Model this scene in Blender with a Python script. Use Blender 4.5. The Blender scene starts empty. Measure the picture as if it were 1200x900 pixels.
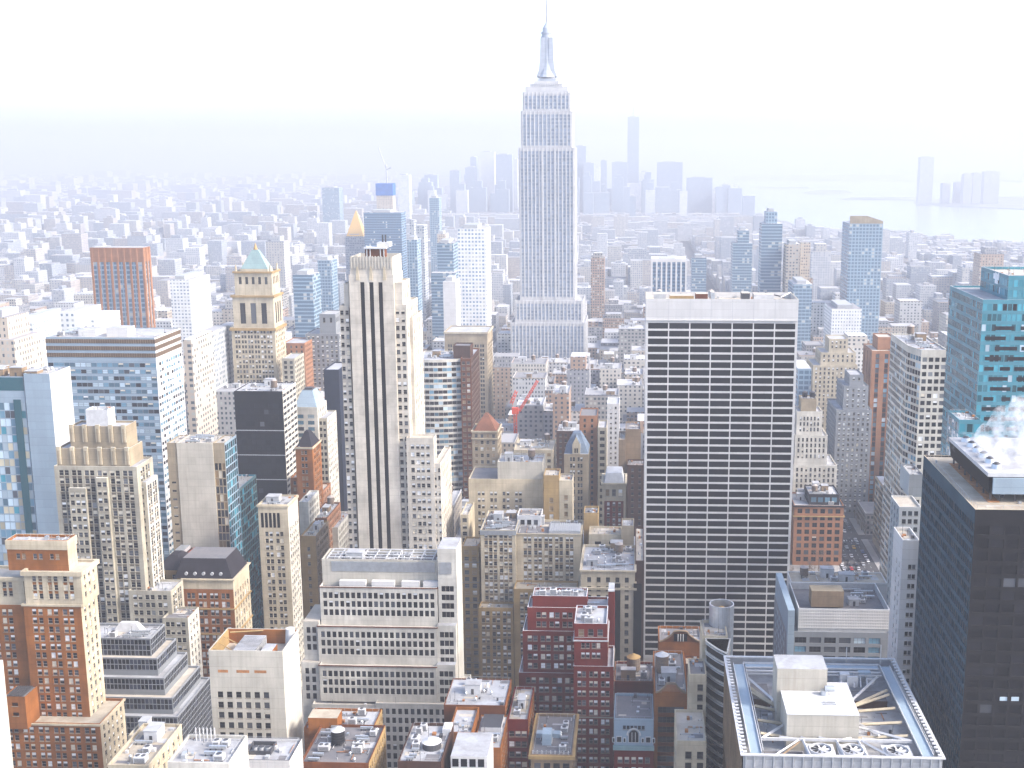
import bpy, math, random
from math import sin, cos, tan, atan, atan2, radians, pi, sqrt, floor, ceil
from mathutils import Vector
sc = bpy.context.scene
COL = sc.collection
# ---------------------------------------------------------------- camera, sky, sun, exposure
EYE = 262.0
FPX, PX, PY = 1400.0, 690.0, 450.0          # focal length and principal point for a 1200 x 900 picture
PITCH = atan(272 / 1400.0)
YAW = atan(55 * cos(PITCH) / FPX)
FWD = Vector((-sin(YAW) * cos(PITCH), cos(YAW) * cos(PITCH), -sin(PITCH)))
RGT = Vector((cos(YAW), sin(YAW), 0))
UPV = RGT.cross(FWD)
cd = bpy.data.cameras.new('camera'); cam = bpy.data.objects.new('camera', cd); COL.objects.link(cam)
cam.location = (0, 0, EYE)
from mathutils import Matrix
cam.rotation_euler = Matrix((RGT, UPV, -FWD)).transposed().to_euler()
cd.sensor_width = 36.0; cd.lens = FPX / 1200 * 36
cd.shift_x = (600 - PX) / 1200.0
cd.clip_start = 5; cd.clip_end = 120000
sc.camera = cam
SUN_EL, SUN_AZ = 36.0, 104.0                  # azimuth from +Y (down the avenue) towards +X
sd = Vector((sin(radians(SUN_AZ)) * cos(radians(SUN_EL)), cos(radians(SUN_AZ)) * cos(radians(SUN_EL)), sin(radians(SUN_EL))))
w = bpy.data.worlds.new('World'); sc.world = w; w.use_nodes = True
nt = w.node_tree; bg = nt.nodes['Background']; sky = nt.nodes.new('ShaderNodeTexSky')
sky.sky_type = 'NISHITA'; sky.sun_disc = False; sky.sun_elevation = radians(SUN_EL); sky.sun_rotation = radians(SUN_AZ)
sky.altitude = 200; sky.air_density = 0.7; sky.dust_density = 3.0; sky.ozone_density = 0.3
nt.links.new(sky.outputs[0], bg.inputs[0]); bg.inputs[1].default_value = 0.15
sl = bpy.data.lights.new('sun', 'SUN'); so = bpy.data.objects.new('sun', sl); COL.objects.link(so)
sl.energy = 1.4; sl.angle = radians(10); sl.color = (1.0, 0.95, 0.89)
so.rotation_euler = sd.to_track_quat('Z', 'Y').to_euler()
sc.view_settings.view_transform = 'Standard'; sc.view_settings.look = 'None'; sc.view_settings.gamma = 1
sc.view_settings.exposure = 2.05
sc.render.engine = 'CYCLES'
cy = sc.cycles
cy.use_denoising = True; cy.max_bounces = 5; cy.diffuse_bounces = 3; cy.glossy_bounces = 2; cy.transmission_bounces = 2
cy.volume_bounces = 2; cy.transparent_max_bounces = 8; cy.caustics_reflective = False; cy.caustics_refractive = False
HAZE_DENSITY, HAZE_COLOR, HAZE_ANI = 0.00022, (.525, .545, .595, 1), 0.10

# ---------------------------------------------------------------- pixel -> place (photo pixels, 1200 x 900)
def ray(u, v):
    return FWD + RGT * ((u - PX) / FPX) - UPV * ((v - PY) / FPX)
def at(u, v, Y):
    d = ray(u, v); t = Y / d.y
    return d.x * t, EYE + d.z * t
def ground(u, v, z=0.0):
    d = ray(u, v); t = (z - EYE) / d.z
    return d.x * t, d.y * t
def proj(x, y, z):
    p = Vector((x, y, z - EYE)); q = p.dot(FWD)
    if q < 1: q = 1
    return PX + FPX * p.dot(RGT) / q, PY - FPX * p.dot(UPV) / q

# ---------------------------------------------------------------- materials
M = {}
def newmat(name):
    m = bpy.data.materials.new(name); m.use_nodes = True
    return m, m.node_tree, m.node_tree.nodes['Principled BSDF']
def N(nt, t, **kw):
    n = nt.nodes.new('ShaderNode' + t)
    for k, v in kw.items(): setattr(n, k, v)
    return n
def math_(nt, op, a, b=None, c=None):
    n = N(nt, 'Math', operation=op)
    for i, x in enumerate((a, b, c)):
        if x is None: continue
        if isinstance(x, (int, float)): n.inputs[i].default_value = x
        else: nt.links.new(x, n.inputs[i])
    return n.outputs[0]
def mixc(nt, f, a, b):
    n = N(nt, 'Mix', data_type='RGBA')
    for i, x in ((0, f), (6, a), (7, b)):
        if isinstance(x, (int, float)): n.inputs[i].default_value = x
        elif isinstance(x, tuple): n.inputs[i].default_value = (*x[:3], 1)
        else: nt.links.new(x, n.inputs[i])
    return n.outputs[2]
def noise(nt, scale, detail=3, vec=None, rough=.6):
    n = N(nt, 'TexNoise'); n.inputs['Scale'].default_value = scale; n.inputs['Detail'].default_value = detail
    n.inputs['Roughness'].default_value = rough
    if vec is not None: nt.links.new(vec, n.inputs['Vector'])
    return n.outputs['Fac']
def ramp(nt, f, lo, hi):
    n = N(nt, 'MapRange'); nt.links.new(f, n.inputs[0]); n.inputs[1].default_value = lo; n.inputs[2].default_value = hi
    return n.outputs[0]
def coords(nt, scale=(1, 1, 1)):
    t = N(nt, 'TexCoord'); m = N(nt, 'Mapping'); m.inputs['Scale'].default_value = scale
    nt.links.new(t.outputs['Object'], m.inputs[0]); return m.outputs[0]
def wall(name, rgb, rough=.85, var=.28, stain=.45, metal=0.0, course=0.0):
    """masonry: mottling, vertical streaks of dirt, faint floor courses"""
    if name in M: return M[name]
    rgb = tuple(c_ ** 1.12 * .74 for c_ in rgb)
    m, nt, b = newmat(name)
    n1 = ramp(nt, noise(nt, .09, 4, coords(nt)), .35, .68)
    n2 = ramp(nt, noise(nt, 1.0, 3, coords(nt, (.8, .8, .045))), .45, .75)
    n3 = ramp(nt, noise(nt, 1.6, 2, coords(nt, (1, 1, 2.2))), .3, .7)
    dk = tuple(c * (1 - var) for c in rgb); lt = tuple(min(.9, c * (1 + var * .6)) for c in rgb)
    c = mixc(nt, n1, dk, lt)
    st = tuple(c_ * .5 * k for c_, k in zip(rgb, (1, .93, .85)))
    c = mixc(nt, math_(nt, 'MULTIPLY', n2, stain), c, st)
    c = mixc(nt, math_(nt, 'MULTIPLY', n3, .18), c, tuple(x * .62 for x in rgb))
    sp = N(nt, 'SeparateXYZ'); nt.links.new(coords(nt), sp.inputs[0])
    g = N(nt, 'NewGeometry'); ns = N(nt, 'SeparateXYZ'); nt.links.new(g.outputs['Normal'], ns.inputs[0])
    line = math_(nt, 'LESS_THAN', math_(nt, 'FRACT', math_(nt, 'DIVIDE', sp.outputs[2], 3.7)), .055)
    hx = math_(nt, 'ADD', sp.outputs[0], sp.outputs[1])
    pan = N(nt, 'CombineXYZ'); nt.links.new(math_(nt, 'FLOOR', math_(nt, 'DIVIDE', hx, 4.6)), pan.inputs[0]); nt.links.new(math_(nt, 'FLOOR', math_(nt, 'DIVIDE', sp.outputs[2], 3.7)), pan.inputs[1])
    wn = N(nt, 'TexWhiteNoise'); nt.links.new(pan.outputs[0], wn.inputs[0])
    c = mixc(nt, math_(nt, 'MULTIPLY', wn.outputs[0], .16), c, tuple(x * .45 for x in rgb))
    c = mixc(nt, math_(nt, 'MULTIPLY', line, .22), c, tuple(x * .3 for x in rgb))
    nt.links.new(c, b.inputs['Base Color']); b.inputs['Roughness'].default_value = rough
    b.inputs['Metallic'].default_value = metal; b.inputs['Specular IOR Level'].default_value = .12
    M[name] = m; return m
def plain(name, rgb, rough=.6, metal=0.0, var=.12, scale=.6, spec=.4):
    if name in M: return M[name]
    m, nt, b = newmat(name)
    n1 = ramp(nt, noise(nt, scale, 3, coords(nt)), .3, .7)
    c = mixc(nt, n1, tuple(x * (1 - var) for x in rgb), tuple(min(.92, x * (1 + var)) for x in rgb))
    nt.links.new(c, b.inputs['Base Color']); b.inputs['Roughness'].default_value = rough
    b.inputs['Metallic'].default_value = metal; b.inputs['Specular IOR Level'].default_value = spec
    M[name] = m; return m
def glass(name, rgb, rough=.12, var=.5, scale=.12, spec=.5, metal=0.0):
    """window glass seen from outside: dark room behind, a gloss in front, panes slightly out of true"""
    if name in M: return M[name]
    m, nt, b = newmat(name)
    oi = N(nt, 'ObjectInfo'); g = N(nt, 'NewGeometry')
    r = math_(nt, 'FRACT', math_(nt, 'ADD', math_(nt, 'MULTIPLY', oi.outputs['Random'], 7.3), math_(nt, 'MULTIPLY', g.outputs['Random Per Island'], 5.1)))
    c = mixc(nt, r, tuple(x * (1 - var) for x in rgb), tuple(x * (1 + var) for x in rgb))
    nt.links.new(c, b.inputs['Base Color']); b.inputs['Roughness'].default_value = rough
    b.inputs['Specular IOR Level'].default_value = spec; b.inputs['Metallic'].default_value = metal
    bp = N(nt, 'Bump'); bp.inputs['Strength'].default_value = .25; bp.inputs['Distance'].default_value = .5
    nt.links.new(noise(nt, scale * 3, 2, coords(nt)), bp.inputs['Height']); nt.links.new(bp.outputs[0], b.inputs['Normal'])
    M[name] = m; return m
def roofmat(name, rgb, patch=(.25, .25, .25), amt=.5):
    if name in M: return M[name]
    m, nt, b = newmat(name)
    n1 = ramp(nt, noise(nt, .12, 5, coords(nt), .7), .42, .62)
    n2 = ramp(nt, noise(nt, .9, 3, coords(nt)), .35, .7)
    vo = N(nt, 'TexVoronoi', feature='F1'); vo.inputs['Scale'].default_value = .13
    nt.links.new(coords(nt, (1, 1.4, 0)), vo.inputs['Vector'])
    sep = N(nt, 'SeparateColor'); nt.links.new(vo.outputs['Color'], sep.inputs[0])
    c = mixc(nt, math_(nt, 'MULTIPLY', n1, amt), rgb, patch)
    c = mixc(nt, math_(nt, 'MULTIPLY', n2, .25), c, tuple(x * .6 for x in rgb))
    c = mixc(nt, math_(nt, 'MULTIPLY', sep.outputs[0], .25), c, tuple(x * .7 for x in patch))
    nt.links.new(c, b.inputs['Base Color']); b.inputs['Roughness'].default_value = .9
    M[name] = m; return m
def winmat(name, rgb, win=(.05, .07, .1), bay=3.2, fl=3.6, ww=.5, wh=.55, rough=.8, blind=.3, vary=True, palette=None):
    """walls of the far blocks: rows of windows in the surface, tinted differently from block to block"""
    if name in M: return M[name]
    m, nt, b = newmat(name)
    tc = N(nt, 'TexCoord'); sp = N(nt, 'SeparateXYZ'); nt.links.new(tc.outputs['Object'], sp.inputs[0])
    g = N(nt, 'NewGeometry'); ns = N(nt, 'SeparateXYZ'); nt.links.new(g.outputs['Normal'], ns.inputs[0])
    ax = math_(nt, 'GREATER_THAN', math_(nt, 'ABSOLUTE', ns.outputs[0]), .6)
    az = math_(nt, 'LESS_THAN', math_(nt, 'ABSOLUTE', ns.outputs[2]), .5)
    oi = N(nt, 'ObjectInfo')
    r = math_(nt, 'FRACT', math_(nt, 'ADD', math_(nt, 'MULTIPLY', oi.outputs['Random'], 7.3), math_(nt, 'MULTIPLY', g.outputs['Random Per Island'], 5.1)))
    r2 = math_(nt, 'FRACT', math_(nt, 'MULTIPLY', r, 17.7))
    bayv = math_(nt, 'ADD', bay * .8, math_(nt, 'MULTIPLY', r2, bay * .6))
    s = math_(nt, 'DIVIDE', math_(nt, 'ADD', math_(nt, 'MULTIPLY', ax, sp.outputs[1]), math_(nt, 'MULTIPLY', math_(nt, 'SUBTRACT', 1, ax), sp.outputs[0])), bayv)
    t = math_(nt, 'DIVIDE', sp.outputs[2], fl)
    fs, ft = math_(nt, 'FRACT', s), math_(nt, 'FRACT', t)
    wwv = math_(nt, 'ADD', ww * .75, math_(nt, 'MULTIPLY', math_(nt, 'FRACT', math_(nt, 'MULTIPLY', r, 5.3)), ww * .6))
    k = math_(nt, 'MULTIPLY', math_(nt, 'LESS_THAN', fs, wwv), math_(nt, 'LESS_THAN', ft, wh))
    k = math_(nt, 'MULTIPLY', k, az)
    cv = N(nt, 'CombineXYZ'); nt.links.new(math_(nt, 'FLOOR', s), cv.inputs[0]); nt.links.new(math_(nt, 'FLOOR', t), cv.inputs[1]); nt.links.new(ax, cv.inputs[2])
    wn = N(nt, 'TexWhiteNoise'); nt.links.new(cv.outputs[0], wn.inputs[0])
    wc = mixc(nt, math_(nt, 'MULTIPLY', math_(nt, 'GREATER_THAN', wn.outputs[0], 1 - blind), .8), win, (.5, .5, .46))
    wc = mixc(nt, .35, wc, wn.outputs[1]) if False else wc
    base = rgb
    if vary:
        pal = N(nt, 'ValToRGB'); pal.color_ramp.interpolation = 'CONSTANT'
        cols = palette or [rgb, tuple(c * .72 for c in rgb), (.52, .44, .34), (.42, .27, .18), (.6, .6, .6), (.33, .34, .37), (.68, .63, .55), (.5, .36, .26), (.75, .75, .74), (.24, .25, .28)]
        el = pal.color_ramp.elements
        cols = [tuple(x * .75 for x in c_) for c_ in cols]; el[0].color = (*cols[0], 1); el[0].position = 0
        el[1].color = (*cols[1], 1); el[1].position = .1
        for i, c_ in enumerate(cols[2:]):
            e = el.new((i + 2) / 10); e.color = (*c_, 1)
        nt.links.new(r, pal.inputs[0]); base = pal.outputs[0]
    nz = ramp(nt, noise(nt, .1, 3, coords(nt)), .3, .7)
    c = mixc(nt, math_(nt, 'MULTIPLY', nz, .3), base, (.2, .2, .2))
    c = mixc(nt, k, c, wc)
    # flat roofs: pale gravel, tar or silver paint by block
    rc = N(nt, 'ValToRGB'); rc.color_ramp.elements[0].color = (.16, .16, .17, 1); rc.color_ramp.elements[1].color = (.55, .55, .56, 1)
    nt.links.new(r2, rc.inputs[0])
    rn = mixc(nt, math_(nt, 'MULTIPLY', ramp(nt, noise(nt, .35, 4, coords(nt), .7), .4, .65), .6), rc.outputs[0], (.3, .29, .28))
    up = math_(nt, 'GREATER_THAN', ns.outputs[2], .6)
    c = mixc(nt, up, c, rn)
    nt.links.new(c, b.inputs['Base Color'])
    nt.links.new(math_(nt, 'SUBTRACT', rough, math_(nt, 'MULTIPLY', k, rough - .2)), b.inputs['Roughness'])
    M[name] = m; return m

# ---------------------------------------------------------------- mesh builder
class MB:
    def __init__(s): s.v = []; s.f = []; s.m = []; s.mats = []
    def mi(s, mat):
        if mat not in s.mats: s.mats.append(mat)
        return s.mats.index(mat)
    def poly(s, pts, mat):
        n = len(s.v); s.v.extend(pts); s.f.append(tuple(range(n, n + len(pts)))); s.m.append(s.mi(mat))
    def box(s, x0, x1, y0, y1, z0, z1, mat, top=None, bottom=True):
        a, b, c, d = (x0, y0), (x1, y0), (x1, y1), (x0, y1)
        s.prism([a, b, c, d], z0, z1, mat, top, bottom)
    def prism(s, pl, z0, z1, mat, top=None, bottom=True, s1=1.0, c1=None):
        n = len(s.v); k = len(pl)
        if s1 != 1.0:
            cx = sum(p[0] for p in pl) / k; cyy = sum(p[1] for p in pl) / k
            if c1: cx, cyy = c1
            up = [(cx + (p[0] - cx) * s1, cyy + (p[1] - cyy) * s1) for p in pl]
        else: up = pl
        s.v.extend((p[0], p[1], z0) for p in pl); s.v.extend((p[0], p[1], z1) for p in up)
        i = s.mi(mat); j = s.mi(top) if top else i
        for q in range(k):
            s.f.append((n + q, n + (q + 1) % k, n + k + (q + 1) % k, n + k + q)); s.m.append(i)
        s.f.append(tuple(n + k + q for q in range(k))); s.m.append(j)
        if bottom: s.f.append(tuple(n + k - 1 - q for q in range(k))); s.m.append(i)
    def cyl(s, x, y, z0, z1, r, mat, n=16, r1=None, top=None):
        pl = [(x + r * cos(2 * pi * q / n), y + r * sin(2 * pi * q / n)) for q in range(n)]
        s.prism(pl, z0, z1, mat, top, True, (r1 / r if r1 is not None else 1.0), (x, y))
    def bar(s, a, b, r, mat, n=6, r2=None):
        a = Vector(a); b = Vector(b); d = (b - a)
        if d.length < 1e-6: return
        d.normalize(); u = d.orthogonal().normalized(); w_ = d.cross(u); r2 = r if r2 is None else r2
        k = len(s.v)
        for p, rr in ((a, r), (b, r2)):
            for q in range(n):
                t = 2 * pi * (q + .5) / n; s.v.append(tuple(p + (u * cos(t) + w_ * sin(t)) * rr))
        i = s.mi(mat)
        for q in range(n):
            s.f.append((k + q, k + (q + 1) % n, k + n + (q + 1) % n, k + n + q)); s.m.append(i)
        s.f.append(tuple(k + n + q for q in range(n))); s.m.append(i)
        s.f.append(tuple(k + n - 1 - q for q in range(n))); s.m.append(i)
    def mesh(s, name, origin=(0, 0, 0), smooth=False):
        me = bpy.data.meshes.new(name)
        ox, oy, oz = origin
        vs = [(x - ox, y - oy, z - oz) for x, y, z in s.v] if any(origin) else s.v
        me.from_pydata(vs, [], s.f)
        for m_ in s.mats: me.materials.append(m_)
        if len(s.mats) > 1: me.polygons.foreach_set('material_index', s.m)
        if smooth: me.polygons.foreach_set('use_smooth', [True] * len(s.f))
        me.update(); return me
    def build(s, name, parent=None, smooth=False):
        """coordinates are world ones; the object keeps its parent's place as origin"""
        if not s.f: return None
        org = tuple(parent['_o']) if parent is not None and '_o' in parent else (0, 0, 0)
        o = bpy.data.objects.new(name, s.mesh(name, org, smooth)); COL.objects.link(o)
        if parent is not None:
            o.parent = parent; o['_o'] = org
        return o
def thing(name, label, cat, x, y, z=0.0, group=None):
    o = bpy.data.objects.new(name, None); COL.objects.link(o); o.location = (x, y, z); o['_o'] = (x, y, z)
    o.empty_display_size = 2
    o['label'] = label; o['category'] = cat
    if group: o['group'] = group
    return o
def solo(mb, name, label, cat, x, y, z=0.0, group=None, smooth=False):
    o = bpy.data.objects.new(name, mb.mesh(name, (x, y, z), smooth)); COL.objects.link(o); o.location = (x, y, z)
    o['label'] = label; o['category'] = cat
    if group: o['group'] = group
    return o
def struct(mb, name, kind='structure', smooth=False):
    o = mb.build(name, None, smooth); o['kind'] = kind; return o

# ---------------------------------------------------------------- facades
def F(bay=3.2, fl=3.6, ww=1.3, wh=1.8, pair=0, n=0, k=2, mx=1.0, top=1.2, bot=0.6, rec=.35, pal='office', fin=0, finw=.4,
      finm=None, belt=0, skip=(), strip=False, frame=True, sill=True, spm=None, rows=0, phase=.5, plain_cols=()):
    if ww > 0 and ww < 2: ww = min(ww * 1.18, (pair or bay) * .82)
    if wh < fl * .62: wh = min(wh * 1.12, fl * .66)
    rec = min(rec, .28)
    return dict(locals())
PAL = {
    'office': [('dark', 0, 7), ('dim', 0, 2), ('dark', .45, 3), ('dim', .7, .7), ('cream', 1, .4), ('grey', 0, .8)],
    'blinds': [('dark', 0, 3), ('dark', .4, 4), ('dim', .55, 3), ('white', 1, 1.6), ('dim', 0, 1.4)],
    'dark': [('dark', 0, 9), ('dim', 0, 3), ('dark', .3, .6)],
    'black': [('black', 0, 9), ('dark', 0, 3), ('dim', 0, .25)],
    'blue': [('blue', 0, 5), ('dim', 0, 1.5), ('pale', 0, 3.5), ('dark', 0, 1.5), ('blue', .4, 1)],
    'bluedark': [('dim', 0, 2), ('blue', 0, 3), ('dark', 0, 5), ('pale', 0, 1.6)],
    'teal': [('teal', 0, 8), ('tealdark', 0, 3), ('pale', 0, .7), ('dark', 0, 1)],
    'tealdark': [('teal', 0, 2), ('tealdark', 0, 7), ('dark', 0, 2)],
    'mirror': [('gold', 0, 4), ('pale', 0, 3), ('dim', 0, 2), ('warm', 0, 4), ('dark', 0, 1), ('blue', 0, 1)],  # mirrored surroundings painted into the pane colours
    'mirror2': [('pale', 0, 6), ('cream_reflection', 0, 2.5), ('teal', 0, .7), ('dim', 0, 1), ('blue', 0, 3)],  # cream reflections come from the pane colour, not from mirroring
    'slate': [('dark', 0, 6), ('slateglass', 0, 3), ('dim', 0, .6)],
    'warm': [('warm', 0, 3), ('dark', 0, 2), ('dim', 0, 3), ('cream', .5, 1)],
}
def setup_glass():
    glass('black', (.004, .004, .006), .3, .4, spec=.12); glass('dark', (.010, .010, .013), .15, .5, spec=.2)
    glass('dim', (.055, .06, .07), .15, .5); glass('grey', (.16, .17, .18), .3, .3)
    glass('blue', (.10, .20, .27), .08, .5, spec=.7); glass('pale', (.42, .52, .58), .15, .3, spec=.7)
    glass('teal', (.045, .25, .32), .08, .45, spec=.7); glass('tealdark', (.012, .07, .09), .08, .5, spec=.6)
    glass('gold', (.55, .33, .09), .1, .5, spec=.8); glass('slateglass', (.03, .035, .055), .15, .4, spec=.3); glass('cream_reflection', (.48, .43, .31), .1, .3, spec=.6); glass('warm', (.22, .15, .08), .12, .5, spec=.6)  # the cream tone is a reflection put into the glass colour
    plain('cream', (.62, .56, .44), .8); plain('white', (.78, .78, .76), .8); plain('frame_white', (.34, .33, .30), .6)
    plain('frame_dark', (.06, .06, .065), .5, .3)
setup_glass()
RW = random.Random(11)
_wm = {}
def win_mesh(w, h, g, bl, fr, bars):
    """one window in its own frame, facing -Y: glass, sash bars, blind"""
    key = (round(w, 2), round(h, 2), g, bl, fr, bars)
    if key in _wm: return _wm[key]
    b = MB(); fm = M[fr]
    win_add(b, (0, 0), (1, 0), 0, w, h, g, bl, fm, bars, full=True)
    _wm[key] = b.mesh('window'); return _wm[key]
def win_add(b, p, s, z, w, h, g, bl, fm, bars, full=False):
    """p: lower left corner on the glass plane, s: direction along the wall"""
    nx, ny = s[1], -s[0]
    def q(a0, a1, h0, h1, out, mat):
        ox, oy = p[0] + nx * out, p[1] + ny * out
        b.poly([(ox + s[0] * a0, oy + s[1] * a0, z + h0), (ox + s[0] * a1, oy + s[1] * a1, z + h0), (ox + s[0] * a1, oy + s[1] * a1, z + h1), (ox + s[0] * a0, oy + s[1] * a0, z + h1)], mat)
    gm = M[g]
    q(0, w, 0, h, 0, gm)
    if bl and bl < 1: q(w * .06, w * .94, h * (1 - bl), h * .97, .025, M['cream'] if RW.random() < .4 else M['white'])
    if bars:
        t = min(.09, w * .07)
        q(0, w, h * .48, h * .48 + t, .04, fm)
        if full or w < 3:
            q(0, t, 0, h, .045, fm); q(w - t, w, 0, h, .045, fm)
            q(t, w - t, 0, t, .045, fm); q(t, w - t, h - t, h, .045, fm)
        if bars > 1:
            for i in range(1, bars): q(w * i / bars - t / 2, w * i / bars + t / 2, t, h - t, .05, fm)
MAXW = 100
def cols_of(W, f):
    ww = f['ww']; out = []
    if f['n']:
        bay = (W - 2 * f['mx']) / f['n']; n = f['n']
    else:
        bay = f['bay']; n = max(0, int((W - 2 * f['mx']) / bay + 1e-6))
        if n == 0: return []
        if not f['pair']: bay = (W - 2 * f['mx']) / n
    m = (W - n * bay) / 2
    ww_ = ww if ww > 0 else bay + ww          # negative ww: bay minus pier
    for i in range(n):
        if i in f['plain_cols']: continue
        c = m + (i + .5) * bay
        if f['pair']:
            for j in range(f['k']):
                cc = c + (j - (f['k'] - 1) / 2) * f['pair']; out.append((cc - ww_ / 2, cc + ww_ / 2))
        else: out.append((c - ww_ / 2, c + ww_ / 2))
    return [(max(.05, a), min(W - .05, c)) for a, c in out if a < W and c > 0]
def facade(b, wins, p0, s, W, z0, z1, f, wm):
    """wall with real openings; wins collects the panes"""
    nx, ny = s[1], -s[0]
    def P(a, z, d=0.0): return (p0[0] + s[0] * a - nx * d, p0[1] + s[1] * a - ny * d, z)
    def quad(a0, a1, h0, h1, mat, d=0.0):
        if a1 - a0 > 1e-4 and h1 - h0 > 1e-4: b.poly([P(a0, h0, d), P(a1, h0, d), P(a1, h1, d), P(a0, h1, d)], mat)
    H = z1 - z0
    if f is None: quad(0, W, z0, z1, wm); return
    cols = cols_of(W, f); rows = []
    if f['strip']:
        rows = [(z0 + f['bot'], z1 - f['top'])]
    else:
        z = z1 - f['top']; i = 0
        lo = z0 + f['bot']
        fl = f['fl']
        while z - fl >= lo - 1e-3 and i < 300 and not (f['rows'] and i >= f['rows']):
            a = z - fl + (fl - f['wh']) * f['phase']
            mid = P(W / 2, a)
            if proj(*mid)[1] > 925: break
            if i not in f['skip']: rows.append((a, a + f['wh']))
            z -= fl; i += 1
        rows.reverse()
    if not cols or not rows: quad(0, W, z0, z1, wm); return
    rec = f['rec']; prev = z0; spm = M[f['spm']] if f['spm'] else wm
    for (h0, h1) in rows:
        if f['spm'] and prev > z0 and h0 - prev < 3.5:
            pa = 0
            for a, c in cols:
                quad(pa, a, prev, h0, wm); quad(a, c, prev, h0, spm, rec * .6)
                b.poly([P(a, prev, rec * .6), P(a, h0, rec * .6), P(a, h0), P(a, prev)], wm)
                b.poly([P(c, prev), P(c, h0), P(c, h0, rec * .6), P(c, prev, rec * .6)], wm)
                pa = c
            quad(pa, W, prev, h0, wm)
        else: quad(0, W, prev, h0, wm)
        pa = 0
        for a, c in cols:
            quad(pa, a, h0, h1, wm)
            b.poly([P(a, h0), P(c, h0), P(c, h0, rec), P(a, h0, rec)], wm)
            b.poly([P(a, h1, rec), P(c, h1, rec), P(c, h1), P(a, h1)], wm)
            b.poly([P(a, h0, rec), P(a, h1, rec), P(a, h1), P(a, h0)], wm)
            b.poly([P(c, h0), P(c, h1), P(c, h1, rec), P(c, h0, rec)], wm)
            wins.append((P(a, h0, rec), s, c - a, h1 - h0, f))
            if f['sill'] and c - a < 2.5:
                o = -.1
                b.poly([P(a - .12, h0 - .22, o), P(c + .12, h0 - .22, o), P(c + .12, h0, o), P(a - .12, h0, o)], M['sill'])
                b.poly([P(a - .12, h0, o), P(c + .12, h0, o), P(c + .12, h0, 0), P(a - .12, h0, 0)], M['sill'])
            pa = c
        quad(pa, W, h0, h1, wm); prev = h1
    quad(0, W, prev, z1, wm)
    if f['belt']:
        for i, (h0, h1) in enumerate(rows):
            if i % f['belt'] == f['belt'] - 1:
                zz = h1 + (f['fl'] - f['wh']) * .35
                if zz < z1 - .5: trim(b, P, 0, W, zz, zz + .5, .25, M['sill'])
    if f['fin']:
        fm = M[f['finm']] if f['finm'] else wm
        edges = [cols[0][0]] + [(cols[i][1] + cols[i + 1][0]) / 2 for i in range(len(cols) - 1)] + [cols[-1][1]]
        if f['pair']: edges = [e for i, e in enumerate(edges) if i % f['k'] == 0]
        for e in edges:
            a0, a1 = max(0, e - f['finw'] / 2), min(W, e + f['finw'] / 2)
            zt = z1 - .05; zb = rows[0][0] - .8
            o = -f['fin']
            b.poly([P(a0, zb, o), P(a1, zb, o), P(a1, zt, o), P(a0, zt, o)], fm)
            b.poly([P(a0, zb, 0), P(a0, zb, o), P(a0, zt, o), P(a0, zt, 0)], fm)
            b.poly([P(a1, zb, o), P(a1, zb, 0), P(a1, zt, 0), P(a1, zt, o)], fm)
            b.poly([P(a0, zt, o), P(a1, zt, o), P(a1, zt, 0), P(a0, zt, 0)], fm)
def trim(b, P, a0, a1, h0, h1, out, mat):
    o = -out
    b.poly([P(a0, h0, o), P(a1, h0, o), P(a1, h1, o), P(a0, h1, o)], mat)
    b.poly([P(a0, h1, o), P(a1, h1, o), P(a1, h1, 0), P(a0, h1, 0)], mat)
    b.poly([P(a0, h0, 0), P(a1, h0, 0), P(a1, h0, o), P(a0, h0, o)], mat)
    b.poly([P(a0, h0, 0), P(a0, h0, o), P(a0, h1, o), P(a0, h1, 0)], mat)
    b.poly([P(a1, h0, o), P(a1, h0, 0), P(a1, h1, 0), P(a1, h1, o)], mat)
def inset(pl, d):
    k = len(pl); out = []
    for i in range(k):
        p, a, c = Vector(pl[i]), Vector(pl[i - 1]), Vector(pl[(i + 1) % k])
        e1 = (p - a).normalized(); e2 = (c - p).normalized()
        n1 = Vector((-e1.y, e1.x)); n2 = Vector((-e2.y, e2.x))
        bis = n1 + n2; bis = bis / max(.2, bis.dot(n1)) 
        out.append(tuple(p + bis * d))
    return out
HEROES = []      # (footprint rect, screen rect, distance, visible down to)
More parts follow.
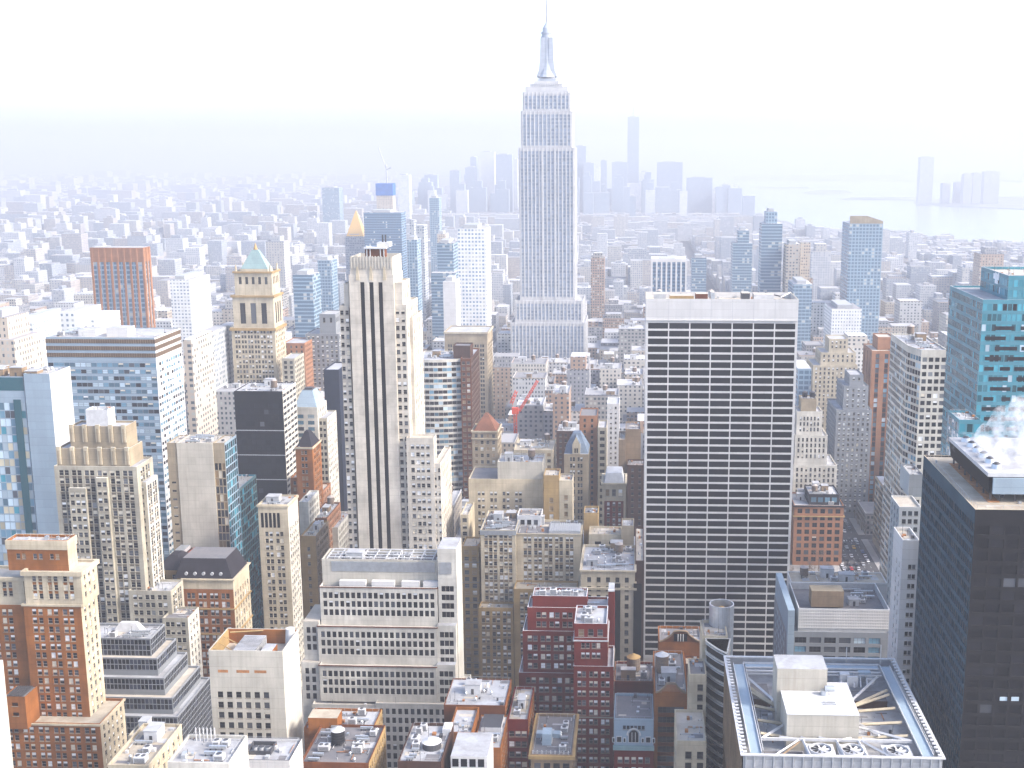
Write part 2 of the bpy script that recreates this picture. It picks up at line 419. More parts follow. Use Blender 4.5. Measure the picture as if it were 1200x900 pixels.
def building(name, label, tiers, cat='office building', vb=900, group=None, clutter=0, seed=1, roofkind='grey', x=None):
    """tiers from the top down. each: px=(u0,u1,v) front face seen at distance D, L deep"""
    T_ = []
    for t in tiers:
        t = dict(t)
        if 'foot' not in t:
            u0, u1, v = t['px']; D = t['D']
            x0, z1 = at(u0, v, D); x1, _ = at(u1, v, D); 
            if 'z1' not in t: t['z1'] = z1
            if 'x1' in t and t['x1'] is not None: x1 = t['x1']
            t['foot'] = [(x0, D), (x1, D), (x1, D + t['L']), (x0, D + t['L'])]
            t['rect'] = (x0, x1, D, D + t['L'])
        else:
            xs = [p[0] for p in t['foot']]; ys = [p[1] for p in t['foot']]; t['rect'] = (min(xs), max(xs), min(ys), max(ys))
        T_.append(t)
    for i, t in enumerate(T_):
        if 'z0' not in t or t['z0'] is None: t['z0'] = T_[i + 1]['z1'] - T_[i + 1].get('par', .9) - .02 if i + 1 < len(T_) and not t.get('ground') else 0.0
    R = [min(t['rect'][0] for t in T_), max(t['rect'][1] for t in T_), min(t['rect'][2] for t in T_), max(t['rect'][3] for t in T_)]
    rx, ry = (R[0] + R[1]) / 2, R[2]
    root = thing(name, label, cat, rx, ry, 0, group)
    wb, RBS, CBS = MB(), [], []; wins = []
    for t in T_:
        wm = t['wall']; pl = t['foot']; z0, z1 = t['z0'], t['z1']; k = len(pl)
        rm = t.get('roof', M['roof_' + roofkind]); par = t.get('par', .9)
        for i in range(k):
            a, c = pl[i], pl[(i + 1) % k]
            dx, dy = c[0] - a[0], c[1] - a[1]; W = sqrt(dx * dx + dy * dy)
            if W < .01: continue
            s = (dx / W, dy / W); n = (s[1], -s[0]); mx, my = (a[0] + c[0]) / 2, (a[1] + c[1]) / 2
            vis = (n[0] * -mx + n[1] * -my) > 0
            f = t.get('fac')
            if abs(n[0]) > .9: f = t.get('side', f)
            if t.get('faces') is not None: f = t['faces'][i]
            w2 = t.get('sidewall', wm) if abs(n[0]) > .9 else wm
            if vis and f: facade(wb, wins, a, s, W, z0, z1, f, w2)
            else: facade(wb, wins, a, s, W, z0, z1, None, w2)
        if t.get('cap', True):
            ins = inset(pl, .35)
            capm = t.get('coping', wm)
            for i in range(k):
                j = (i + 1) % k
                wb.poly([(*pl[i], z1), (*pl[j], z1), (*ins[j], z1), (*ins[i], z1)], capm)
                wb.poly([(*ins[i], z1), (*ins[j], z1), (*ins[j], z1 - par), (*ins[i], z1 - par)], wm)
            rb = MB(); rb.poly([(*p, z1 - par) for p in ins], rm); RBS.append(rb)
        else:
            rb = MB(); rb.poly([(*p, z1) for p in pl], rm); RBS.append(rb)
        for (dz, h, out, mat) in t.get('corn', ()):   # cornices
            o = inset(pl, -out)
            cb = MB(); za, zb = z1 - dz - h, z1 - dz
            for i in range(k):
                j = (i + 1) % k
                cb.poly([(*o[i], za), (*o[j], za), (*o[j], zb), (*o[i], zb)], mat)
                cb.poly([(*o[i], zb), (*o[j], zb), (*pl[j], zb), (*pl[i], zb)], mat); cb.poly([(*o[j], za), (*o[i], za), (*pl[i], za), (*pl[j], za)], mat)
            CBS.append(cb)
        uu = [proj(p[0], p[1], z1) for p in pl]
        HEROES.append((t['rect'], (min(q[0] for q in uu), max(q[0] for q in uu), min(q[1] for q in uu)), t['rect'][2], vb))
    wo = wb.build('wall', root)
    for b_ in RBS: b_.build('roof', root)
    for b_ in CBS: b_.build('cornice', root)
    put_windows(root, wins)
    if clutter:
        t = T_[0]; rooftop(root, t['rect'], t['z1'] - t.get('par', .9), clutter, seed)
    for i_, t in enumerate(T_):
        rc_ = t['rect']; zr_ = t['z1'] - t.get('par', .9)
        if t['rect'][2] < 720 and t.get('cap', True) and t.get('par', .9) < 3.5 and (i_ == 0 or t.get('ground')): roof_dress(root, rc_, zr_, int(rc_[0] * 7) + i_, int(min(44, 8 + (rc_[1] - rc_[0]) * (rc_[3] - rc_[2]) / 26)), rail=(rc_[2] < 480 and i_ == 0))
    return root, T_
def put_windows(root, wins):
    if not wins: return
    cx, cyy, cz = 0, 0, EYE
    def key(w_):
        p, s = w_[0], w_[1]; n = (s[1], -s[0]); d = (p[0], p[1], p[2] - EYE); L = sqrt(d[0] ** 2 + d[1] ** 2 + d[2] ** 2)
        fac = max(.02, -(n[0] * d[0] + n[1] * d[1]) / L)
        u, v = proj(*p); inn = 1 if (-10 < u < 1205 and -10 < v < 905) else .01
        return -fac * inn * w_[2] * w_[3] / (L * L)
    wins.sort(key=key)
    org = root['_o']; b = MB()
    for i, (p, s, W, H, f) in enumerate(wins):
        pl = PAL[f['pal']]; g, bl, _ = RW.choices(pl, [q[2] for q in pl])[0]
        fr = 'frame_dark' if f['pal'] in ('dark', 'black', 'blue', 'bluedark', 'teal', 'tealdark', 'mirror') else 'frame_white'
        bars = 0 if not f['frame'] else (1 if W < 1.9 else max(1, int(W / 1.5)))
        if bl == 1: g, bl = ('cream' if RW.random() < .5 else 'white'), 0
        if i < MAXW:
            o = bpy.data.objects.new('window', win_mesh(W, H, g, bl, fr, bars)); COL.objects.link(o)
            o.location = (p[0] - org[0], p[1] - org[1], p[2] - org[2]); o.rotation_euler = (0, 0, atan2(s[1], s[0])); o.parent = root
        else:
            win_add(b, (p[0], p[1]), s, p[2], W, H, g, bl, M[fr], bars if W < 3 else min(bars, 3), full=False)
    if b.f:
        o = b.build('window', root); o['kind'] = 'stuff'

# ---------------------------------------------------------------- rooftop gear
def rooftop(root, rect, z, n, seed, kinds=('bulkhead', 'ac', 'duct', 'vent', 'tank')):
    r = random.Random(seed); x0, x1, y0, y1 = rect; used = []; n = int(n * 1.7)
    m = 1.5; x0 += m; x1 -= m; y0 += m; y1 -= m
    if x1 - x0 < 4 or y1 - y0 < 4: return
    for i in range(n * 3):
        if len(used) >= n: break
        kd = kinds[len(used) % len(kinds)] if len(used) < len(kinds) else r.choice([k for k in kinds if k != 'tank'] or kinds)
        w_, d_ = {'bulkhead': (r.uniform(4, 7), r.uniform(4, 6)), 'ac': (r.uniform(1.6, 4), r.uniform(1.4, 2.8)), 'duct': (r.uniform(4, 9), 1.0), 'vent': (.9, .9), 'tank': (4, 4)}[kd]
        w_ = min(w_, (x1 - x0) * .6); d_ = min(d_, (y1 - y0) * .6)
        a = r.uniform(x0, x1 - w_); c = r.uniform(y0, y1 - d_)
        if any(a < q[1] + .5 and a + w_ > q[0] - .5 and c < q[3] + .5 and c + d_ > q[2] - .5 for q in used): continue
        used.append((a, a + w_, c, c + d_))
        if kd == 'bulkhead':
            h = r.uniform(2.6, 4.5); b = MB(); wm = r.choice([M['mech_grey'], M['mech_white'], M['brick_tan']])
            b.box(a, a + w_, c, c + d_, z, z + h, wm, M['roof_white']); b.box(a - .15, a + w_ + .15, c - .15, c + d_ + .15, z + h, z + h + .25, M['mech_grey'], M['roof_white'])
            o = b.build('stair_bulkhead', root)
            b2 = MB(); b2.box(a + w_ * .4, a + w_ * .4 + .95, c - .06, c, z, z + 2.1, M['frame_dark']); d2 = b2.build('door', o)
        elif kd == 'ac': ac_unit(root, a, c, z, w_, d_, r.uniform(1.6, 2.6))
        elif kd == 'duct':
            b = MB(); zz = z + .7
            b.box(a, a + w_, c, c + .8, zz, zz + .7, M['mech_metal']); 
            for k in range(3): b.box(a + w_ * k / 3 + .2, a + w_ * k / 3 + .4, c + .1, c + .7, z, zz, M['mech_dark'])
            for k in range(int(w_)): b.box(a + k + .5, a + k + .58, c - .04, c + .84, zz - .04, zz + .74, M['mech_grey'])
            b.build('duct', root)
        elif kd == 'vent':
            b = MB(); b.cyl(a + .4, c + .4, z, z + 1.1, .28, M['mech_metal'], 10); b.cyl(a + .4, c + .4, z + 1.1, z + 1.45, .5, M['mech_metal'], 10, .2)
            b.build('vent', root)
        elif kd == 'tank': water_tank(root, a + 2, c + 2, z, 1.9, r.uniform(3.2, 4), r.uniform(1.5, 3))
def ac_unit(root, a, c, z, w_, d_, h, mat=None):
    b = MB(); mm = mat or M['mech_white']; b.box(a, a + w_, c, c + d_, z + .35, z + h, mm)
    for fx in (a + .15, a + w_ - .35):
        b.box(fx, fx + .2, c + .1, c + d_ - .1, z, z + .35, M['mech_dark'])
    nl = max(2, int((h - .6) / .25))
    for k in range(nl): b.box(a + .25, a + w_ - .25, c - .03, c, z + .55 + k * .25, z + .67 + k * .25, M['mech_dark'])
    o = b.build('air_conditioner', root)
    nf = max(1, int(w_ / 1.7))
    for k in range(nf):
        fb = MB(); cx = a + w_ * (k + .5) / nf; rr = min(w_ / nf, d_) * .38
        fb.cyl(cx, c + d_ / 2, z + h, z + h + .22, rr, M['mech_grey'], 14, None, M['mech_dark'])
        fb.build('fan', o)
def water_tank(root, x, y, z, r=1.9, h=3.6, leg=2.0, mat=None, roofm=None):
    b = MB(); wm = mat or M['tank_wood']; b.cyl(x, y, z + leg, z + leg + h, r, wm, 18)
    for k in range(4): b.cyl(x, y, z + leg + .3 + k * h / 4.2, z + leg + .38 + k * h / 4.2, r + .04, M['mech_dark'], 18)
    o = b.build('water_tank', root)
    c = MB(); c.cyl(x, y, z + leg + h, z + leg + h + r * .55, r + .15, roofm or M['tank_roof'], 18, .12); c.build('conical_roof', o)
    l = MB()
    for sx in (-1, 1):
        for sy in (-1, 1):
            l.bar((x + sx * r * .6, y + sy * r * .6, z), (x + sx * r * .6, y + sy * r * .6, z + leg), .12, M['mech_dark'])
    l.bar((x - r * .6, y - r * .6, z), (x + r * .6, y - r * .6, z + leg), .06, M['mech_dark'])
    l.box(x - r * .8, x + r * .8, y - r * .8, y + r * .8, z + leg - .18, z + leg, M['mech_dark'])
    l.build('stand', o)
    return o
def roof_dress(root, rect, z, seed, n=10, rail=True):
    """small plumbing, hatches, tar patches, cable runs and a pipe rail along the edge"""
    r = random.Random(seed); x0, x1, y0, y1 = rect; x0 += .8; x1 -= .8; y0 += .8; y1 -= .8
    if x1 - x0 < 2 or y1 - y0 < 2: return
    for k in range(n):
        c = r.random(); a, b_ = r.uniform(x0, x1), r.uniform(y0, y1); q = MB()
        if c < .3:
            w_, d_ = min(r.uniform(1.5, 6), x1 - a), min(r.uniform(1, 4), y1 - b_)
            if w_ > .3 and d_ > .3: q.box(a, a + w_, b_, b_ + d_, z + .004 + k * .003, z + .008 + k * .003, M[r.choice(['roof_dark', 'roof_grey', 'roof_tan'])]); q.build('tar_patch', root)
        elif c < .55:
            L = min(r.uniform(3, 9), x1 - a) if r.random() < .5 else 0
            e = (a + L, b_, z + .35) if L else (a, min(y1, b_ + r.uniform(2, 7)), z + .35)
            q.bar((a, b_, z + .35), e, r.uniform(.07, .16), M[r.choice(['mech_white', 'mech_rust', 'mech_grey'])], 6)
            q.bar((a, b_, z), (a, b_, z + .42), .08, M['mech_dark'], 5); q.bar((e[0], e[1], z), (e[0], e[1], z + .42), .08, M['mech_dark'], 5); q.build('pipe', root)
        elif c < .8:
            s = r.uniform(.5, 1.3); q.box(a, a + s, b_, b_ + s * r.uniform(.7, 1.3), z, z + r.uniform(.4, 1.3), M[r.choice(['mech_white', 'mech_grey', 'mech_metal', 'mech_dark', 'mech_rust'])]); q.build('hatch', root)
        else:
            q.bar((a, b_, z), (a, b_, z + r.uniform(1.2, 3.5)), .07, M['mech_dark'], 5); q.cyl(a, b_, z, z + .5, .22, M['mech_grey'], 8); q.build('vent_pipe', root)
    if rail:
        q = MB(); e = .45
        for (a, b_, c, d) in ((x0, y0, x1, y0), (x1, y0, x1, y1), (x0, y1, x1, y1), (x0, y0, x0, y1)):
            L = sqrt((c - a) ** 2 + (d - b_) ** 2); m_ = max(2, int(L / 2.4))
            q.bar((a, b_, z + 1.5), (c, d, z + 1.5), .045, M['mech_grey'], 4)
            for i in range(m_ + 1): q.bar((a + (c - a) * i / m_, b_ + (d - b_) * i / m_, z), (a + (c - a) * i / m_, b_ + (d - b_) * i / m_, z + 1.5), .04, M['mech_grey'], 4)
        q.build('railing', root)
def part_box(root, name, u0, u1, v, D, L, z0, mat, top=None, door=False):
    x0, z1 = at(u0, v, D); x1, _ = at(u1, v, D); b = MB(); b.box(x0, x1, D, D + L, z0, z1, mat, top)
    return b.build(name, root)

# ---------------------------------------------------------------- palette
for nm, c in dict(sill=(.42, .37, .29)).items(): wall(nm, c, stain=.15)
plain('mech_grey', (.34, .35, .36), .55); plain('mech_white', (.50, .50, .50), .5); plain('mech_dark', (.05, .05, .055), .6)
plain('mech_metal', (.5, .53, .56), .35, .7); plain('tank_wood', (.16, .12, .09), .9, var=.3, scale=2); plain('tank_roof', (.34, .3, .27), .8)
plain('mech_rust', (.32, .14, .05), .9, var=.4)
roofmat('roof_grey', (.42, .42, .42), (.2, .2, .2)); roofmat('roof_white', (.40, .41, .43), (.19, .18, .17), .6); wall('spandrel_grey', (.27, .24, .19)); wall('pale_teal', (.20, .33, .33), var=.1); wall('spandrel_tan', (.40, .31, .20)); roofmat('roof_tan', (.5, .45, .38), (.3, .26, .2))
roofmat('roof_dark', (.12, .12, .13), (.22, .2, .19)); roofmat('roof_cream', (.42, .37, .29), (.22, .18, .13), .6)
wall('brick_tan', (.40, .30, .20)); wall('brick_orange', (.42, .17, .045), var=.35); wall('brick_red', (.23, .028, .016), var=.25, stain=.35)
wall('brick_brown', (.24, .09, .035), var=.3); wall('brick_dark', (.12, .065, .045), var=.3); wall('stone_cream', (.72, .63, .47), stain=.45)
wall('stone_white', (.80, .765, .68), stain=.4); wall('stone_beige', (.50, .42, .30), stain=.35); wall('stone_grey', (.57, .53, .43), stain=.45)
wall('white_panel', (.84, .825, .80), var=.06, stain=.15, rough=.5); wall('stone_yellow', (.54, .38, .18), stain=.35); wall('grey_panel', (.34, .36, .38), var=.1, stain=.15, rough=.5)
wall('dark_metal', (.035, .035, .04), var=.2, stain=.2, rough=.4); wall('black_wall', (.008, .007, .010), var=.2, stain=.1, rough=.6); wall('front_metal', (.022, .021, .024), var=.2, stain=.1); wall('blue_spandrel', (.05, .11, .15), var=.2, stain=.2)
wall('stone_pink', (.48, .25, .14), stain=.3); wall('brown_band', (.22, .16, .11), var=.2); wall('blue_panel', (.42, .52, .60), var=.08, stain=.1, rough=.4)
wall('teal_panel', (.13, .37, .45), var=.15, stain=.1, rough=.3); wall('stone_ivory', (.80, .74, .64), stain=.4); wall('copper_green', (.38, .52, .52), var=.15, stain=.2); wall('slate_blue', (.22, .28, .36), var=.2)
wall('tile_red', (.28, .13, .08), var=.35); wall('slate_dark', (.05, .045, .055), var=.3); wall('navy_wall', (.03, .04, .07), var=.2, rough=.5)
wall('orange_panel', (.55, .10, .03), var=.1); wall('gold', (.62, .52, .28), rough=.6); wall('concrete_pale', (.70, .66, .57), var=.16, stain=.4)
def t(u0, u1, v, D, L, wl, fac=None, **k):
    d = dict(px=(u0, u1, v), D=D, L=L, wall=M[wl], fac=fac); 
    if 'roof' in k: k['roof'] = M[k['roof']]
    if 'sidewall' in k: k['sidewall'] = M[k['sidewall']]
    if 'coping' in k: k['coping'] = M[k['coping']]
    if 'corn' in k: k['corn'] = [(a, b, c, M[m]) for a, b, c, m in k['corn']]
    d.update(k); return d
OFF = 'office building'
# ================================================================ nearest rows, from the left
pw = F(bay=5.7, pair=2.3, ww=1.4, wh=1.95, fl=3.35, pal='blinds', mx=.8, belt=0)
pws = F(bay=3.4, ww=1.25, wh=1.75, fl=3.35, pal='blinds', mx=1.2)
top_orange = F(bay=5.7, pair=2.2, ww=1.25, wh=2.1, fl=3.35, pal='warm', mx=.8, spm='brick_orange')
b1, T1 = building('brick_tower', 'tall orange brick tower with cream stone crown and banded pale top floors', [
    t(7, 78, 633, 405, 7, 'brick_orange', F(bay=6.2, pair=2.1, ww=1.2, wh=1.8, fl=3.6, top=4.2, rows=2, pal='warm', mx=1.5, spm='brick_orange'), sidewall='stone_cream', roof='roof_white', corn=[(0, 3.4, .3, 'stone_cream')]),
    t(27, 94, 669, 402, 13, 'stone_cream', top_orange, side=pws, z0=None, roof='roof_tan', corn=[(0, 1.6, .8, 'stone_cream')]),
    t(27, 94.6, 708, 401.8, 13.2, 'brick_orange', pw, side=pws, sidewall='stone_cream', cap=False, z0=0, corn=[(-.2, .8, .5, 'stone_cream')]),
    t(-30, 26.8, 676, 405, 12, 'stone_cream', top_orange, side=None, roof='roof_tan', corn=[(0, 1.2, .6, 'stone_cream')]),
    t(-30, 26.9, 708, 404.8, 12.2, 'brick_orange', pw, side=None, roof='roof_tan', cap=False, z0=0),
    t(2, 117, 846, 395, 20.5, 'brick_orange', pw, side=pws, sidewall='stone_cream', roof='roof_cream', corn=[(.2, .7, .5, 'stone_cream')], x1=None),
], cat='tower', vb=900)
# lower annex of the orange tower on its left
bb = MB(); x0, z1 = at(4, 816, 392); x1, _ = at(29, 816, 392); bz = at(4, 848, 392)[1]
wn = []; facade(bb, wn, (x0, 392), (1, 0), x1 - x0, bz - 2, z1, F(bay=3.4, ww=1.9, wh=1.2, fl=3.8, pal='dark'), M['brick_orange'])
facade(bb, wn, (x1, 392), (0, 1), 9, bz - 2, z1, None, M['brick_orange']); facade(bb, wn, (x0, 401), (0, -1), 9, bz - 2, z1, None, M['brick_orange'])
bb.poly([(x0, 392, z1 - .5), (x1, 392, z1 - .5), (x1, 401, z1 - .5), (x0, 401, z1 - .5)], M['roof_dark']); bb.build('annex', b1)
for i in range(7): 
    px = x0 + 1.2 + i * (x1 - x0 - 2) / 7; q = MB(); q.box(px, px + .25, 392.3, 400.5, z1 - .5, z1 + .3, M['mech_dark']); q.build('roof_beam', b1)

gg = F(bay=1.52, ww=-.2, wh=2.02, fl=2.3, pal='slate', rec=.12, sill=False, top=.55, bot=.05, mx=.3, phase=.5, frame=False)
st = []
for i, (u1, v, D, s) in enumerate([(176, 747, 442, 15), (184, 770, 438, 20), (192, 793, 434, 25), (202, 816, 430, 30), (208, 838, 426, 36)]):
    st.append(t(96, u1, v, D, s, 'grey_panel', gg, roof=('roof_white', 'roof_tan', 'roof_white', 'roof_tan', 'roof_white')[i], coping='mech_grey'))
b2, T2 = building('office_block', 'dark gridded glass office stepping down in five terraces beside the orange brick tower', st, cat=OFF, vb=900)
r2 = T2[0]['rect']; z2 = T2[0]['z1'] - .9
q = MB()
for k in range(9):
    a = pi * k / 8; 
q.prism([(r2[0] + 9, r2[3] - 7), (r2[0] + 21, r2[3] - 7), (r2[0] + 21, r2[3] - 3), (r2[0] + 9, r2[3] - 3)], z2, z2 + 3.6, M['mech_white'], None, True, .55); q.build('roof_housing', b2)
rooftop(b2, (r2[0] + 8, r2[1], r2[2], r2[3] - 6), z2, 5, 3, kinds=('ac', 'vent', 'duct'))

wb5 = dict(pal='dark', fl=3.7, wh=2.0, ww=1.6, rec=.5)
b3, T3 = building('concrete_building', 'white concrete building with few windows and open brick-lined roof pit', [
    t(244, 331, 762, 370, 19, 'concrete_pale', F(n=7, mx=1.6, top=14.0, bot=1, plain_cols=(6,), **wb5), side=F(bay=3.2, pal='warm', fl=3.7, wh=2.0, ww=1.3, top=10, mx=9),
      sidewall='stone_white', roof='roof_tan', par=5.2),  # side whiter than the front: its sunlit brightness is in the wall colour
], cat='building', vb=892)
r3 = T3[0]['rect']; z3 = T3[0]['z1']
q = MB(); q.box(r3[0] + .36, r3[1] - .36, r3[3] - .8, r3[3] - .36, z3 - 5.1, z3 - .1, M['brick_orange']); q.box(r3[0] + .37, r3[0] + .7, r3[2] + .4, r3[3] - .8, z3 - 5.1, z3 - .1, M['stone_yellow'])
q.build('pit_lining', b3)
q = MB(); q.box(r3[0] + 7.5, r3[0] + 15, r3[2] + 2, r3[3] - 4, z3 - 5, z3 - .8, M['mech_grey'], M['roof_white'])
for k in range(12): q.box(r3[0] + 7.4, r3[0] + 15.1, r3[2] + 2 + k * 1.05, r3[2] + 2.12 + k * 1.05, z3 - 5, z3 - .7, M['mech_dark'])
q.build('cooling_tower', b3)
q = MB(); q.box(r3[0] + 16.8, r3[0] + 20.6, r3[2] + 3, r3[2] + 9, z3 - 5, z3 - 1.2, M['brick_orange'], M['roof_white']); q.build('bulkhead', b3)
q = MB()
for k in range(3): q.bar((r3[0] + .5, r3[2] + 3 + 5 * k, z3 - .5), (r3[0] + 7, r3[2] + 1 + 6 * k, z3 - 4), .22, M['stone_yellow'], 4)
q.bar((r3[0] + 2, r3[3] - 3, z3 - .3), (r3[0] + 13, r3[3] - 1, z3 - .3), .3, M['stone_yellow'], 4); q.build('brace', b3)
q = MB(); q.cyl(r3[1] - 2.2, r3[3] - 2.2, z3 - 5, z3 + 1.2, 1.9, M['mech_white'], 20, 1.5); q.build('tank', b3)
q = MB()
for a_, c_ in ((3, 6.6), (9.6, 14.2), (16, 20.3)): q.box(r3[0] + a_ * .95, r3[0] + c_ * .95, r3[2] - .012, r3[2] + .4, z3 - 7.9, z3 - 6.9, M['mech_rust'])
q.build('louver_slot', b3)

b4, T4 = building('white_building', 'small white panelled building with black framed fans on its flat white roof', [
    t(270, 339, 890, 330, 14, 'white_panel', F(bay=2.1, ww=1.95, wh=2.9, fl=3.0, rec=.06, pal='office', top=.1, bot=0, mx=.1, sill=False, frame=False) if False else None, roof='roof_white', par=.8, coping='mech_dark')], cat='building')
r4 = T4[0]['rect']; z4 = T4[0]['z1'] - .8
q = MB()
for k in range(9): q.box(r4[0] + (r4[1] - r4[0]) * k / 8 - .03, r4[0] + (r4[1] - r4[0]) * k / 8 + .03, r4[2] - .03, r4[2], z4 - 60, z4 + .7, M['mech_grey'])
for k in range(12): q.box(r4[0], r4[1], r4[2] - .025, r4[2], z4 - 3.2 * k - .03, z4 - 3.2 * k + .03, M['mech_grey'])
q.build('panel_joints', b4)
q = MB(); X0, X1, Y0, Y1 = r4[0] + 3.5, r4[0] + 11, r4[2] + 4.5, r4[2] + 10.5
q.box(X0, X1, Y0, Y0 + .4, z4, z4 + 1.3, M['mech_dark']); q.box(X0, X1, Y1, Y1 + .4, z4, z4 + 1.3, M['mech_dark']); q.box(X0, X0 + .4, Y0 + .4, Y1, z4, z4 + 1.3, M['mech_dark']); q.box(X1 - .4, X1, Y0 + .4, Y1, z4, z4 + 1.3, M['mech_dark'])
q.build('screen', b4)
for k in range(3): 
    q = MB(); q.cyl(X0 + 1.7 + k * 2.0, Y0 + 3.2, z4, z4 + 1.2, .95, M['mech_grey'], 16, None, M['mech_dark']); q.build('fan', b4)

building('cream_building', 'bright cream wall at the bottom left corner beside the orange brick tower', [t(-140, -47, 812, 330, 25, 'stone_white', None, roof='roof_cream')], cat='building')
b6, T6 = building('low_building', 'low cream building with cluttered pale roof before the terraced glass office', [t(150, 178, 862, 345, 9, 'stone_cream', pws, roof='roof_white', ground=True), t(126, 174, 896, 318, 26, 'stone_cream', pws, roof='roof_cream', ground=True)], cat='building', clutter=2)
rooftop(b6, T6[1]['rect'], T6[1]['z1'] - .9, 7, 5, kinds=('ac', 'duct', 'vent', 'bulkhead', 'ac'))
b7, T7 = building('flat_building', 'low flat white roof with a row of pale masts at the bottom edge', [t(196, 268, 893, 300, 16, 'stone_white', None, roof='roof_white')], cat='building')
r7 = T7[0]['rect']; z7 = T7[0]['z1']
for k in range(6):
    q = MB(); q.bar((r7[0] + 3 + 1.1 * k, r7[3] - 2, z7 - 1), (r7[0] + 3 + 1.1 * k, r7[3] - 2, z7 + 3.2), .16, M['mech_white']); q.build('mast', b7)
rooftop(b7, (r7[0] + 6, r7[1], r7[2], r7[3] - 2), z7 - .9, 3, 8, kinds=('ac', 'ac', 'duct'))

b8, T8 = building('brown_brick_building', 'brown brick building with white rear roof and jumbled machinery, lit cream side wall', [
    t(356, 437, 853, 372, 15, 'brick_orange', None, side=F(bay=2.6, ww=1.2, wh=1.8, fl=3.6, pal='warm'), sidewall='stone_yellow', roof='roof_white', ground=True),  # sunlight on the brick side is put into its paler wall colour
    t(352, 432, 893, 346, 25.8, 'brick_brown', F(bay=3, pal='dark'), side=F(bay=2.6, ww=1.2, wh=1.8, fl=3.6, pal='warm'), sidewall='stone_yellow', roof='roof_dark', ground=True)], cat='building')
r8 = T8[0]['rect']; z8 = T8[0]['z1'] - .9
q = MB(); q.box(r8[0] + 2, r8[0] + 12, r8[2] - 1.5, r8[2] + 5, z8 - 1, z8 + 5.4, M['brick_orange'], M['roof_cream']); q.build('bulkhead', b8)
rooftop(b8, (r8[0] + 12, r8[1], r8[2], r8[3]), z8, 8, 4, kinds=('ac', 'ac', 'duct', 'vent', 'bulkhead'))
r8b = T8[1]['rect']; z8b = T8[1]['z1'] - .9
tx, ty = at(396, 860, 360)[0], 360
water_tank(b8, tx, ty, z8b, 2.2, 4.2, .8, M['dark_metal'], M['mech_white'])
rooftop(b8, (r8b[0], r8b[0] + 9, r8b[2], r8b[3]), z8b, 7, 9, kinds=('duct', 'duct', 'ac', 'duct', 'duct', 'ac')); rooftop(b8, (tx + 3, r8b[1], r8b[2], r8b[3]), z8b, 6, 12, kinds=('ac', 'ac', 'vent', 'duct'))

gw = F(bay=2.33, ww=1.4, wh=2.65, fl=3.75, pal='dark', rec=.55, top=2.0, bot=1.4, mx=.9, frame=False, sill=False, rows=4)
gws = dict(gw); gws.update(mx=2)
led = [(0, .9, .5, 'brick_brown')]
b10, T10 = building('office_block', 'broad pale grey office block with rows of small dark windows in ledged tiers', [
    t(377, 512, 655, 470, 14, 'concrete_pale', None, z0=None, par=2.4, roof='roof_dark'),
    t(374.5, 512, 687, 466, 19, 'stone_white', gw, roof='roof_dark', corn=[(.1, .35, .25, 'brick_brown')]),
    t(372, 512, 733, 463, 23, 'stone_white', gw, roof='roof_tan', corn=[(.1, .35, .3, 'brick_brown')]),
    t(374, 511.5, 779, 460, 26, 'stone_white', gw, roof='roof_tan', corn=[(.1, .35, .3, 'brick_brown')]),
    t(440, 541, 824, 457, 29, 'stone_white', ground=True, fac= F(bay=2.5, ww=1.35, wh=2.6, fl=4.0, pal='dark', rec=.5, top=1.6, mx=1, frame=False, sill=False), roof='roof_tan'),
    t(366, 439.6, 825, 457.3, 28, 'stone_white', F(bay=2.5, ww=1.35, wh=2.6, fl=4.0, pal='dark', rec=.5, top=1.6, mx=1, frame=False, sill=False), roof='roof_tan', ground=True),
], cat=OFF, vb=900)
# its right and left wings
rr = T10[0]['rect']
b10w = [t(512.3, 534.5, 643, 466.3, 15, 'stone_white', F(n=3, ww=1.5, wh=2.5, fl=3.75, pal='dark', rec=.5, top=15.5, mx=1.4, frame=False, sill=False, rows=4), par=1.2, z0=0),
        t(512.4, 534, 733, 463.3, 18, 'stone_white', F(n=3, ww=1.5, wh=2.5, fl=3.75, pal='dark', rec=.5, top=2.2, mx=.9, frame=False, sill=False, rows=4), z0=0),
        t(511.9, 533.5, 779, 460.3, 21, 'stone_white', F(n=3, ww=1.5, wh=2.5, fl=3.75, pal='dark', rec=.5, top=2.2, mx=.9, frame=False, sill=False, rows=4), z0=0),
        t(373.5, 392, 685, 461.5, 30, 'stone_white', F(n=2, ww=1.5, wh=2.5, fl=3.75, pal='dark', rec=.5, top=1.6, mx=.6, frame=False, sill=False, rows=4), z0=0) if False else None,
        t(355, 373.5, 728, 464.5, 19, 'stone_white', gw, roof='roof_tan', z0=at(355, 776, 464.5)[1]), t(353, 373.6, 776, 462, 21, 'stone_white', gw, roof='roof_tan', z0=0)]
wb_, rb_, wn = MB(), MB(), []
for tt in [q for q in b10w if q]:
    u0, u1, v = tt['px']; D = tt['D']; x0, z1 = at(u0, v, D); x1, _ = at(u1, v, D); z0 = tt['z0']
    facade(wb_, wn, (x0, D), (1, 0), x1 - x0, z0, z1, tt['fac'], tt['wall']); facade(wb_, wn, (x1, D), (0, 1), tt['L'], z0, z1, None, tt['wall'])
    facade(wb_, wn, (x0, D + tt['L']), (0, -1), tt['L'], z0, z1, None, tt['wall']); facade(wb_, wn, (x1, D + tt['L']), (-1, 0), x1 - x0, z0, z1, None, tt['wall'])
    rb_.box(x0 + .01, x1 - .01, D + .01, D + tt['L'] - .01, z1 - .3, z1 - .02, tt.get('roof', M['roof_white']))
wb_.build('wing', b10); rb_.build('wing_roof', b10)
wn.sort(key=lambda q: -q[0][2]); org = b10['_o']
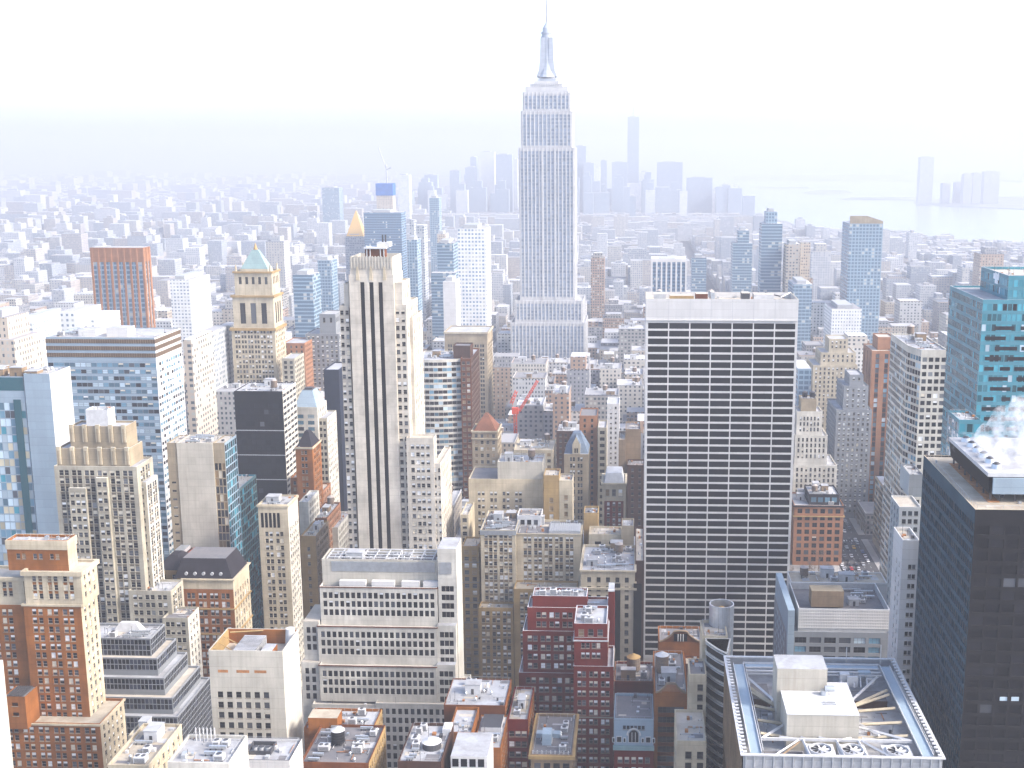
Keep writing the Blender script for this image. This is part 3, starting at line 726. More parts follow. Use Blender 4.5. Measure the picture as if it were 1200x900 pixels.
for (p, s, W, H, f) in wn[:60]:
    o = bpy.data.objects.new('window', win_mesh(W, H, 'dark', 0, 'frame_dark', 0)); COL.objects.link(o); o.location = (p[0] - org[0], p[1] - org[1], p[2] - org[2]); o.parent = b10
zt = T10[0]['z1']; q = MB()     # louvred screen, blank stone panels, roof steel
q.box(rr[0] + 4, rr[1] - 1, rr[2] - .2, rr[2] + .1, zt - 5.2, zt - .9, M['mech_metal']); q.box(rr[1] + 1.6, rr[1] + 6.6, 466.05, 466.25, zt - 4.4, zt + .6, M['mech_metal']); q.build('louver_screen', b10)
q = MB()
for k in range(10):
    a = rr[0] + 2 + k * (rr[1] - rr[0] - 4) / 9
    q.box(a - .18, a + .18, rr[2] + 1, rr[3] - 1, zt - .2, zt + .25, M['mech_white'])
for k in range(4): q.box(rr[0] + 1.8, rr[1] - 1.6, rr[2] + 1.5 + k * 3.4, rr[2] + 1.85 + k * 3.4, zt + .26, zt + .6, M['mech_white'])
q.build('roof_steel', b10)
rooftop(b10, (rr[0] + 2, rr[1] - 3, rr[2] + 1, rr[3]), zt - 2.4, 10, 21, kinds=('ac', 'ac', 'ac', 'duct', 'bulkhead', 'vent'))
tr = T10[1]['rect']; q = MB(); zz = T10[1]['z1']
for a0, a1 in ((8, 19), (21.5, 31), (34, 41.5), (43, 51)): q.box(tr[0] + a0, tr[0] + a1, tr[2] - .01 + 1.2, tr[2] + 3.5, zz - .9, zz + 2.0, M['white_panel'])
q.build('parapet_panel', b10)

cw = F(spm='spandrel_tan', bay=5.6, pair=2.1, ww=1.2, wh=1.75, fl=3.5, pal='blinds', mx=.5)
cw3 = F(bay=8.0, k=3, pair=2.3, ww=1.3, wh=1.8, fl=3.5, pal='blinds', mx=.8)
building('cream_block', 'cream office slab with a windowless upper wall behind the stepped yellow block', [
    t(583, 636, 541, 600, 18, 'concrete_pale', F(n=1, ww=1.4, wh=2, fl=7, top=6, mx=10, pal='dark'), roof='roof_white'),
    t(549, 636.4, 561, 598, 26, 'stone_cream', F(bay=6.5, pair=2.1, ww=1.3, wh=1.8, fl=3.6, pal='blinds', top=6, mx=1, plain_cols=(4, 5)), roof='roof_dark')], cat=OFF, vb=640, clutter=3, seed=31)
building('cream_annex', 'tall tan wall with single stacked windows right of the windowless cream slab', [
    t(636.8, 655, 557, 590, 14, 'stone_yellow', F(n=1, ww=1.7, wh=2.4, fl=4.4, pal='warm', top=11), roof='roof_tan', ground=True), t(655.3, 671, 563, 590, 14, 'stone_cream', F(n=1, ww=1.7, wh=2.4, fl=4.4, pal='warm', top=7), roof='roof_tan', ground=True)], cat='building', vb=620)
b11, T11 = building('stepped_block', 'wide yellow-cream office block with paired windows and green metal roof edge', [
    t(606, 634, 604, 566, 12, 'mech_white', F(bay=2.6, ww=2.1, wh=2.3, fl=4, rows=1, top=1.5, pal='dark', mx=1), roof='roof_dark', z0=at(606, 622, 560)[1] - 1),
    t(563, 604, 621, 549, 32, 'stone_cream', F(bay=7.3, k=3, pair=2.2, ww=1.45, wh=1.9, fl=3.5, pal='blinds', mx=.3, spm='spandrel_tan'), roof='roof_dark', ground=True, corn=[(.2, 2.2, .25, 'mech_metal')]),
    t(604.2, 681, 625, 552, 22, 'stone_cream', F(bay=5.1, pair=2.1, ww=1.45, wh=1.95, fl=3.5, pal='blinds', mx=.6, top=1.0, spm='spandrel_tan'), roof='roof_dark', ground=True, corn=[(-.1, .5, .4, 'stone_cream')]),
    t(602, 676, 690, 540, 11.9, 'stone_yellow', F(bay=5.1, pair=2.1, ww=1.45, wh=1.95, fl=3.5, pal='blinds', mx=.6, spm='spandrel_tan'), roof='roof_cream', ground=True),
    t(561, 601.5, 712, 541, 7.8, 'stone_yellow', F(bay=5.1, pair=2.1, ww=1.45, wh=1.95, fl=3.5, pal='blinds', mx=.6, spm='spandrel_tan'), roof='roof_cream', ground=True),
], cat=OFF, vb=815)
r11 = T11[1]['rect']; rooftop(b11, r11, T11[1]['z1'] - .9, 9, 41, kinds=('ac', 'duct', 'ac', 'bulkhead', 'duct'))
r11 = T11[2]['rect']; rooftop(b11, (r11[0] + 4, r11[1], r11[2] + 14, r11[3]), T11[2]['z1'] - .9, 5, 43, kinds=('ac', 'duct', 'bulkhead'))
q = MB(); q.box(r11[0] + 16, r11[1] - .5, r11[2] + .6, r11[2] + 13, T11[2]['z1'] - .88, T11[2]['z1'] + 1.2, M['mech_grey'])
for k in range(14): q.box(r11[0] + 16.4 + k * 1.05, r11[0] + 16.9 + k * 1.05, r11[2] + .7, r11[2] + 12.9, T11[2]['z1'] + 1.2, T11[2]['z1'] + 1.5, M['mech_grey'])
q.build('ribbed_roof', b11)
building('narrow_building', 'narrow cream and tan building between the pale office block and the stepped yellow block', [
    t(539.5, 549, 603, 572, 22, 'stone_cream', F(bay=3.0, ww=2.3, wh=1.9, fl=3.5, pal='blinds', mx=.4), side=None, roof='roof_white', ground=True), t(541, 561, 640, 556, 15, 'stone_yellow', F(bay=3.6, ww=2.3, wh=1.9, fl=3.5, pal='warm', mx=.4, belt=3), roof='roof_tan', ground=True)], cat='building', vb=780)
b12d, T12d = building('low_block', 'squat cream building with tall side wall, cluttered roof and stone pilasters', [
    t(684, 701, 601, 566, 12, 'stone_yellow', F(n=1, ww=1.6, wh=1.6, fl=14, pal='dark', top=3), roof='roof_dark', z0=0, ground=True),
    t(690, 728, 626, 552, 13, 'stone_cream', F(n=2, ww=3, wh=1.6, fl=5, top=2, pal='dark'), roof='roof_cream', ground=True),
    t(728.5, 743, 616, 548, 12, 'stone_beige', None, roof='roof_white', ground=True),
    t(681, 744, 668, 512, 35, 'stone_cream', F(n=5, ww=1.5, wh=2.1, fl=4.2, pal='dark', top=2.4, mx=1.5), roof='roof_white', ground=True, corn=[(-.1, .7, .7, 'stone_cream'), (8.0, 1.0, .9, 'stone_cream')]),
], cat='building', vb=760)
r = T12d[3]['rect']; rooftop(b12d, (r[0], r[1], r[2] + 4, r[3]), T12d[3]['z1'] - .9, 16, 44, kinds=('bulkhead', 'tank', 'ac', 'duct', 'ac', 'vent', 'bulkhead', 'ac', 'duct'))
# recess bays of that block, their shade put in as black slabs
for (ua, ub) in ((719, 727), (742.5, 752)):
    x0, zz = at(ua, 684, 511.5); x1, _ = at(ub, 684, 511.5); q = MB(); q.box(x0, x1, 511.4, 511.9, 0, zz, M['black_wall']); q.build('recess_shade', b12d)
building('dark_slab', 'thin black slab wall just left of the broad white tower', [t(744.5, 755, 657, 520, 50, 'brick_dark', None, roof='roof_tan')], cat='building', vb=760)

rw = F(bay=5.0, pair=2.1, ww=1.45, wh=1.95, fl=3.7, pal='blinds', mx=.6)
b12, T12 = building('red_brick_building', 'dark red brick apartment block with white-edged roof terraces and a projecting front slab', [
    t(624, 688, 698, 432, 9, 'brick_red', F(bay=4.2, ww=2.1, wh=2.2, fl=4.5, pal='dark', top=1.6, rows=1, mx=1), coping='mech_white', roof='roof_white'),
    t(618, 712, 711.5, 430, 12, 'brick_red', rw, coping='mech_white', roof='roof_white'),
    t(612.5, 712.4, 739, 428, 15, 'brick_red', rw, coping='mech_white', roof='roof_white'),
    t(608, 712.8, 788, 426, 18, 'brick_red', rw, z0=0, coping='mech_white', roof='roof_white'),
    t(673, 711.5, 730.5, 408, 17.8, 'brick_red', F(n=3, ww=2.0, wh=2.3, fl=3.9, pal='warm', top=1.5, mx=.8, rows=1), coping='mech_white', roof='roof_white', z0=None, ground=False, corn=[(6.2, .5, .5, 'mech_white')]),
    t(672.6, 712, 747, 407.6, 18.3, 'brick_red', F(bay=3.9, pair=1.7, ww=1.3, wh=1.9, fl=3.75, pal='blinds', mx=.3), coping='mech_white', roof='roof_white', cap=False),
    t(672, 719, 780.5, 407, 18.9, 'brick_red', F(bay=4.3, pair=1.7, ww=1.35, wh=1.9, fl=3.75, pal='blinds', mx=.3, belt=7), coping='mech_white', roof='roof_white'),
], cat='building', vb=900)
for tt, n_, sd_ in ((T12[0], 5, 3), (T12[4], 4, 7), (T12[1], 3, 12)):
    rooftop(b12, tt['rect'], tt['z1'] - .9, n_, sd_, kinds=('ac', 'vent', 'ac', 'duct'))
building('red_brick_building', 'narrow red brick rear wing with white parapet right of the projecting red slab', [t(705, 720, 694, 430.5, 20, 'brick_red', F(n=1, ww=5, wh=5.5, fl=8, pal='dark', rows=1, top=3.5, frame=False), coping='mech_white', roof='roof_white', x1=at(720, 694, 430.5)[0])], cat='building') if False else None
q = MB(); x0, z1 = at(712.9, 693, 430.5); x1, _ = at(720, 693, 430.5); q.box(x0, x1, 430.5, 440, 0, z1, M['brick_red'], M['roof_white']); q.box(x0 - .1, x1 + .1, 430.3, 431, z1 - .02, z1 + .6, M['mech_white']); q.build('rear_wing', b12)
# low roofs before the red block
b13, T13 = building('low_building', 'low orange ornamented cornice with dark roof sunk in shadow before the red block', [
    t(622, 671, 884, 372, 30, 'brick_tan', F(n=4, ww=2.2, wh=2.4, fl=3.8, pal='dark', top=2.4, mx=.6), roof='roof_dark', corn=[(.2, 1.2, .8, 'stone_yellow')])], cat='building')
r = T13[0]['rect']; z = T13[0]['z1'] - .9
q = MB(); q.box(r[0] + 3.2, r[0] + 6.4, r[2] + 8, r[2] + 13, z, z + 4.2, M['blue_panel']); q.build('bulkhead', b13); q = MB(); q.box(r[0] + .8, r[0] + 9, r[2] + 13.4, r[2] + 16, z, z + 1.6, M['blue_panel']); q.build('bulkhead', b13)  # boxes for roof tarps; the blue light on them is in the colour
rooftop(b13, (r[0] + 7, r[1], r[2] + 2, r[3] - 4), z, 5, 51, kinds=('ac', 'duct', 'ac', 'vent'))
for k in range(9): 
    q = MB(); q.box(r[0] + .5 + k * 1.5, r[0] + .9 + k * 1.5, r[2] + .4, r[2] + .8, z + .9, z + 2.0, M['mech_grey']); q.build('finial', b13)
building('brick_building', 'mid-height red brick building with pale terrace roof beside the dark red block', [
    t(594.5, 619, 843, 388, 26, 'brick_red', F(n=3, ww=1.6, wh=1.9, fl=3.9, pal='blinds', mx=.4, top=3.5), side=F(bay=3, pal='warm'), sidewall='brick_orange', roof='roof_cream')], cat='building', clutter=3, seed=61)
b14, T14 = building('brick_building', 'brick building under wide blue-white roofs with sunken terrace and white framed greenhouse front', [
    t(520, 592, 826, 392, 22, 'brick_brown', None, side=F(bay=3, pal='warm'), sidewall='brick_orange', roof='roof_white', par=.4, ground=True),
    t(525, 553, 858, 372, 19, 'brick_orange', F(n=3, ww=1.3, wh=2, fl=4, pal='dark', top=2.6), roof='roof_white', par=1.1, ground=True),
    t(553.3, 587, 876, 368, 23.6, 'brick_orange', None, side=F(bay=3, pal='warm'), sidewall='brick_orange', roof='roof_white', par=.4, ground=True),
], cat='building')
r = T14[0]['rect']; z = T14[0]['z1']; rooftop(b14, (r[0] + 4, r[1] - 3, r[2] + 2, r[3]), z - .4, 5, 62, kinds=('vent', 'bulkhead', 'vent', 'ac'))
q = MB(); a0, zz = at(566, 850, 386); q.box(a0, a0 + 7, 380, 390, T14[2]['z1'] - .38, T14[2]['z1'] + 1.2, M['mech_white'], M['mech_dark']); q.build('air_handler', b14)
rooftop(b14, (a0 - 1, a0 + 9, 371, 379), T14[2]['z1'] - .4, 4, 63, kinds=('ac', 'duct', 'ac'))
q = MB(); x0, z1 = at(528, 886, 350); x1, _ = at(571, 886, 350); q.box(x0, x1, 350, 366, 0, z1, M['white_panel'], M['roof_white']); 
wn = []
q.build('glasshouse', b14)
for k in range(4):
    q = MB(); a = x0 + .5 + k * (x1 - x0 - .8) / 4; q.box(a, a + (x1 - x0) / 4 - .9, 349.93, 350.1, z1 - 3.6, z1 - .9, M['dark']); q.build('window', b14)
b15, T15 = building('small_building', 'small building with a white curved roof housing and black machinery at the bottom edge', [t(466, 517, 892, 345, 26, 'brick_dark', None, roof='roof_white')], cat='building')
r = T15[0]['rect']; z = T15[0]['z1'] - .9
q = MB(); q.cyl(r[0] + 9, r[2] + 11, z, z + 2.2, 3.0, M['mech_dark'], 20); q.cyl(r[0] + 9, r[2] + 11, z + 2.2, z + 3.1, 3.2, M['mech_white'], 20, 1.2); q.build('drum', b15)
q = MB(); q.box(r[0] + 11, r[0] + 13.8, r[2] + 20, r[2] + 25, z, z + 1.8, M['mech_white']); q.build('bulkhead', b15)
rooftop(b15, (r[0], r[0] + 7, r[2], r[3]), z, 5, 71, kinds=('duct', 'ac')); rooftop(b15, (r[0] + 13, r[1], r[2], r[3] - 6), z, 8, 72, kinds=('ac', 'ac', 'duct', 'vent'))

# ---- right of the red block
b16, T16 = building('brick_building', 'windowless dark red brick wall with crowded water tank roof beside the projecting red slab', [
    t(720, 766, 798, 425, 18, 'brick_red', None, roof='roof_dark', coping='stone_pink')], cat='building', vb=870)
r = T16[0]['rect']; z = T16[0]['z1'] - .9
tx, tz = at(742.5, 786, 436); water_tank(b16, tx, 436, z, 2.6, 5.0, 1.0, M['brick_tan'] if False else M['tank_wood'], M['stone_yellow'])
rooftop(b16, (r[0], r[1], r[2] + .5, r[2] + 8), z, 6, 81, kinds=('bulkhead', 'ac', 'bulkhead', 'vent', 'ac')); rooftop(b16, (r[0] + 10, r[1], r[2] + 10, r[3]), z, 4, 83, kinds=('ac', 'ac', 'duct'))
b17, T17 = building('theatre_building', 'white glazed facade with tall arched window set above dark red brick floors', [
    t(719.5, 766, 842, 388, 20, 'blue_panel', F(n=6, ww=.9, wh=1.3, fl=3.2, rows=1, top=1.7, pal='dark', mx=3.0), roof='roof_dark'),
    t(719.3, 766.2, 875, 387.8, 20.4, 'brick_red', F(n=5, ww=1.4, wh=2, fl=3.9, pal='blinds', mx=1, top=3), roof='roof_dark', cap=False)], cat='building')
r = T17[0]['rect']; q = MB(); xm = (r[0] + r[1]) / 2; z = T17[1]['z1']
q.box(r[0] - .3, r[1] + .3, 387.1, 388.05, z - 1.0, z + .5, M['copper_green']); q.build('balcony', b17)
for dx, w_, h_ in ((-5.1, 1.5, 1.9), (0, 3.4, 2.6), (5.1, 1.5, 1.9), (-7.0, .6, 1.4), (7.0, .6, 1.4), (-3.2, .6, 1.4), (3.2, .6, 1.4)):
    q = MB(); q.box(xm + dx - w_ / 2 - .2, xm + dx + w_ / 2 + .2, 387.85, 388.1, z + 1.6, z + 2.1 + h_, M['white_panel']); q.build('surround', b17)
    q = MB(); q.box(xm + dx - w_ / 2, xm + dx + w_ / 2, 387.8, 388.0, z + 1.8, z + 1.8 + h_, M['dark'])
    if dx == 0:
        q.poly([(xm + 1.7 * cos(pi * k / 10), 387.78, z + 1.82 + h_ + 1.9 * sin(pi * k / 10)) for k in range(11)][::-1], M['dark'])
    q.build('window', b17)
q = MB(); k_ = [(xm + 2.3 * cos(pi * k / 12), 387.84, z + 4.4 + 2.5 * sin(pi * k / 12)) for k in range(13)]
for a, c in zip(k_, k_[1:]): q.bar(a, c, .28, M['white_panel'], 5)
for dx in (-.6, .6): q.box(xm + dx - .09, xm + dx + .09, 387.68, 387.76, z + 1.8, z + 5.6, M['white_panel'])
q.build('arch', b17)
def gable_top(root, x0, x1, y, z, h, wm, tm, thick=1.2):
    """curved parapet gable: low shoulders sweeping up to a round centre"""
    n = 24; pts = []
    for k in range(n + 1):
        s = k / n; d = abs(s - .5) * 2
        hh = h if d < .36 else h * .72 * (1 - ((d - .36) / .64)) ** 1.5 + .15
        if d < .36: hh = h * (.86 + .14 * sqrt(1 - (d / .36) ** 2))
        pts.append((x0 + (x1 - x0) * s, hh))
    q = MB()
    for (a, ha), (c, hc) in zip(pts, pts[1:]):
        v = [(a, y, z), (c, y, z), (c, y, z + hc), (a, y, z + ha), (a, y + thick, z), (c, y + thick, z), (c, y + thick, z + hc), (a, y + thick, z + ha)]
        q.poly([v[0], v[1], v[2], v[3]], wm); q.poly([v[5], v[4], v[7], v[6]], wm); q.poly([v[3], v[2], v[6], v[7]], tm)
    q.build('gable', root)
    q = MB()
    for (a, ha), (c, hc) in zip(pts, pts[1:]): q.bar((a, y - .1, z + ha), (c, y - .1, z + hc), .3, tm, 5)
    q.build('gable_coping', root)
b18, T18 = building('brick_building', 'orange brick building with curved baroque gable and dark arched window bay', [
    t(767, 806, 812, 392, 36, 'brick_orange', F(n=3, ww=3.2, wh=2.1, fl=3.75, pal='dark', mx=1.4, top=4.5, spm='brick_brown'), roof='roof_dark')], cat='building')
r = T18[0]['rect']; gable_top(b18, r[0] + .5, r[1] - .5, r[2] + .1, T18[0]['z1'] - .05, 3.6, M['stone_pink'], M['brick_tan'])
q = MB(); x0 = r[0]; q.box(x0 + 2.6, r[1] - 2.6, r[2] - .12, r[2] + .1, T18[0]['z1'] - 2, T18[0]['z1'] + .6, M['brick_orange']); q.build('panel', b18)
rooftop(b18, (r[0], r[1], r[2] + 6, r[3]), T18[0]['z1'] - .9, 8, 85, kinds=('ac', 'ac', 'bulkhead', 'duct'))
tx, tz = at(771.5, 795, 412); water_tank(b18, tx + 1.3, 412, T18[0]['z1'] - .9, 2.4, 6.2, .3, M['tank_wood'], M['mech_white'])
b19, T19 = building('brick_building', 'plain orange-brown brick wall topped by a curved gable with white columned window', [
    t(772, 823, 752, 442, 16, 'brick_orange', None, roof='roof_dark', ground=True), t(768, 784, 779, 436, 5.8, 'brick_orange', None, roof='roof_dark', ground=True), t(803, 826, 778, 434, 7.8, 'brick_brown', None, roof='roof_tan', ground=True)], cat='building', vb=830)
r = T19[0]['rect']; gable_top(b19, r[0] + .3, r[1] - .3, r[2] + .05, T19[0]['z1'] - .05, 4.6, M['brick_brown'], M['brick_tan'])
q = MB(); xm = (r[0] + r[1]) / 2; q.box(xm - 2.6, xm + 2.6, r[2] - .1, r[2] + .1, T19[0]['z1'] + .4, T19[0]['z1'] + 3.4, M['dark']); q.build('window', b19)
for dx in (-1, 0, 1, ):
    q = MB(); q.cyl(xm + dx, r[2] - .25, T19[0]['z1'] + .4, T19[0]['z1'] + 3.4, .16, M['white_panel'], 8); q.build('column', b19)

# ---- curved balcony tower left of the near roof
def arcpts(cx, cy_, r_, a0, a1, n): return [(cx + r_ * cos(radians(a0 + (a1 - a0) * k / n)), cy_ + r_ * sin(radians(a0 + (a1 - a0) * k / n))) for k in range(n + 1)]
b20, T20 = building('curved_tower', 'pale tower with dark curved balcony bands beside the near flat roof', [
    t(823, 853, 745, 385, 14, 'stone_cream', None, roof='roof_cream', ground=True),
    t(808, 828, 790, 372, 12.8, 'stone_cream', F(n=2, ww=1.6, wh=2.2, fl=3.6, pal='dark', top=3, mx=1.2, plain_cols=(0,)), roof='roof_dark', ground=True),
    t(793, 828, 868, 350, 21.8, 'stone_cream', F(n=4, ww=1.7, wh=2.3, fl=3.8, pal='dark', top=3, mx=1, plain_cols=(0, 2)), roof='roof_tan', ground=True),
], cat='tower')
x0, zc = at(829, 766, 372); cx0 = at(853, 766, 372)[0]
q = MB(); zz = zc; q2 = MB(); nfl = 0
arc = [(x0, 384.9)] + [(x0 + (cx0 - x0) * (k / 12.0), 384.9 - 13 * sin(radians(10 + 62 * k / 12))) for k in range(13)] + [(cx0 + 2, 384.9)]
q.prism(inset(arc, .5), 0, zc, M['black_wall'], M['roof_dark']); q.build('glass_wall', b20)
while zz > 40:
    q = MB(); q.prism(arc, zz - .5, zz, M['stone_white']); 
    ii = inset(arc, .1); q.prism(ii, zz - 1.25, zz - .98, M['mech_white'])
    q.build('balcony', b20); zz -= 3.7
q = MB(); zz = zc
cxx, cyy = at(845.5, 720, 398); zb = T20[0]['z1'] - .9
zt = at(845.5, 712, 394)[1]
n = 40
ring = [(cxx + 4.3 * cos(2 * pi * k / n), 398 + 4.3 * sin(2 * pi * k / n)) for k in range(n)]
for k in range(n):
    a, c = ring[k], ring[(k + 1) % n]; a2, c2 = [(cxx + (p[0] - cxx) * .92, 398 + (p[1] - 398) * .92) for p in (a, c)]
    q.poly([(*a, 20), (*c, 20), (*c, zt), (*a, zt)], M['mech_metal']); q.poly([(*a, zt), (*c, zt), (*c2, zt), (*a2, zt)], M['mech_white']); q.poly([(*c2, zt - 6), (*a2, zt - 6), (*a2, zt), (*c2, zt)], M['mech_metal'])
q.poly([(cxx + (p[0] - cxx) * .92, 398 + (p[1] - 398) * .92, zt - 3.2) for p in ring], M['mech_rust'])
q.build('silver_drum', b20)
q = MB(); q.cyl(cxx, 398, zt - 3.1, zt - 1.2, 2.9, M['stone_yellow'], 20, .8); q.build('tank_cone', b20)
q = MB()
for k in range(20): q.box(cxx + 4.3 * cos(2 * pi * k / 20) - .06, cxx + 4.3 * cos(2 * pi * k / 20) + .06, 398 + 4.3 * sin(2 * pi * k / 20) - .06, 398 + 4.3 * sin(2 * pi * k / 20) + .06, zb, zt - .05, M['mech_grey'])
q.build('drum_ribs', b20)

# ================================================================ near roof with radiating beams (bottom right)
D0 = 300.0; xl, zr = at(870, 884, D0); xr, _ = at(1106, 884, D0); LR = 64.0; Y1 = D0 + LR
b21 = thing('flat_roof_tower', 'near tower top with white penthouse, radiating beams, three big fans and mirrored facade', 'tower', (xl + xr) / 2, D0)
q = MB(); wn = []
zf = zr - .2
fm_ = F(bay=2.6, ww=1.55, wh=3.2, fl=3.9, pal='mirror', rec=.25, sill=False, frame=False, top=1.0, mx=.6, fin=.35, finw=.35, finm='mech_metal')
facade(q, wn, (xl, D0), (1, 0), xr - xl, 0, zf, fm_, M['mech_grey'])
facade(q, wn, (xl, Y1), (0, -1), LR, 0, zf, F(bay=2.6, ww=1.7, wh=3.4, fl=3.9, pal='mirror', rec=.25, sill=False, frame=False, top=1.0, mx=.6, fin=.3, finw=.35), M['brick_tan'])
q.poly([(xr, D0, 0), (xr, Y1, 0), (xr, Y1, zf), (xr, D0, zf)], M['grey_panel']); q.poly([(xr, Y1, 0), (xl, Y1, 0), (xl, Y1, zf), (xr, Y1, zf)], M['grey_panel'])
q.build('wall', b21); put_windows(b21, wn)
zd = zr - 5.5
q = MB(); q.poly([(xl + .1, D0 + .1, zd), (xr - .1, D0 + .1, zd), (xr - .1, Y1 - .1, zd), (xl + .1, Y1 - .1, zd)], M['roof_white']); q.build('roof', b21)
q = MB()
for (a, b_, c, d_) in ((xl, xl + .25, D0, Y1), (xr - .25, xr, D0, Y1), (xl, xr, Y1 - .25, Y1), (xl, xr, D0 + .02, D0 + .27)):
    q.box(a + .3 * (a == xl and b_ == xr), b_ - .3 * (a == xl and b_ == xr), c, d_, zd - .1, zr - .25, M['mech_metal'])
q.build('parapet', b21)
# perimeter: crenellated white edge and the window-washing track
q = MB()
q.box(xl - .5, xl + .3, D0 - .5, Y1 + .5, zr - .2, zr + .15, M['mech_white']); q.box(xr - .3, xr + .5, D0 - .5, Y1 + .5, zr - .2, zr + .15, M['mech_white'])
q.box(xl + .3, xr - .3, D0 - .5, D0 + .4, zr - .2, zr + .15, M['mech_white']); q.box(xl + .3, xr - .3, Y1 - .4, Y1 + .5, zr - .2, zr + .15, M['mech_white'])
q.build('edge_beam', b21)
for k in range(30):
    q = MB(); yy = D0 + 1 + k * (LR - 2) / 29
    q.box(xl + .2, xl + 1.3, yy - .35, yy + .35, zr + .15, zr + .5, M['mech_white']); q.box(xr - 1.3, xr - .2, yy - .35, yy + .35, zr + .15, zr + .5, M['mech_white']); q.build('edge_bracket', b21)
q = MB()
for side in (0, 1):
    a = xl + 2.2 if side == 0 else xr - 5.4
    q.box(a, a + 3.2, D0 + 1.5, Y1 - 5, zr - .6, zr - .35, M['blue_panel']); q.box(a - .05, a + .15, D0 + 1.5, Y1 - 5, zr - .35, zr + .15, M['mech_white']); q.box(a + 3.05, a + 3.25, D0 + 1.5, Y1 - 5, zr - .35, zr + .15, M['mech_white'])
    q.box(a + 3.7, a + 3.85, D0 + 3, Y1 - 9, zr - .3, zr - .1, M['mech_white'])
q.box(xl + 6, xr - 6, Y1 - 7.5, Y1 - 4.5, zr - .6, zr - .35, M['blue_panel']); q.box(xl + 5.4, xr - 5.4, Y1 - 4.4, Y1 - 4.2, zr - .35, zr + .1, M['mech_white']); q.box(xl + 6, xr - 6, Y1 - 7.8, Y1 - 7.6, zr - .35, zr + .1, M['mech_white'])
q.box(xl + 6, xr - 6, Y1 - 10, Y1 - 9.5, zr - .6, zr - .1, M['mech_white']); q.box(xl + 6, xr - 6, Y1 - 12, Y1 - 11.6, zr - .6, zr - .2, M['mech_grey'])
q.build('track', b21)
roof_dress(b21, (xl + 6.5, at(923, 858, D0 + 11)[0] - 1, D0 + 11, D0 + 38), zd, 5, 16, False); roof_dress(b21, (at(1008, 858, D0 + 11)[0] + 1, xr - 6.5, D0 + 11, D0 + 38), zd, 6, 20, False)
px0, _ = at(923, 858, D0 + 11); px1, _ = at(1008, 858, D0 + 11); ph0, ph1 = D0 + 13, D0 + 34
zp = at(960, 838, ph0)[1]
q = MB(); q.box(px0, px1, ph0, ph1, zd, zp, M['concrete_pale'], M['roof_white'])
q.box(px0 - .1, px1 + .1, ph0 - .1, ph1 + .1, zp, zp + .12, M['mech_white']); q.build('penthouse', b21)
ux0, _ = at(915, 800, D0 + 33); ux1, _ = at(968, 800, D0 + 33); uy0 = D0 + 28; zu = at(940, 784, uy0)[1]
q = MB(); q.box(px0 - 1.2, px0 + (ux1 - ux0), uy0, D0 + 38, zd, zu, M['concrete_pale'], M['roof_white']); q.build('upper_penthouse', b21)
q = MB(); q.cyl(px0 + (ux1 - ux0) - 1, uy0 - 2.2, zp + .1, zp + 1.6, 1.2, M['mech_metal'], 14); q.bar((px0 + (ux1 - ux0) - 1, uy0 - 2.2, zp + 2), (px0 + (ux1 - ux0) + 1.8, uy0 - 2.2, zp + 2), .9, M['mech_metal'], 12); q.build('exhaust', b21)
q = MB(); q.box(px1 - 9, px1 - 5.5, ph0 + 6, ph0 + 6.5, zp + .12, zp + .5, M['mech_grey']); q.box(px1 - 9, px1 - 5.5, ph0 + 7.2, ph0 + 7.7, zp + .12, zp + .5, M['mech_grey']); q.build('roof_vent', b21)
def beam(a, b_, r=.55, mat='mech_white'):
    q = MB(); q.bar(a, b_, r, M[mat], 4); q.build('beam', b21)
zb_ = zr - .9
for k, (ya, yb) in enumerate(((14, 14), (22, 22), (30, 31), (40, 40), (47, 43))):
    beam((px0, D0 + min(ya, 32) + 1, zb_ - 1.5), (xl + 6.3, D0 + yb, zb_), .5, 'stone_cream'); beam((px1, D0 + min(ya, 32) + 1, zb_ - 1.5), (xr - 6.3, D0 + yb, zb_), .5, 'stone_cream')
for a, b_ in (((px0, D0 + 20), (xl + 6.3, D0 + 11)), ((px0, D0 + 33), (xl + 6.3, D0 + 50)), ((px1, D0 + 20), (xr - 6.3, D0 + 11)), ((px1, D0 + 24), (px1 + 6, D0 + 14)), ((px1, D0 + 33), (xr - 7, D0 + 53))):
    beam((*a, zb_ - .3), (*b_, zb_), .45, 'mech_white')
q = MB(); q.box(xl + 6, xr - 6, D0 + 10.3, D0 + 10.8, zr - 1.2, zr - .4, M['mech_white']); q.build('front_girder', b21)
for a, b_ in ((px0 + 4, px0 + 6), (px0 + 9, px0 + 13.5), (px0 + 18, px0 + 13.5), (px1 + 1, px1 + 9), (px0 - 2, px0 + 5.5), (xl + 8, px0 + 3)):
    beam((a, D0 + 12.8 if a != xl + 8 else D0 + 1, zb_ - .3), (b_, D0 + 10.5, zb_), .3)
for a in (px0 + 4.2, px0 + 13.5, px1 - .5): beam((a, D0 + 10.3, zb_), (a + .9, D0 + .6, zb_), .38)
beam((px1 + .5, D0 + 10.3, zb_), (px1 + 7.5, D0 + .6, zb_), .4); beam((px0 + 3.4, D0 + 10.3, zb_ - .4), (px0 - 4, D0 + .6, zb_ - .4), .3, 'brick_tan')
q = MB(); q.box(xl + 6.5, px0 - 1.4, D0 + 40, Y1 - 13, zd, zd + 2.4, M['brick_dark'], M['roof_dark']); q.box(px1 + 2, xr - 6.6, D0 + 40, D0 + 47, zd, zd + 2.4, M['brick_dark'], M['roof_dark']); q.build('plant_room', b21)
q = MB(); q.box(xl + 7, px0 + 4, D0 + 2, D0 + 9.4, zd, zd + 1.6, M['brick_dark'], M['roof_dark']); q.build('plant_room', b21)
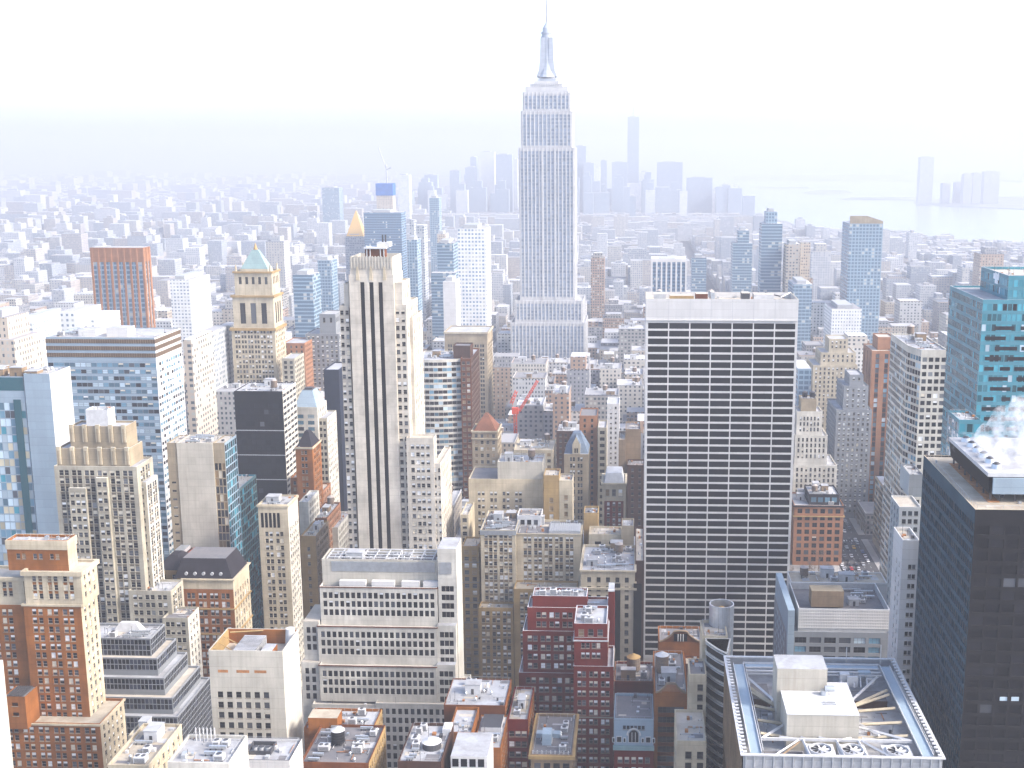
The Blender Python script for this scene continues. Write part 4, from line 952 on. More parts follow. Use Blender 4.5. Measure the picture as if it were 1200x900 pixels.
for u in (962, 999.5, 1052.5):
    fx, _ = at(u, 868, D0 + 5.5); s = 3.9; fz = zr - 1.3
    q = MB(); q.box(fx - s, fx + s, D0 + 1.4, D0 + 9.2, zd, fz, M['mech_white']); o = q.build('fan_housing', b21)
    yc = D0 + 5.3; n = 28
    q = MB()
    for k in range(n):
        a, c = 2 * pi * k / n, 2 * pi * (k + 1) / n
        for r0, r1, z0_, z1_ in ((3.3, 3.1, 0, .8), (3.1, 2.9, .8, .8), (2.9, 2.9, .8, .02)):
            q.poly([(fx + r0 * cos(a), yc + r0 * sin(a), fz + z0_), (fx + r0 * cos(c), yc + r0 * sin(c), fz + z0_), (fx + r1 * cos(c), yc + r1 * sin(c), fz + z1_), (fx + r1 * cos(a), yc + r1 * sin(a), fz + z1_)], M['mech_white'])
    q.build('shroud', o)
    q = MB(); q.cyl(fx, yc, fz + .01, fz + .06, 2.88, M['mech_dark'], 28); q.cyl(fx, yc, fz + .06, fz + .6, .7, M['mech_white'], 16); q.build('hub', o)
    for k in range(8):
        a = 2 * pi * k / 8; q = MB()
        p = [(fx + r_ * cos(a + d_), yc + r_ * sin(a + d_), fz + h_) for r_, d_, h_ in ((.7, -.3, .25), (2.75, -.02, .2), (2.75, .26, .45), (.7, .35, .5))]
        q.poly(p, M['mech_white']); q.poly([(x_, y_, z_ - .05) for x_, y_, z_ in p[::-1]], M['mech_white']); q.build('blade', o)
r_ = random.Random(5)
for k in range(10):
    ax_ = r_.uniform(px1 + 1, xr - 9); ay_ = r_.uniform(D0 + 47, Y1 - 8)
    q = MB(); h_ = r_.uniform(1, 3.4); q.box(ax_, ax_ + r_.uniform(1, 4), ay_, ay_ + r_.uniform(.6, 2.2), zr - 3, zr - 3 + h_, M[r_.choice(['mech_white', 'mech_metal', 'blue_panel'])]); q.build('air_handler', b21)
for k in range(5):
    ax_ = px1 + 1 + 2.0 * k; q = MB(); q.bar((ax_, D0 + 47, zr - 2), (ax_ + 1, Y1 - 9, zr - .8), .22, M['mech_white'], 8); q.build('pipe', b21)
for u_, hh in ((992, 5), (1032, 6)):
    ax_, _ = at(u_, 767, Y1 - 3); q = MB(); q.bar((ax_, Y1 - 3, zr - .3), (ax_, Y1 - 3, zr + hh), .14, M['mech_white']); q.build('mast', b21)
HEROES.append(((xl, xr, D0, Y1), (849, 1106, 767), D0, 900))
# ================================================================ black tower at the right edge
D0 = 330.0; xa, zt = at(1143, 597, D0); xb = xa + 60; LB = 62.0
ng = F(n=22, ww=4.0, wh=3.0, fl=3.9, pal='black', rec=.8, frame=False, sill=False, top=3.6, mx=.5)
b22, T22 = building('black_tower', 'black glass tower at the right edge with pale roof, steam and cooling plant', [
    dict(foot=[(xa, D0), (xb, D0), (xb, D0 + LB), (xa, D0 + LB)], z1=zt, wall=M['front_metal'], sidewall=M['blue_spandrel'] , fac=F(bay=4.2, ww=3.5, wh=2.7, fl=3.9, pal='black', rec=.25, frame=False, sill=False, top=4.2, mx=.5),
         side=F(bay=2.05, ww=1.85, wh=2.55, fl=3.9, pal='black', rec=.35, frame=False, sill=False, top=3.8, mx=.4), roof=M['roof_cream'], par=.5, coping=M['stone_cream'])], cat='tower')
# a few lit office windows low on the front
for k in range(3):
    x0, zz = at(1170 + k * 13.5, 823, D0 - .02); q = MB(); q.box(x0 + .4, x0 + 2.6, D0 - .02 + .22, D0 + .26, zz, zz + 1.6, M['pale']); q.build('lit_window', b22)
for k in range(16):
    yy = D0 + 14 + k * 2.05; q = MB(); zz = at(1110, 760, 368)[1]; q.box(xa + .42, xa + .47, yy, yy + 1.5, zz, zz + 2.0, M['cream']); q.build('blind', b22)
cx0, _ = at(1131, 540, 376); cy0, cy1 = 340.0, 383.0; cx0 = xa + 6.5; cz = zt - .45
q = MB(); ztop = zt + 8.2
q.prism([(cx0, cy0), (cx0 + 34, cy0), (cx0 + 34, cy1), (cx0, cy1)], cz + 2.4, ztop - 1.2, M['black_wall'], None, True, 1.03)
q.build('cooling_tower', b22)
q = MB(); q.box(cx0 - .8, cx0 + 35, cy0 - .8, cy1 + .8, ztop - 1.1, ztop, M['mech_white'], M['roof_white']); q.build('cooling_tower_cap', b22)
q = MB(); q.prism([(cx0 + .6, cy0 - 1.6), (cx0 + 34, cy0 - 1.6), (cx0 + 34, cy0 - .9), (cx0 + .6, cy0 - .9)], cz + 2.6, ztop - 1.3, M['blue_panel']); q.build('louver_panel', b22)
for k in range(7):
    for xx in (cx0 + .6, ):
        q = MB(); yy = cy0 + 1 + k * 6.8; q.box(xx, xx + .5, yy, yy + .5, cz, cz + 2.4, M['mech_dark']); q.build('support', b22)
for k in range(7):
    q = MB(); q.box(cx0 + 3 + 4.6 * k, cx0 + 3.5 + 4.6 * k, cy0 + .5, cy0 + 1, cz, cz + 2.4, M['mech_dark']); q.build('support', b22)
q = MB(); q.box(cx0 - .4, cx0 + 3, cy0 - 1.2, cy1, cz - .0, cz + .12, M['mech_rust']); q.build('rust_stain', b22)
for k in range(6):
    q = MB(); yy = cy0 + 5 + k * 6.6; q.cyl(cx0 + 3.2, yy, ztop, ztop + 1.3, 1.6, M['mech_metal'], 16, 1.2); q.cyl(cx0 + 3.2, yy, ztop + 1.3, ztop + 1.8, 1.25, M['mech_dark'], 16, .6); q.build('fan_stack', b22)
# steam: soft-edged cloud of drops rising from the fans
def steam(name, cx, cy_, cz_, blobs, dens, label):
    import bmesh
    bm = bmesh.new()
    rr_ = random.Random(4); me = bpy.data.meshes.new(name)
    mball = bpy.data.metaballs.new(name + '_m'); mball.resolution = 1.2; mball.render_resolution = 1.2; mball.threshold = .35
    for (dx, dy, dz, r_) in blobs:
        e = mball.elements.new(); e.co = (dx, dy, dz); e.radius = r_
    ob = bpy.data.objects.new(name + '_m', mball); COL.objects.link(ob)
    dg = bpy.context.evaluated_depsgraph_get(); dg.update()
    me = bpy.data.meshes.new_from_object(ob.evaluated_get(dg)); me.name = name
    bpy.data.objects.remove(ob)
    m = bpy.data.materials.new(name); m.use_nodes = True; nt = m.node_tree; nt.nodes.remove(nt.nodes['Principled BSDF'])
    v = nt.nodes.new('ShaderNodeVolumePrincipled'); v.inputs['Color'].default_value = (1, 1, 1, 1); v.inputs['Anisotropy'].default_value = .0
    tc = N(nt, 'TexCoord'); nz = noise(nt, .2, 6, tc.outputs['Object'], .72)
    k = ramp(nt, nz, .48, .74); nt.links.new(math_(nt, 'MULTIPLY', k, dens), v.inputs['Density'])
    nt.links.new(v.outputs[0], nt.nodes['Material Output'].inputs['Volume']); 
    me.materials.clear(); me.materials.append(m)
    o = bpy.data.objects.new(name, me); COL.objects.link(o); o.location = (cx, cy_, cz_); o['kind'] = 'stuff'; o['label'] = label
    return o
R5 = random.Random(8); bl = []
for k in range(34):
    s = k / 33; bl.append((3 + s * 34 + R5.uniform(-3, 3), R5.uniform(-17, 15) + s * 6, 2 + s * 14 + R5.uniform(-2, 4), R5.uniform(4, 7) + s * 6))
steam('steam', cx0 + 1, 364, ztop - 1.5, bl, .3, 'white steam rising from the cooling plant on the black tower')

# ================================================================ white marble tower (centre right)
gr = F(n=7, ww=-.6, wh=2.95, fl=3.95, pal='black', rec=.15, frame=False, sill=False, top=11.5, bot=0, mx=.9, phase=.4)
b23, T23 = building('white_tower', 'broad white tower with seven columns of wide black window bands', [
    t(757, 936, 350, 592, 30, 'white_panel', gr, side=None, roof='roof_tan', par=3.0, coping='stone_cream')], cat='skyscraper', vb=760)
r = T23[0]['rect']; z = T23[0]['z1']; q = MB()
for k in range(1, 7): q.box(r[0] + .9 + (r[1] - r[0] - 1.8) * k / 7 - .06, r[0] + .9 + (r[1] - r[0] - 1.8) * k / 7 + .06, r[2] - .03, r[2], z - 11.5, z, M['mech_grey'])
q.build('panel_joint', b23)
q = MB(); q.box(r[0], r[1], r[2] - .5, r[2], z - 10.9, z - 10.4, M['white_panel']); q.build('louver_slot', b23)
for a, c, h, mm in ((4, 10, 1.6, 'mech_grey'), (12, 24, .8, 'stone_yellow'), (25, 31, 1.8, 'brick_brown'), (32.5, 34.5, 2.6, 'mech_metal'), (48, 52, 2.2, 'mech_dark'), (54, 64, 1.6, 'mech_white')):
    q = MB(); q.box(r[0] + a, r[0] + c, r[2] + 6, r[2] + 14, z - 3, z + h, M[mm], M['roof_tan']); q.build('roof_plant', b23)
for a in (7, 33.5): water_tank(b23, r[0] + a, r[2] + 20, z - 3, 1.5, 3, 1.8, M['mech_metal'], M['tank_roof'])
q = MB(); q.bar((r[1] - 8, r[2] + 8, z), (r[1] - 1, r[2] + 25, z + .5), .35, M['mech_white'], 4); q.bar((r[1] - 6, r[2] + 8, z), (r[1] - 14, r[2] + 24, z + .5), .3, M['mech_dark'], 4); q.build('roof_rail', b23)

# ================================================================ cream setback tower with three black stripes
d5 = 562
w5 = F(n=1, k=2, pair=2.7, ww=1.5, wh=1.9, fl=3.9, pal='office', top=1.5, mx=.3)
b24 = thing('setback_tower', 'slender cream setback tower with three tall black window stripes', 'skyscraper', at(440, 300, d5)[0], d5)
wb_, rb_, wn = MB(), MB(), []
def blk(u0, u1, v, D, L, fac, side=None, wm=None, z0=0, roof='roof_tan', par=.8, f3=None, z1=None):
    wm = wm or M['stone_ivory']; x0, zz = at(u0, v, D); x1, _ = at(u1, v, D); z1 = zz if z1 is None else z1
    facade(wb_, wn, (x0, D), (1, 0), x1 - x0, z0, z1, fac, wm)
    xm = (x0 + x1) / 2
    facade(wb_, wn, (x1, D), (0, 1), L, z0, z1, side if xm < 0 else None, wm); facade(wb_, wn, (x0, D + L), (0, -1), L, z0, z1, side if xm > 0 else None, wm)
    wb_.poly([(x1, D + L, z0), (x0, D + L, z0), (x0, D + L, z1), (x1, D + L, z1)], wm)
    rb_.poly([(x0 + .3, D + .3, z1 - par), (x1 - .3, D + .3, z1 - par), (x1 - .3, D + L - .3, z1 - par), (x0 + .3, D + L - .3, z1 - par)], M[roof])
    ou = [(x0, D), (x1, D), (x1, D + L), (x0, D + L)]; ii = inset(ou, .3)
    for i in range(4):
        j = (i + 1) % 4; wb_.poly([(*ou[i], z1), (*ou[j], z1), (*ii[j], z1), (*ii[i], z1)], wm); wb_.poly([(*ii[i], z1), (*ii[j], z1), (*ii[j], z1 - par), (*ii[i], z1 - par)], wm)
    HEROES.append(((x0, x1, D, D + L), (u0, u1, v), D, 640))
    return x0, x1, z1
zsh = at(440, 352, d5)[1]
xs0, xs1, zc5 = blk(409.5, 459.5, 301, d5, 22, None, None, z0=at(440, 326, d5)[1], par=2.5, roof='roof_dark')
blk(408.5, 461, 322, d5 - .4, 23, F(n=3, ww=1.7, wh=3, fl=3, strip=True, pal='black', rec=.8, top=3.5, bot=0, mx=4.2, frame=False, sill=False), z0=0)
sidew = F(bay=4.2, ww=1.4, wh=2.0, fl=3.9, pal='office', mx=1.5)
blk(402.5, 408.4, 332, d5 + 1.2, 20, F(n=1, ww=1.4, wh=6, fl=7, rows=2, top=5, pal='black', frame=False), z0=zsh - 4)
blk(461.1, 471, 331, d5 + 1.2, 20, F(n=1, ww=1.5, wh=8, fl=9, rows=1, top=5, pal='black', frame=False), sidew, z0=zsh - 4)
blk(398, 408.4, 358, d5 + .8, 26, w5, None, z0=0)
blk(461.1, 476, 357, d5 + .8, 30, w5, sidew, z0=0)
blk(476.2, 483.5, 372, d5 + 8, 26, None, sidew, z0=0)
blk(475.9, 508, 513, d5 - 2, 8.5, F(n=2, k=2, pair=2.6, ww=1.5, wh=1.9, fl=3.9, pal='blinds', top=2.5, mx=1.8), sidew, z0=0, par=1)
blk(478, 515, 548, d5 - 3.5, 14, F(n=2, k=2, pair=2.6, ww=1.5, wh=1.9, fl=3.9, pal='blinds', top=2.5, mx=1.8), sidew, z0=0, par=1) if False else None
blk(508.1, 516, 543, d5 - 1.6, 34, F(n=1, k=2, pair=2.4, ww=1.4, wh=1.9, fl=3.9, pal='blinds', top=1.5, mx=.2), sidew, z0=0)
blk(484, 508, 590, d5 - 4.5, 2.4, F(n=2, k=2, pair=2.6, ww=1.5, wh=1.9, fl=3.9, pal='blinds', top=1.5, mx=1.2), sidew, z0=0) if False else None
wb_.build('wall', b24); rb_.build('roof', b24); put_windows(b24, wn)
q = MB()
for k in range(14): a = xs0 + .8 + k * (xs1 - xs0 - 1.6) / 13; q.box(a - .3, a + .3, d5 - .35, d5, zc5 - 5.5, zc5 + .4, M['concrete_pale'])
q.build('fluted_crown', b24)
q = MB()
for x_ in (xs0 + 7, xs0 + 8.6, xs0 + 13.5, xs0 + 15.2): q.box(x_, x_ + .4, d5 + 5, d5 + 5.5, zc5 - 2, zc5 + 5, M['mech_white'])
q.box(xs0 + 5.8, xs0 + 16.5, d5 + 4.6, d5 + 11, zc5 + 3.4, zc5 + 4.1, M['mech_white']); q.box(xs0 + 6.2, xs0 + 15.8, d5 + 5.6, d5 + 10, zc5 - 2, zc5 + 3.1, M['brick_brown']); q.build('roof_house', b24)
q = MB(); q.box(xs0 + 11.5, xs0 + 17.5, d5 + 8, d5 + 15, zc5 + 4.1, zc5 + 6.2, M['mech_white']); q.build('roof_house', b24)
for dx in (13.6, 15): 
    q = MB(); q.box(xs0 + dx, xs0 + dx + .7, d5 + 10, d5 + 10.7, zc5 + 6.2, zc5 + 9.8, M['mech_dark']); q.build('chimney', b24)
for dx in (3.6, 10, 16.5): 
    q = MB(); cx_ = xs0 + dx; q.prism([(cx_ - .9, d5 - .7), (cx_ + .9, d5 - .7), (cx_ + .9, d5 - .36), (cx_ - .9, d5 - .36)], zc5 - 11, zc5 - 4.5, M['stone_cream'], None, True, .4); q.build('buttress', b24)

# ================================================================ left group
bw = F(bay=3.0, ww=2.9, wh=2.0, fl=3.75, pal='blue', rec=.12, frame=True, sill=False, top=13.6, mx=.3, spm=None)
b25, T25 = building('office_tower', 'big pale blue glass office with three brown bands round its flat top', [
    t(53, 181, 395, 642, 38, 'blue_panel', bw, side=F(bay=3.2, ww=2.9, wh=1.7, fl=3.75, pal='blue', rec=.2, frame=False, sill=False, top=13.6, mx=.4), sidewall='white_panel', roof='roof_white', par=.5, coping='brown_band')], cat='skyscraper', vb=640, clutter=0)
r = T25[0]['rect']; z = T25[0]['z1']; 
for k in range(3):
    q = MB(); zz = z - 1.0 - k * 3.9
    q.box(r[0] - .15, r[1] + .15, r[2] - .15, r[3] - .15, zz - 2.3, zz, M['brown_band'])
    for i in range(46): q.box(r[0] + i * (r[1] - r[0]) / 46, r[0] + i * (r[1] - r[0]) / 46 + .25, r[2] - .25, r[2] - .16, zz - 2.2, zz - .1, M['brick_tan'])
    q.build('brown_band', b25)
q = MB(); q.box(r[0] + 32, r[0] + 44, r[2] + 6, r[2] + 16, z - .5, z + 4.5, M['white_panel'], M['roof_white']); q.build('penthouse', b25)
q = MB(); q.box(r[0] + 15, r[0] + 25, r[2] + 8, r[2] + 20, z - .5, z + 3, M['white_panel'], M['roof_white']); q.build('penthouse', b25); rooftop(b25, (r[0], r[0] + 16, r[2], r[3]), z - .5, 5, 91, kinds=('duct', 'ac', 'duct'))

b26, T26 = building('glass_tower', 'glass tower with plain white side wall and cream reflections at the left edge', [
    t(-30, 27, 441, 524, 20, 'blue_panel', F(bay=2.4, ww=2.25, wh=3.3, fl=3.8, pal='mirror2', rec=.08, frame=False, sill=False, top=12, mx=.2), roof='roof_tan', ground=True, par=.6),
    t(27.4, 58, 438, 523.5, 20, 'blue_panel', F(n=1, ww=1.6, wh=3, strip=True, fl=3, top=8, pal='tealdark', mx=.0) if False else None, sidewall='white_panel', side=F(n=3, ww=.5, wh=3, fl=9, pal='dark', top=24, rows=5, mx=8, frame=False, sill=False), roof='roof_white', ground=True, par=.6)], cat='skyscraper', vb=610)
r = T26[0]['rect']; q = MB(); q.box(r[0], r[1] - .1, r[2] - .1, r[2], T26[0]['z1'] - 6.5, T26[0]['z1'] - .4, M['tealdark']); q.build('glass_band', b26)
q = MB(); x_ = at(27.6, 600, 523.2)[0]; q.box(x_, x_ + 3.4, 523.35, 523.48, 0, T26[1]['z1'] - 12, M['tealdark']); q.build('glass_strip', b26)
rooftop(b26, (r[0], r[1] + 8, r[2], r[3]), T26[0]['z1'] - .6, 7, 92, kinds=('ac', 'bulkhead', 'duct', 'bulkhead'))

aw = F(bay=5.5, pair=2.3, ww=1.6, wh=2.1, fl=3.55, pal='office', mx=.5, spm='spandrel_grey')
aw3 = F(n=1, k=3, pair=2.4, ww=1.5, wh=1.9, fl=3.55, pal='office', mx=.5)
b27, T27 = building('art_deco_tower', 'grey stone art deco tower with fluted stepped crown and small white lantern', [
    t(100, 126, 480, 490, 7, 'mech_white', F(bay=1.6, ww=1.2, wh=2.2, fl=3.2, rows=1, top=3.6, pal='dark', mx=.5), roof='roof_white'),
    t(81, 147, 499, 487, 11, 'stone_beige', F(n=4, ww=1.8, wh=5.2, fl=9, rows=1, top=4, pal='dark', mx=3.2, sill=False), roof='roof_white', coping='stone_white'),
    t(66, 151, 525, 485, 14, 'stone_beige', F(n=5, ww=1.8, wh=4.6, fl=8, rows=1, top=3, pal='dark', mx=3), side=F(n=3, ww=1.5, wh=4.6, fl=8, rows=1, top=3, pal='dark', mx=3), roof='roof_white', coping='stone_white'),
    t(63, 160, 546, 482, 17, 'stone_grey', aw, z0=0, side=aw, roof='roof_white', coping='stone_white'),
    t(150, 200, 692, 480, 14, 'stone_grey', F(bay=5.4, pair=2.3, ww=1.5, wh=1.9, fl=3.55, pal='office', mx=1), side=aw, roof='roof_white', ground=True),
    t(190, 220, 724, 474, 13, 'stone_grey', F(bay=4.6, pair=2.1, ww=1.5, wh=1.9, fl=3.55, pal='office', mx=.5), side=F(bay=3, ww=1.3, fl=3.55), sidewall='stone_white', roof='roof_dark', ground=True)], cat='tower', vb=740)
r = T27[1]['rect']; z = T27[1]['z1']; 
for tt, n_, h_ in ((T27[1], 5, 7), (T27[2], 6, 7)):
    r = tt['rect']; z = tt['z1']
    for k in range(n_):
        a = r[0] + .9 + k * (r[1] - r[0] - 1.8) / (n_ - 1); q = MB()
        q.box(a - .9, a + .9, r[2] - .5, r[2] + .4, z - h_, z + .6, M['stone_cream'], M['stone_white']); q.box(a - .35, a + .35, r[2] - .62, r[2] - .5, z - h_, z - 1, M['stone_beige']); q.build('buttress', b27)
# projecting bays of the shaft
r = T27[3]['rect']; z = T27[3]['z1']; bb, wn = MB(), []
for (u0, u1, v) in ((80, 100, 572), (112, 125, 560) ):
    x0, zz = at(u0, v, 480.6); x1, _ = at(u1, v, 480.6); facade(bb, wn, (x0, 480.6), (1, 0), x1 - x0, 0, zz, F(n=1, k=3 if u1 - u0 > 15 else 2, pair=2.3, ww=1.5, wh=1.9, fl=3.55, pal='office', mx=.1), M['stone_grey'])
    bb.poly([(x0, 480.6, zz), (x1, 480.6, zz), (x1, 482, zz), (x0, 482, zz)], M['stone_white']); bb.poly([(x1, 480.6, 0), (x1, 482, 0), (x1, 482, zz), (x1, 480.6, zz)], M['stone_grey']); bb.poly([(x0, 482, 0), (x0, 480.6, 0), (x0, 480.6, zz), (x0, 482, zz)], M['stone_grey'])
x0, zz = at(159, 565, 486); x1, _ = at(171, 565, 486); facade(bb, wn, (x0, 486), (1, 0), x1 - x0, 0, zz, F(n=1, ww=1.5, wh=1.9, fl=3.55, pal='office', mx=.2), M['stone_grey']); facade(bb, wn, (x1, 486), (0, 1), 12.5, 0, zz, aw, M['stone_white']); bb.poly([(x0, 486, zz), (x1, 486, zz), (x1, 498.5, zz), (x0, 498.5, zz)], M['roof_white'])
bb.build('bay', b27); put_windows(b27, wn[:0])
bb = MB()
for (p, s, W, H, f) in wn: win_add(bb, (p[0], p[1]), s, p[2], W, H, RW.choice(['dark', 'dark', 'dim', 'dark']), RW.choice([0, 0, .4, .5]), M['frame_white'], 1)
o = bb.build('bay_window', b27); o['kind'] = 'stuff'

b28, T28 = building('concrete_slab_tower', 'windowless grey-beige concrete slab with dark glass strip down its right edge', [
    t(206.5, 249, 519, 561.0, 18, 'concrete_pale', None, roof='roof_tan', ground=True, par=.5),
    t(195, 206.3, 519, 561.4, 17, 'stone_beige', F(n=1, ww=2.2, wh=.9, fl=4.3, pal='dark', top=18, mx=.4, frame=False, sill=False), roof='roof_tan', ground=True, par=.5),
    t(249.2, 263, 519, 561.4, 17.4, 'stone_beige', F(n=3, ww=-.25, wh=3.5, fl=4.0, pal='warm', top=10, mx=.2, frame=False, sill=False), side=F(bay=2.6, ww=2.4, wh=3.2, fl=3.9, pal='tealdark', rec=.1, frame=False, sill=False, top=1, mx=.2), sidewall='blue_panel', roof='roof_tan', ground=True, par=.5)], cat='tower', vb=650)
r = T28[0]['rect']; rooftop(b28, (r[0], r[1], r[2], r[3]), T28[0]['z1'] - .5, 8, 93, kinds=('ac', 'duct', 'ac', 'vent', 'duct'))
b29, T29 = building('teal_building', 'teal glass building with slanting pale floor bands right of the concrete slab', [
    t(240, 275, 577, 581, 35, 'teal_panel', F(bay=2.6, ww=2.4, wh=3.0, fl=3.9, pal='tealdark', rec=.1, frame=False, sill=False, mx=.2), side=F(bay=2.8, ww=2.7, wh=3.1, fl=3.9, pal='tealdark', rec=.15, frame=False, sill=False, mx=.2), sidewall='pale_teal', roof='roof_tan')], cat=OFF, vb=720)
b30, T30 = building('black_tower', 'black glass tower with white striped side below the ornate beige tower', [
    t(274, 331, 458, 680, 28, 'black_wall', F(bay=2.8, ww=2.6, wh=2.8, fl=3.7, pal='black', rec=.1, frame=False, sill=False, top=7, mx=.3), side=F(n=1, ww=-1, wh=1.8, fl=3.7, pal='grey', rec=.2, frame=False, sill=False, mx=.1) if False else F(bay=6, ww=5.8, wh=1.7, fl=3.7, pal='dark', rec=.2, frame=False, sill=False, mx=.2), sidewall='stone_white', roof='roof_grey', coping='mech_white', par=.6)], cat='tower', vb=575, clutter=5, seed=94)
r = T30[0]['rect']; 
for k in range(3):
    q = MB(); zz = T30[0]['z1'] - 24 - k * 15; q.box(r[0], r[1], r[2] - .08, r[2], zz, zz + .5, M['mech_grey']); q.build('belt', b30)

# ornate tower with teal pyramid top
b31, T31 = building('ornate_tower', 'ornate beige stone tower with pale green pyramid roof and orange cornices', [
    t(274, 318, 318, 904, 20, 'stone_cream', F(n=5, ww=2.2, wh=5.5, fl=8, rows=2, top=3, pal='dark', mx=2), side=F(n=4, ww=2, wh=5.5, fl=8, rows=2, top=3, pal='dark', mx=2), roof='roof_tan', corn=[(0, 1.4, 1.0, 'stone_yellow')]),
    t(272, 320, 346, 902, 23, 'stone_cream', F(n=3, ww=4.2, wh=16, fl=20, rows=1, top=4, pal='dark', mx=3.5, sill=False), side=F(n=3, ww=3, wh=16, fl=20, rows=1, top=4, pal='dark', mx=3, sill=False), roof='roof_tan', corn=[(0, 1.6, 1.1, 'stone_yellow')]),
    t(271, 322, 384, 900, 27, 'stone_cream', F(bay=5, pair=2.2, ww=1.5, wh=2.1, fl=3.9, pal='office', mx=1.5), side=F(bay=4, ww=1.6, wh=2.1, fl=3.9, pal='office', mx=1.5), roof='roof_tan', corn=[(.2, 2.0, 1.2, 'stone_yellow')]),
], cat='skyscraper', vb=455)
r = T31[0]['rect']; z = T31[0]['z1']; q = MB(); fp = [(r[0] + 4, r[2] + 4), (r[1] - 4, r[2] + 4), (r[1] - 4, r[3] - 4), (r[0] + 4, r[3] - 4)]
q.prism(fp, z - 1, z + 1.5, M['stone_cream']); q.prism(fp, z + 1.5, z + 16, M['copper_green'], None, True, .22); q.build('pyramid_roof', b31)
q = MB(); cxm, cym = (r[0] + r[1]) / 2, (r[2] + r[3]) / 2; q.cyl(cxm, cym, z + 16, z + 21, 1.8, M['gold'], 8, .2); q.build('finial', b31)
for k in range(4):
    q = MB(); a = (r[0] + 1.2, r[1] - 1.2)[k % 2]; c = (r[2] + 1.2, r[3] - 1.2)[k // 2]; q.cyl(a, c, z - .5, z + 5, 1.1, M['stone_cream'], 8, .5); q.build('turret', b31)

b32, T32 = building('cream_tower', 'bright cream office tower with blank white-edged side and dark top slots', [
    t(302, 337, 591, 542, 17, 'stone_cream', F(bay=5.2, pair=2.0, ww=1.5, wh=2.0, fl=3.45, pal='office', top=13, mx=.7), side=F(bay=2.7, ww=1.5, wh=1.8, fl=3.45, pal='cream_' if False else 'blinds', mx=1, top=11), sidewall='stone_white', roof='roof_white', corn=[(.3, 1.0, .5, 'stone_cream')])], cat=OFF, vb=725, clutter=7, seed=95)
r = T32[0]['rect']; z = T32[0]['z1']
for k in range(5): 
    q = MB(); q.box(r[0] + 1.2 + k * 1.95, r[0] + 2.5 + k * 1.95, r[2] - .05, r[2] + .1, z - 11.5, z - 4.2, M['dark']); q.build('slot_window', b32)

b33, T33 = building('mansard_building', 'ornate stone and orange brick building under a dark mansard roof with small dormers', [
    t(214, 273, 678, 500, 22, 'stone_cream', F(bay=5.2, k=3, pair=1.5, ww=1.1, wh=2.6, fl=4.2, pal='blinds', mx=1, rows=1, top=2), side=F(bay=3, ww=1.4, wh=2, fl=4.2, pal='blinds', rows=1), roof='roof_dark', corn=[(0, .6, .7, 'stone_cream')]),
    t(213.5, 273.4, 690, 499.7, 22.4, 'brick_orange', F(bay=5.2, pair=2.0, ww=1.5, wh=2.3, fl=4.0, pal='blinds', mx=1), side=F(bay=3, ww=1.4, wh=2.2, fl=4.0, pal='warm'), sidewall='stone_cream', roof='roof_dark', cap=False, corn=[(9, .6, .5, 'stone_yellow'), (21, .6, .5, 'stone_yellow')])], cat='building', vb=740)
r = T33[0]['rect']; z = T33[0]['z1']; q = MB(); fp = [(r[0] - 4, r[2] + .6), (r[1] - .6, r[2] + .6), (r[1] - .6, r[3] - .6), (r[0] - 4, r[3] - .6)]
q.prism(fp, z, z + 8.5, M['slate_dark'], M['roof_dark'], True, .74); q.build('mansard_roof', b33)
for k in range(5):
    q = MB(); a = r[0] + 1.4 + k * 3.9; q.bar((a, r[2] + .7, z + 2.0), (a, r[2] + 3.4, z + 2.0), .75, M['mech_grey'], 10); q.build('dormer', b33)
b34, _ = building('low_stone_building', 'low stone building with dark gabled roof left of the mansard roofed building', [t(182, 213, 668, 512, 20, 'stone_yellow', F(bay=4, ww=2, wh=2, fl=4, pal='warm'), roof='roof_dark')], cat='building', vb=740)
rr = _[0]['rect']; q = MB(); q.prism([(rr[0], rr[2]), (rr[1], rr[2]), (rr[1], rr[3]), (rr[0], rr[3])], _[0]['z1'], _[0]['z1'] + 5, M['slate_dark'], None, True, .3); q.build('hip_roof', b34)
b35 = thing('rooftop_structure', 'bright orange-red clad rooftop plant box behind the dark mansard roof', 'building', at(234, 650, 540)[0], 540)
x0, z1 = at(218, 653, 540); x1, _ = at(245, 653, 540); zq = at(218, 640, 550)[1]
q = MB(); q.box(x0, x1, 540, 552, 0, z1 - 6.5, M['brick_brown'], M['roof_dark']); q.build('building_below', b35)
q = MB(); q.box(x0, x1, 540, 552, z1 - 6.5, z1 + .5, M['orange_panel']); q.box(x0 - .3, x1 + .3, 539.7, 552.3, z1 + .5, z1 + 1.0, M['orange_panel']); q.build('plant_screen', b35)
q = MB(); x2, _ = at(203, 650, 540); q.box(x2, x0 - .5, 540, 550, 0, z1 + 1.5, M['brick_dark']); q.box(x2 + .5, x0 - 1, 541, 549, z1 + 1.5, z1 + 3.2, M['mech_grey'], M['mech_metal'])
q.build('cooling_tower', b35)

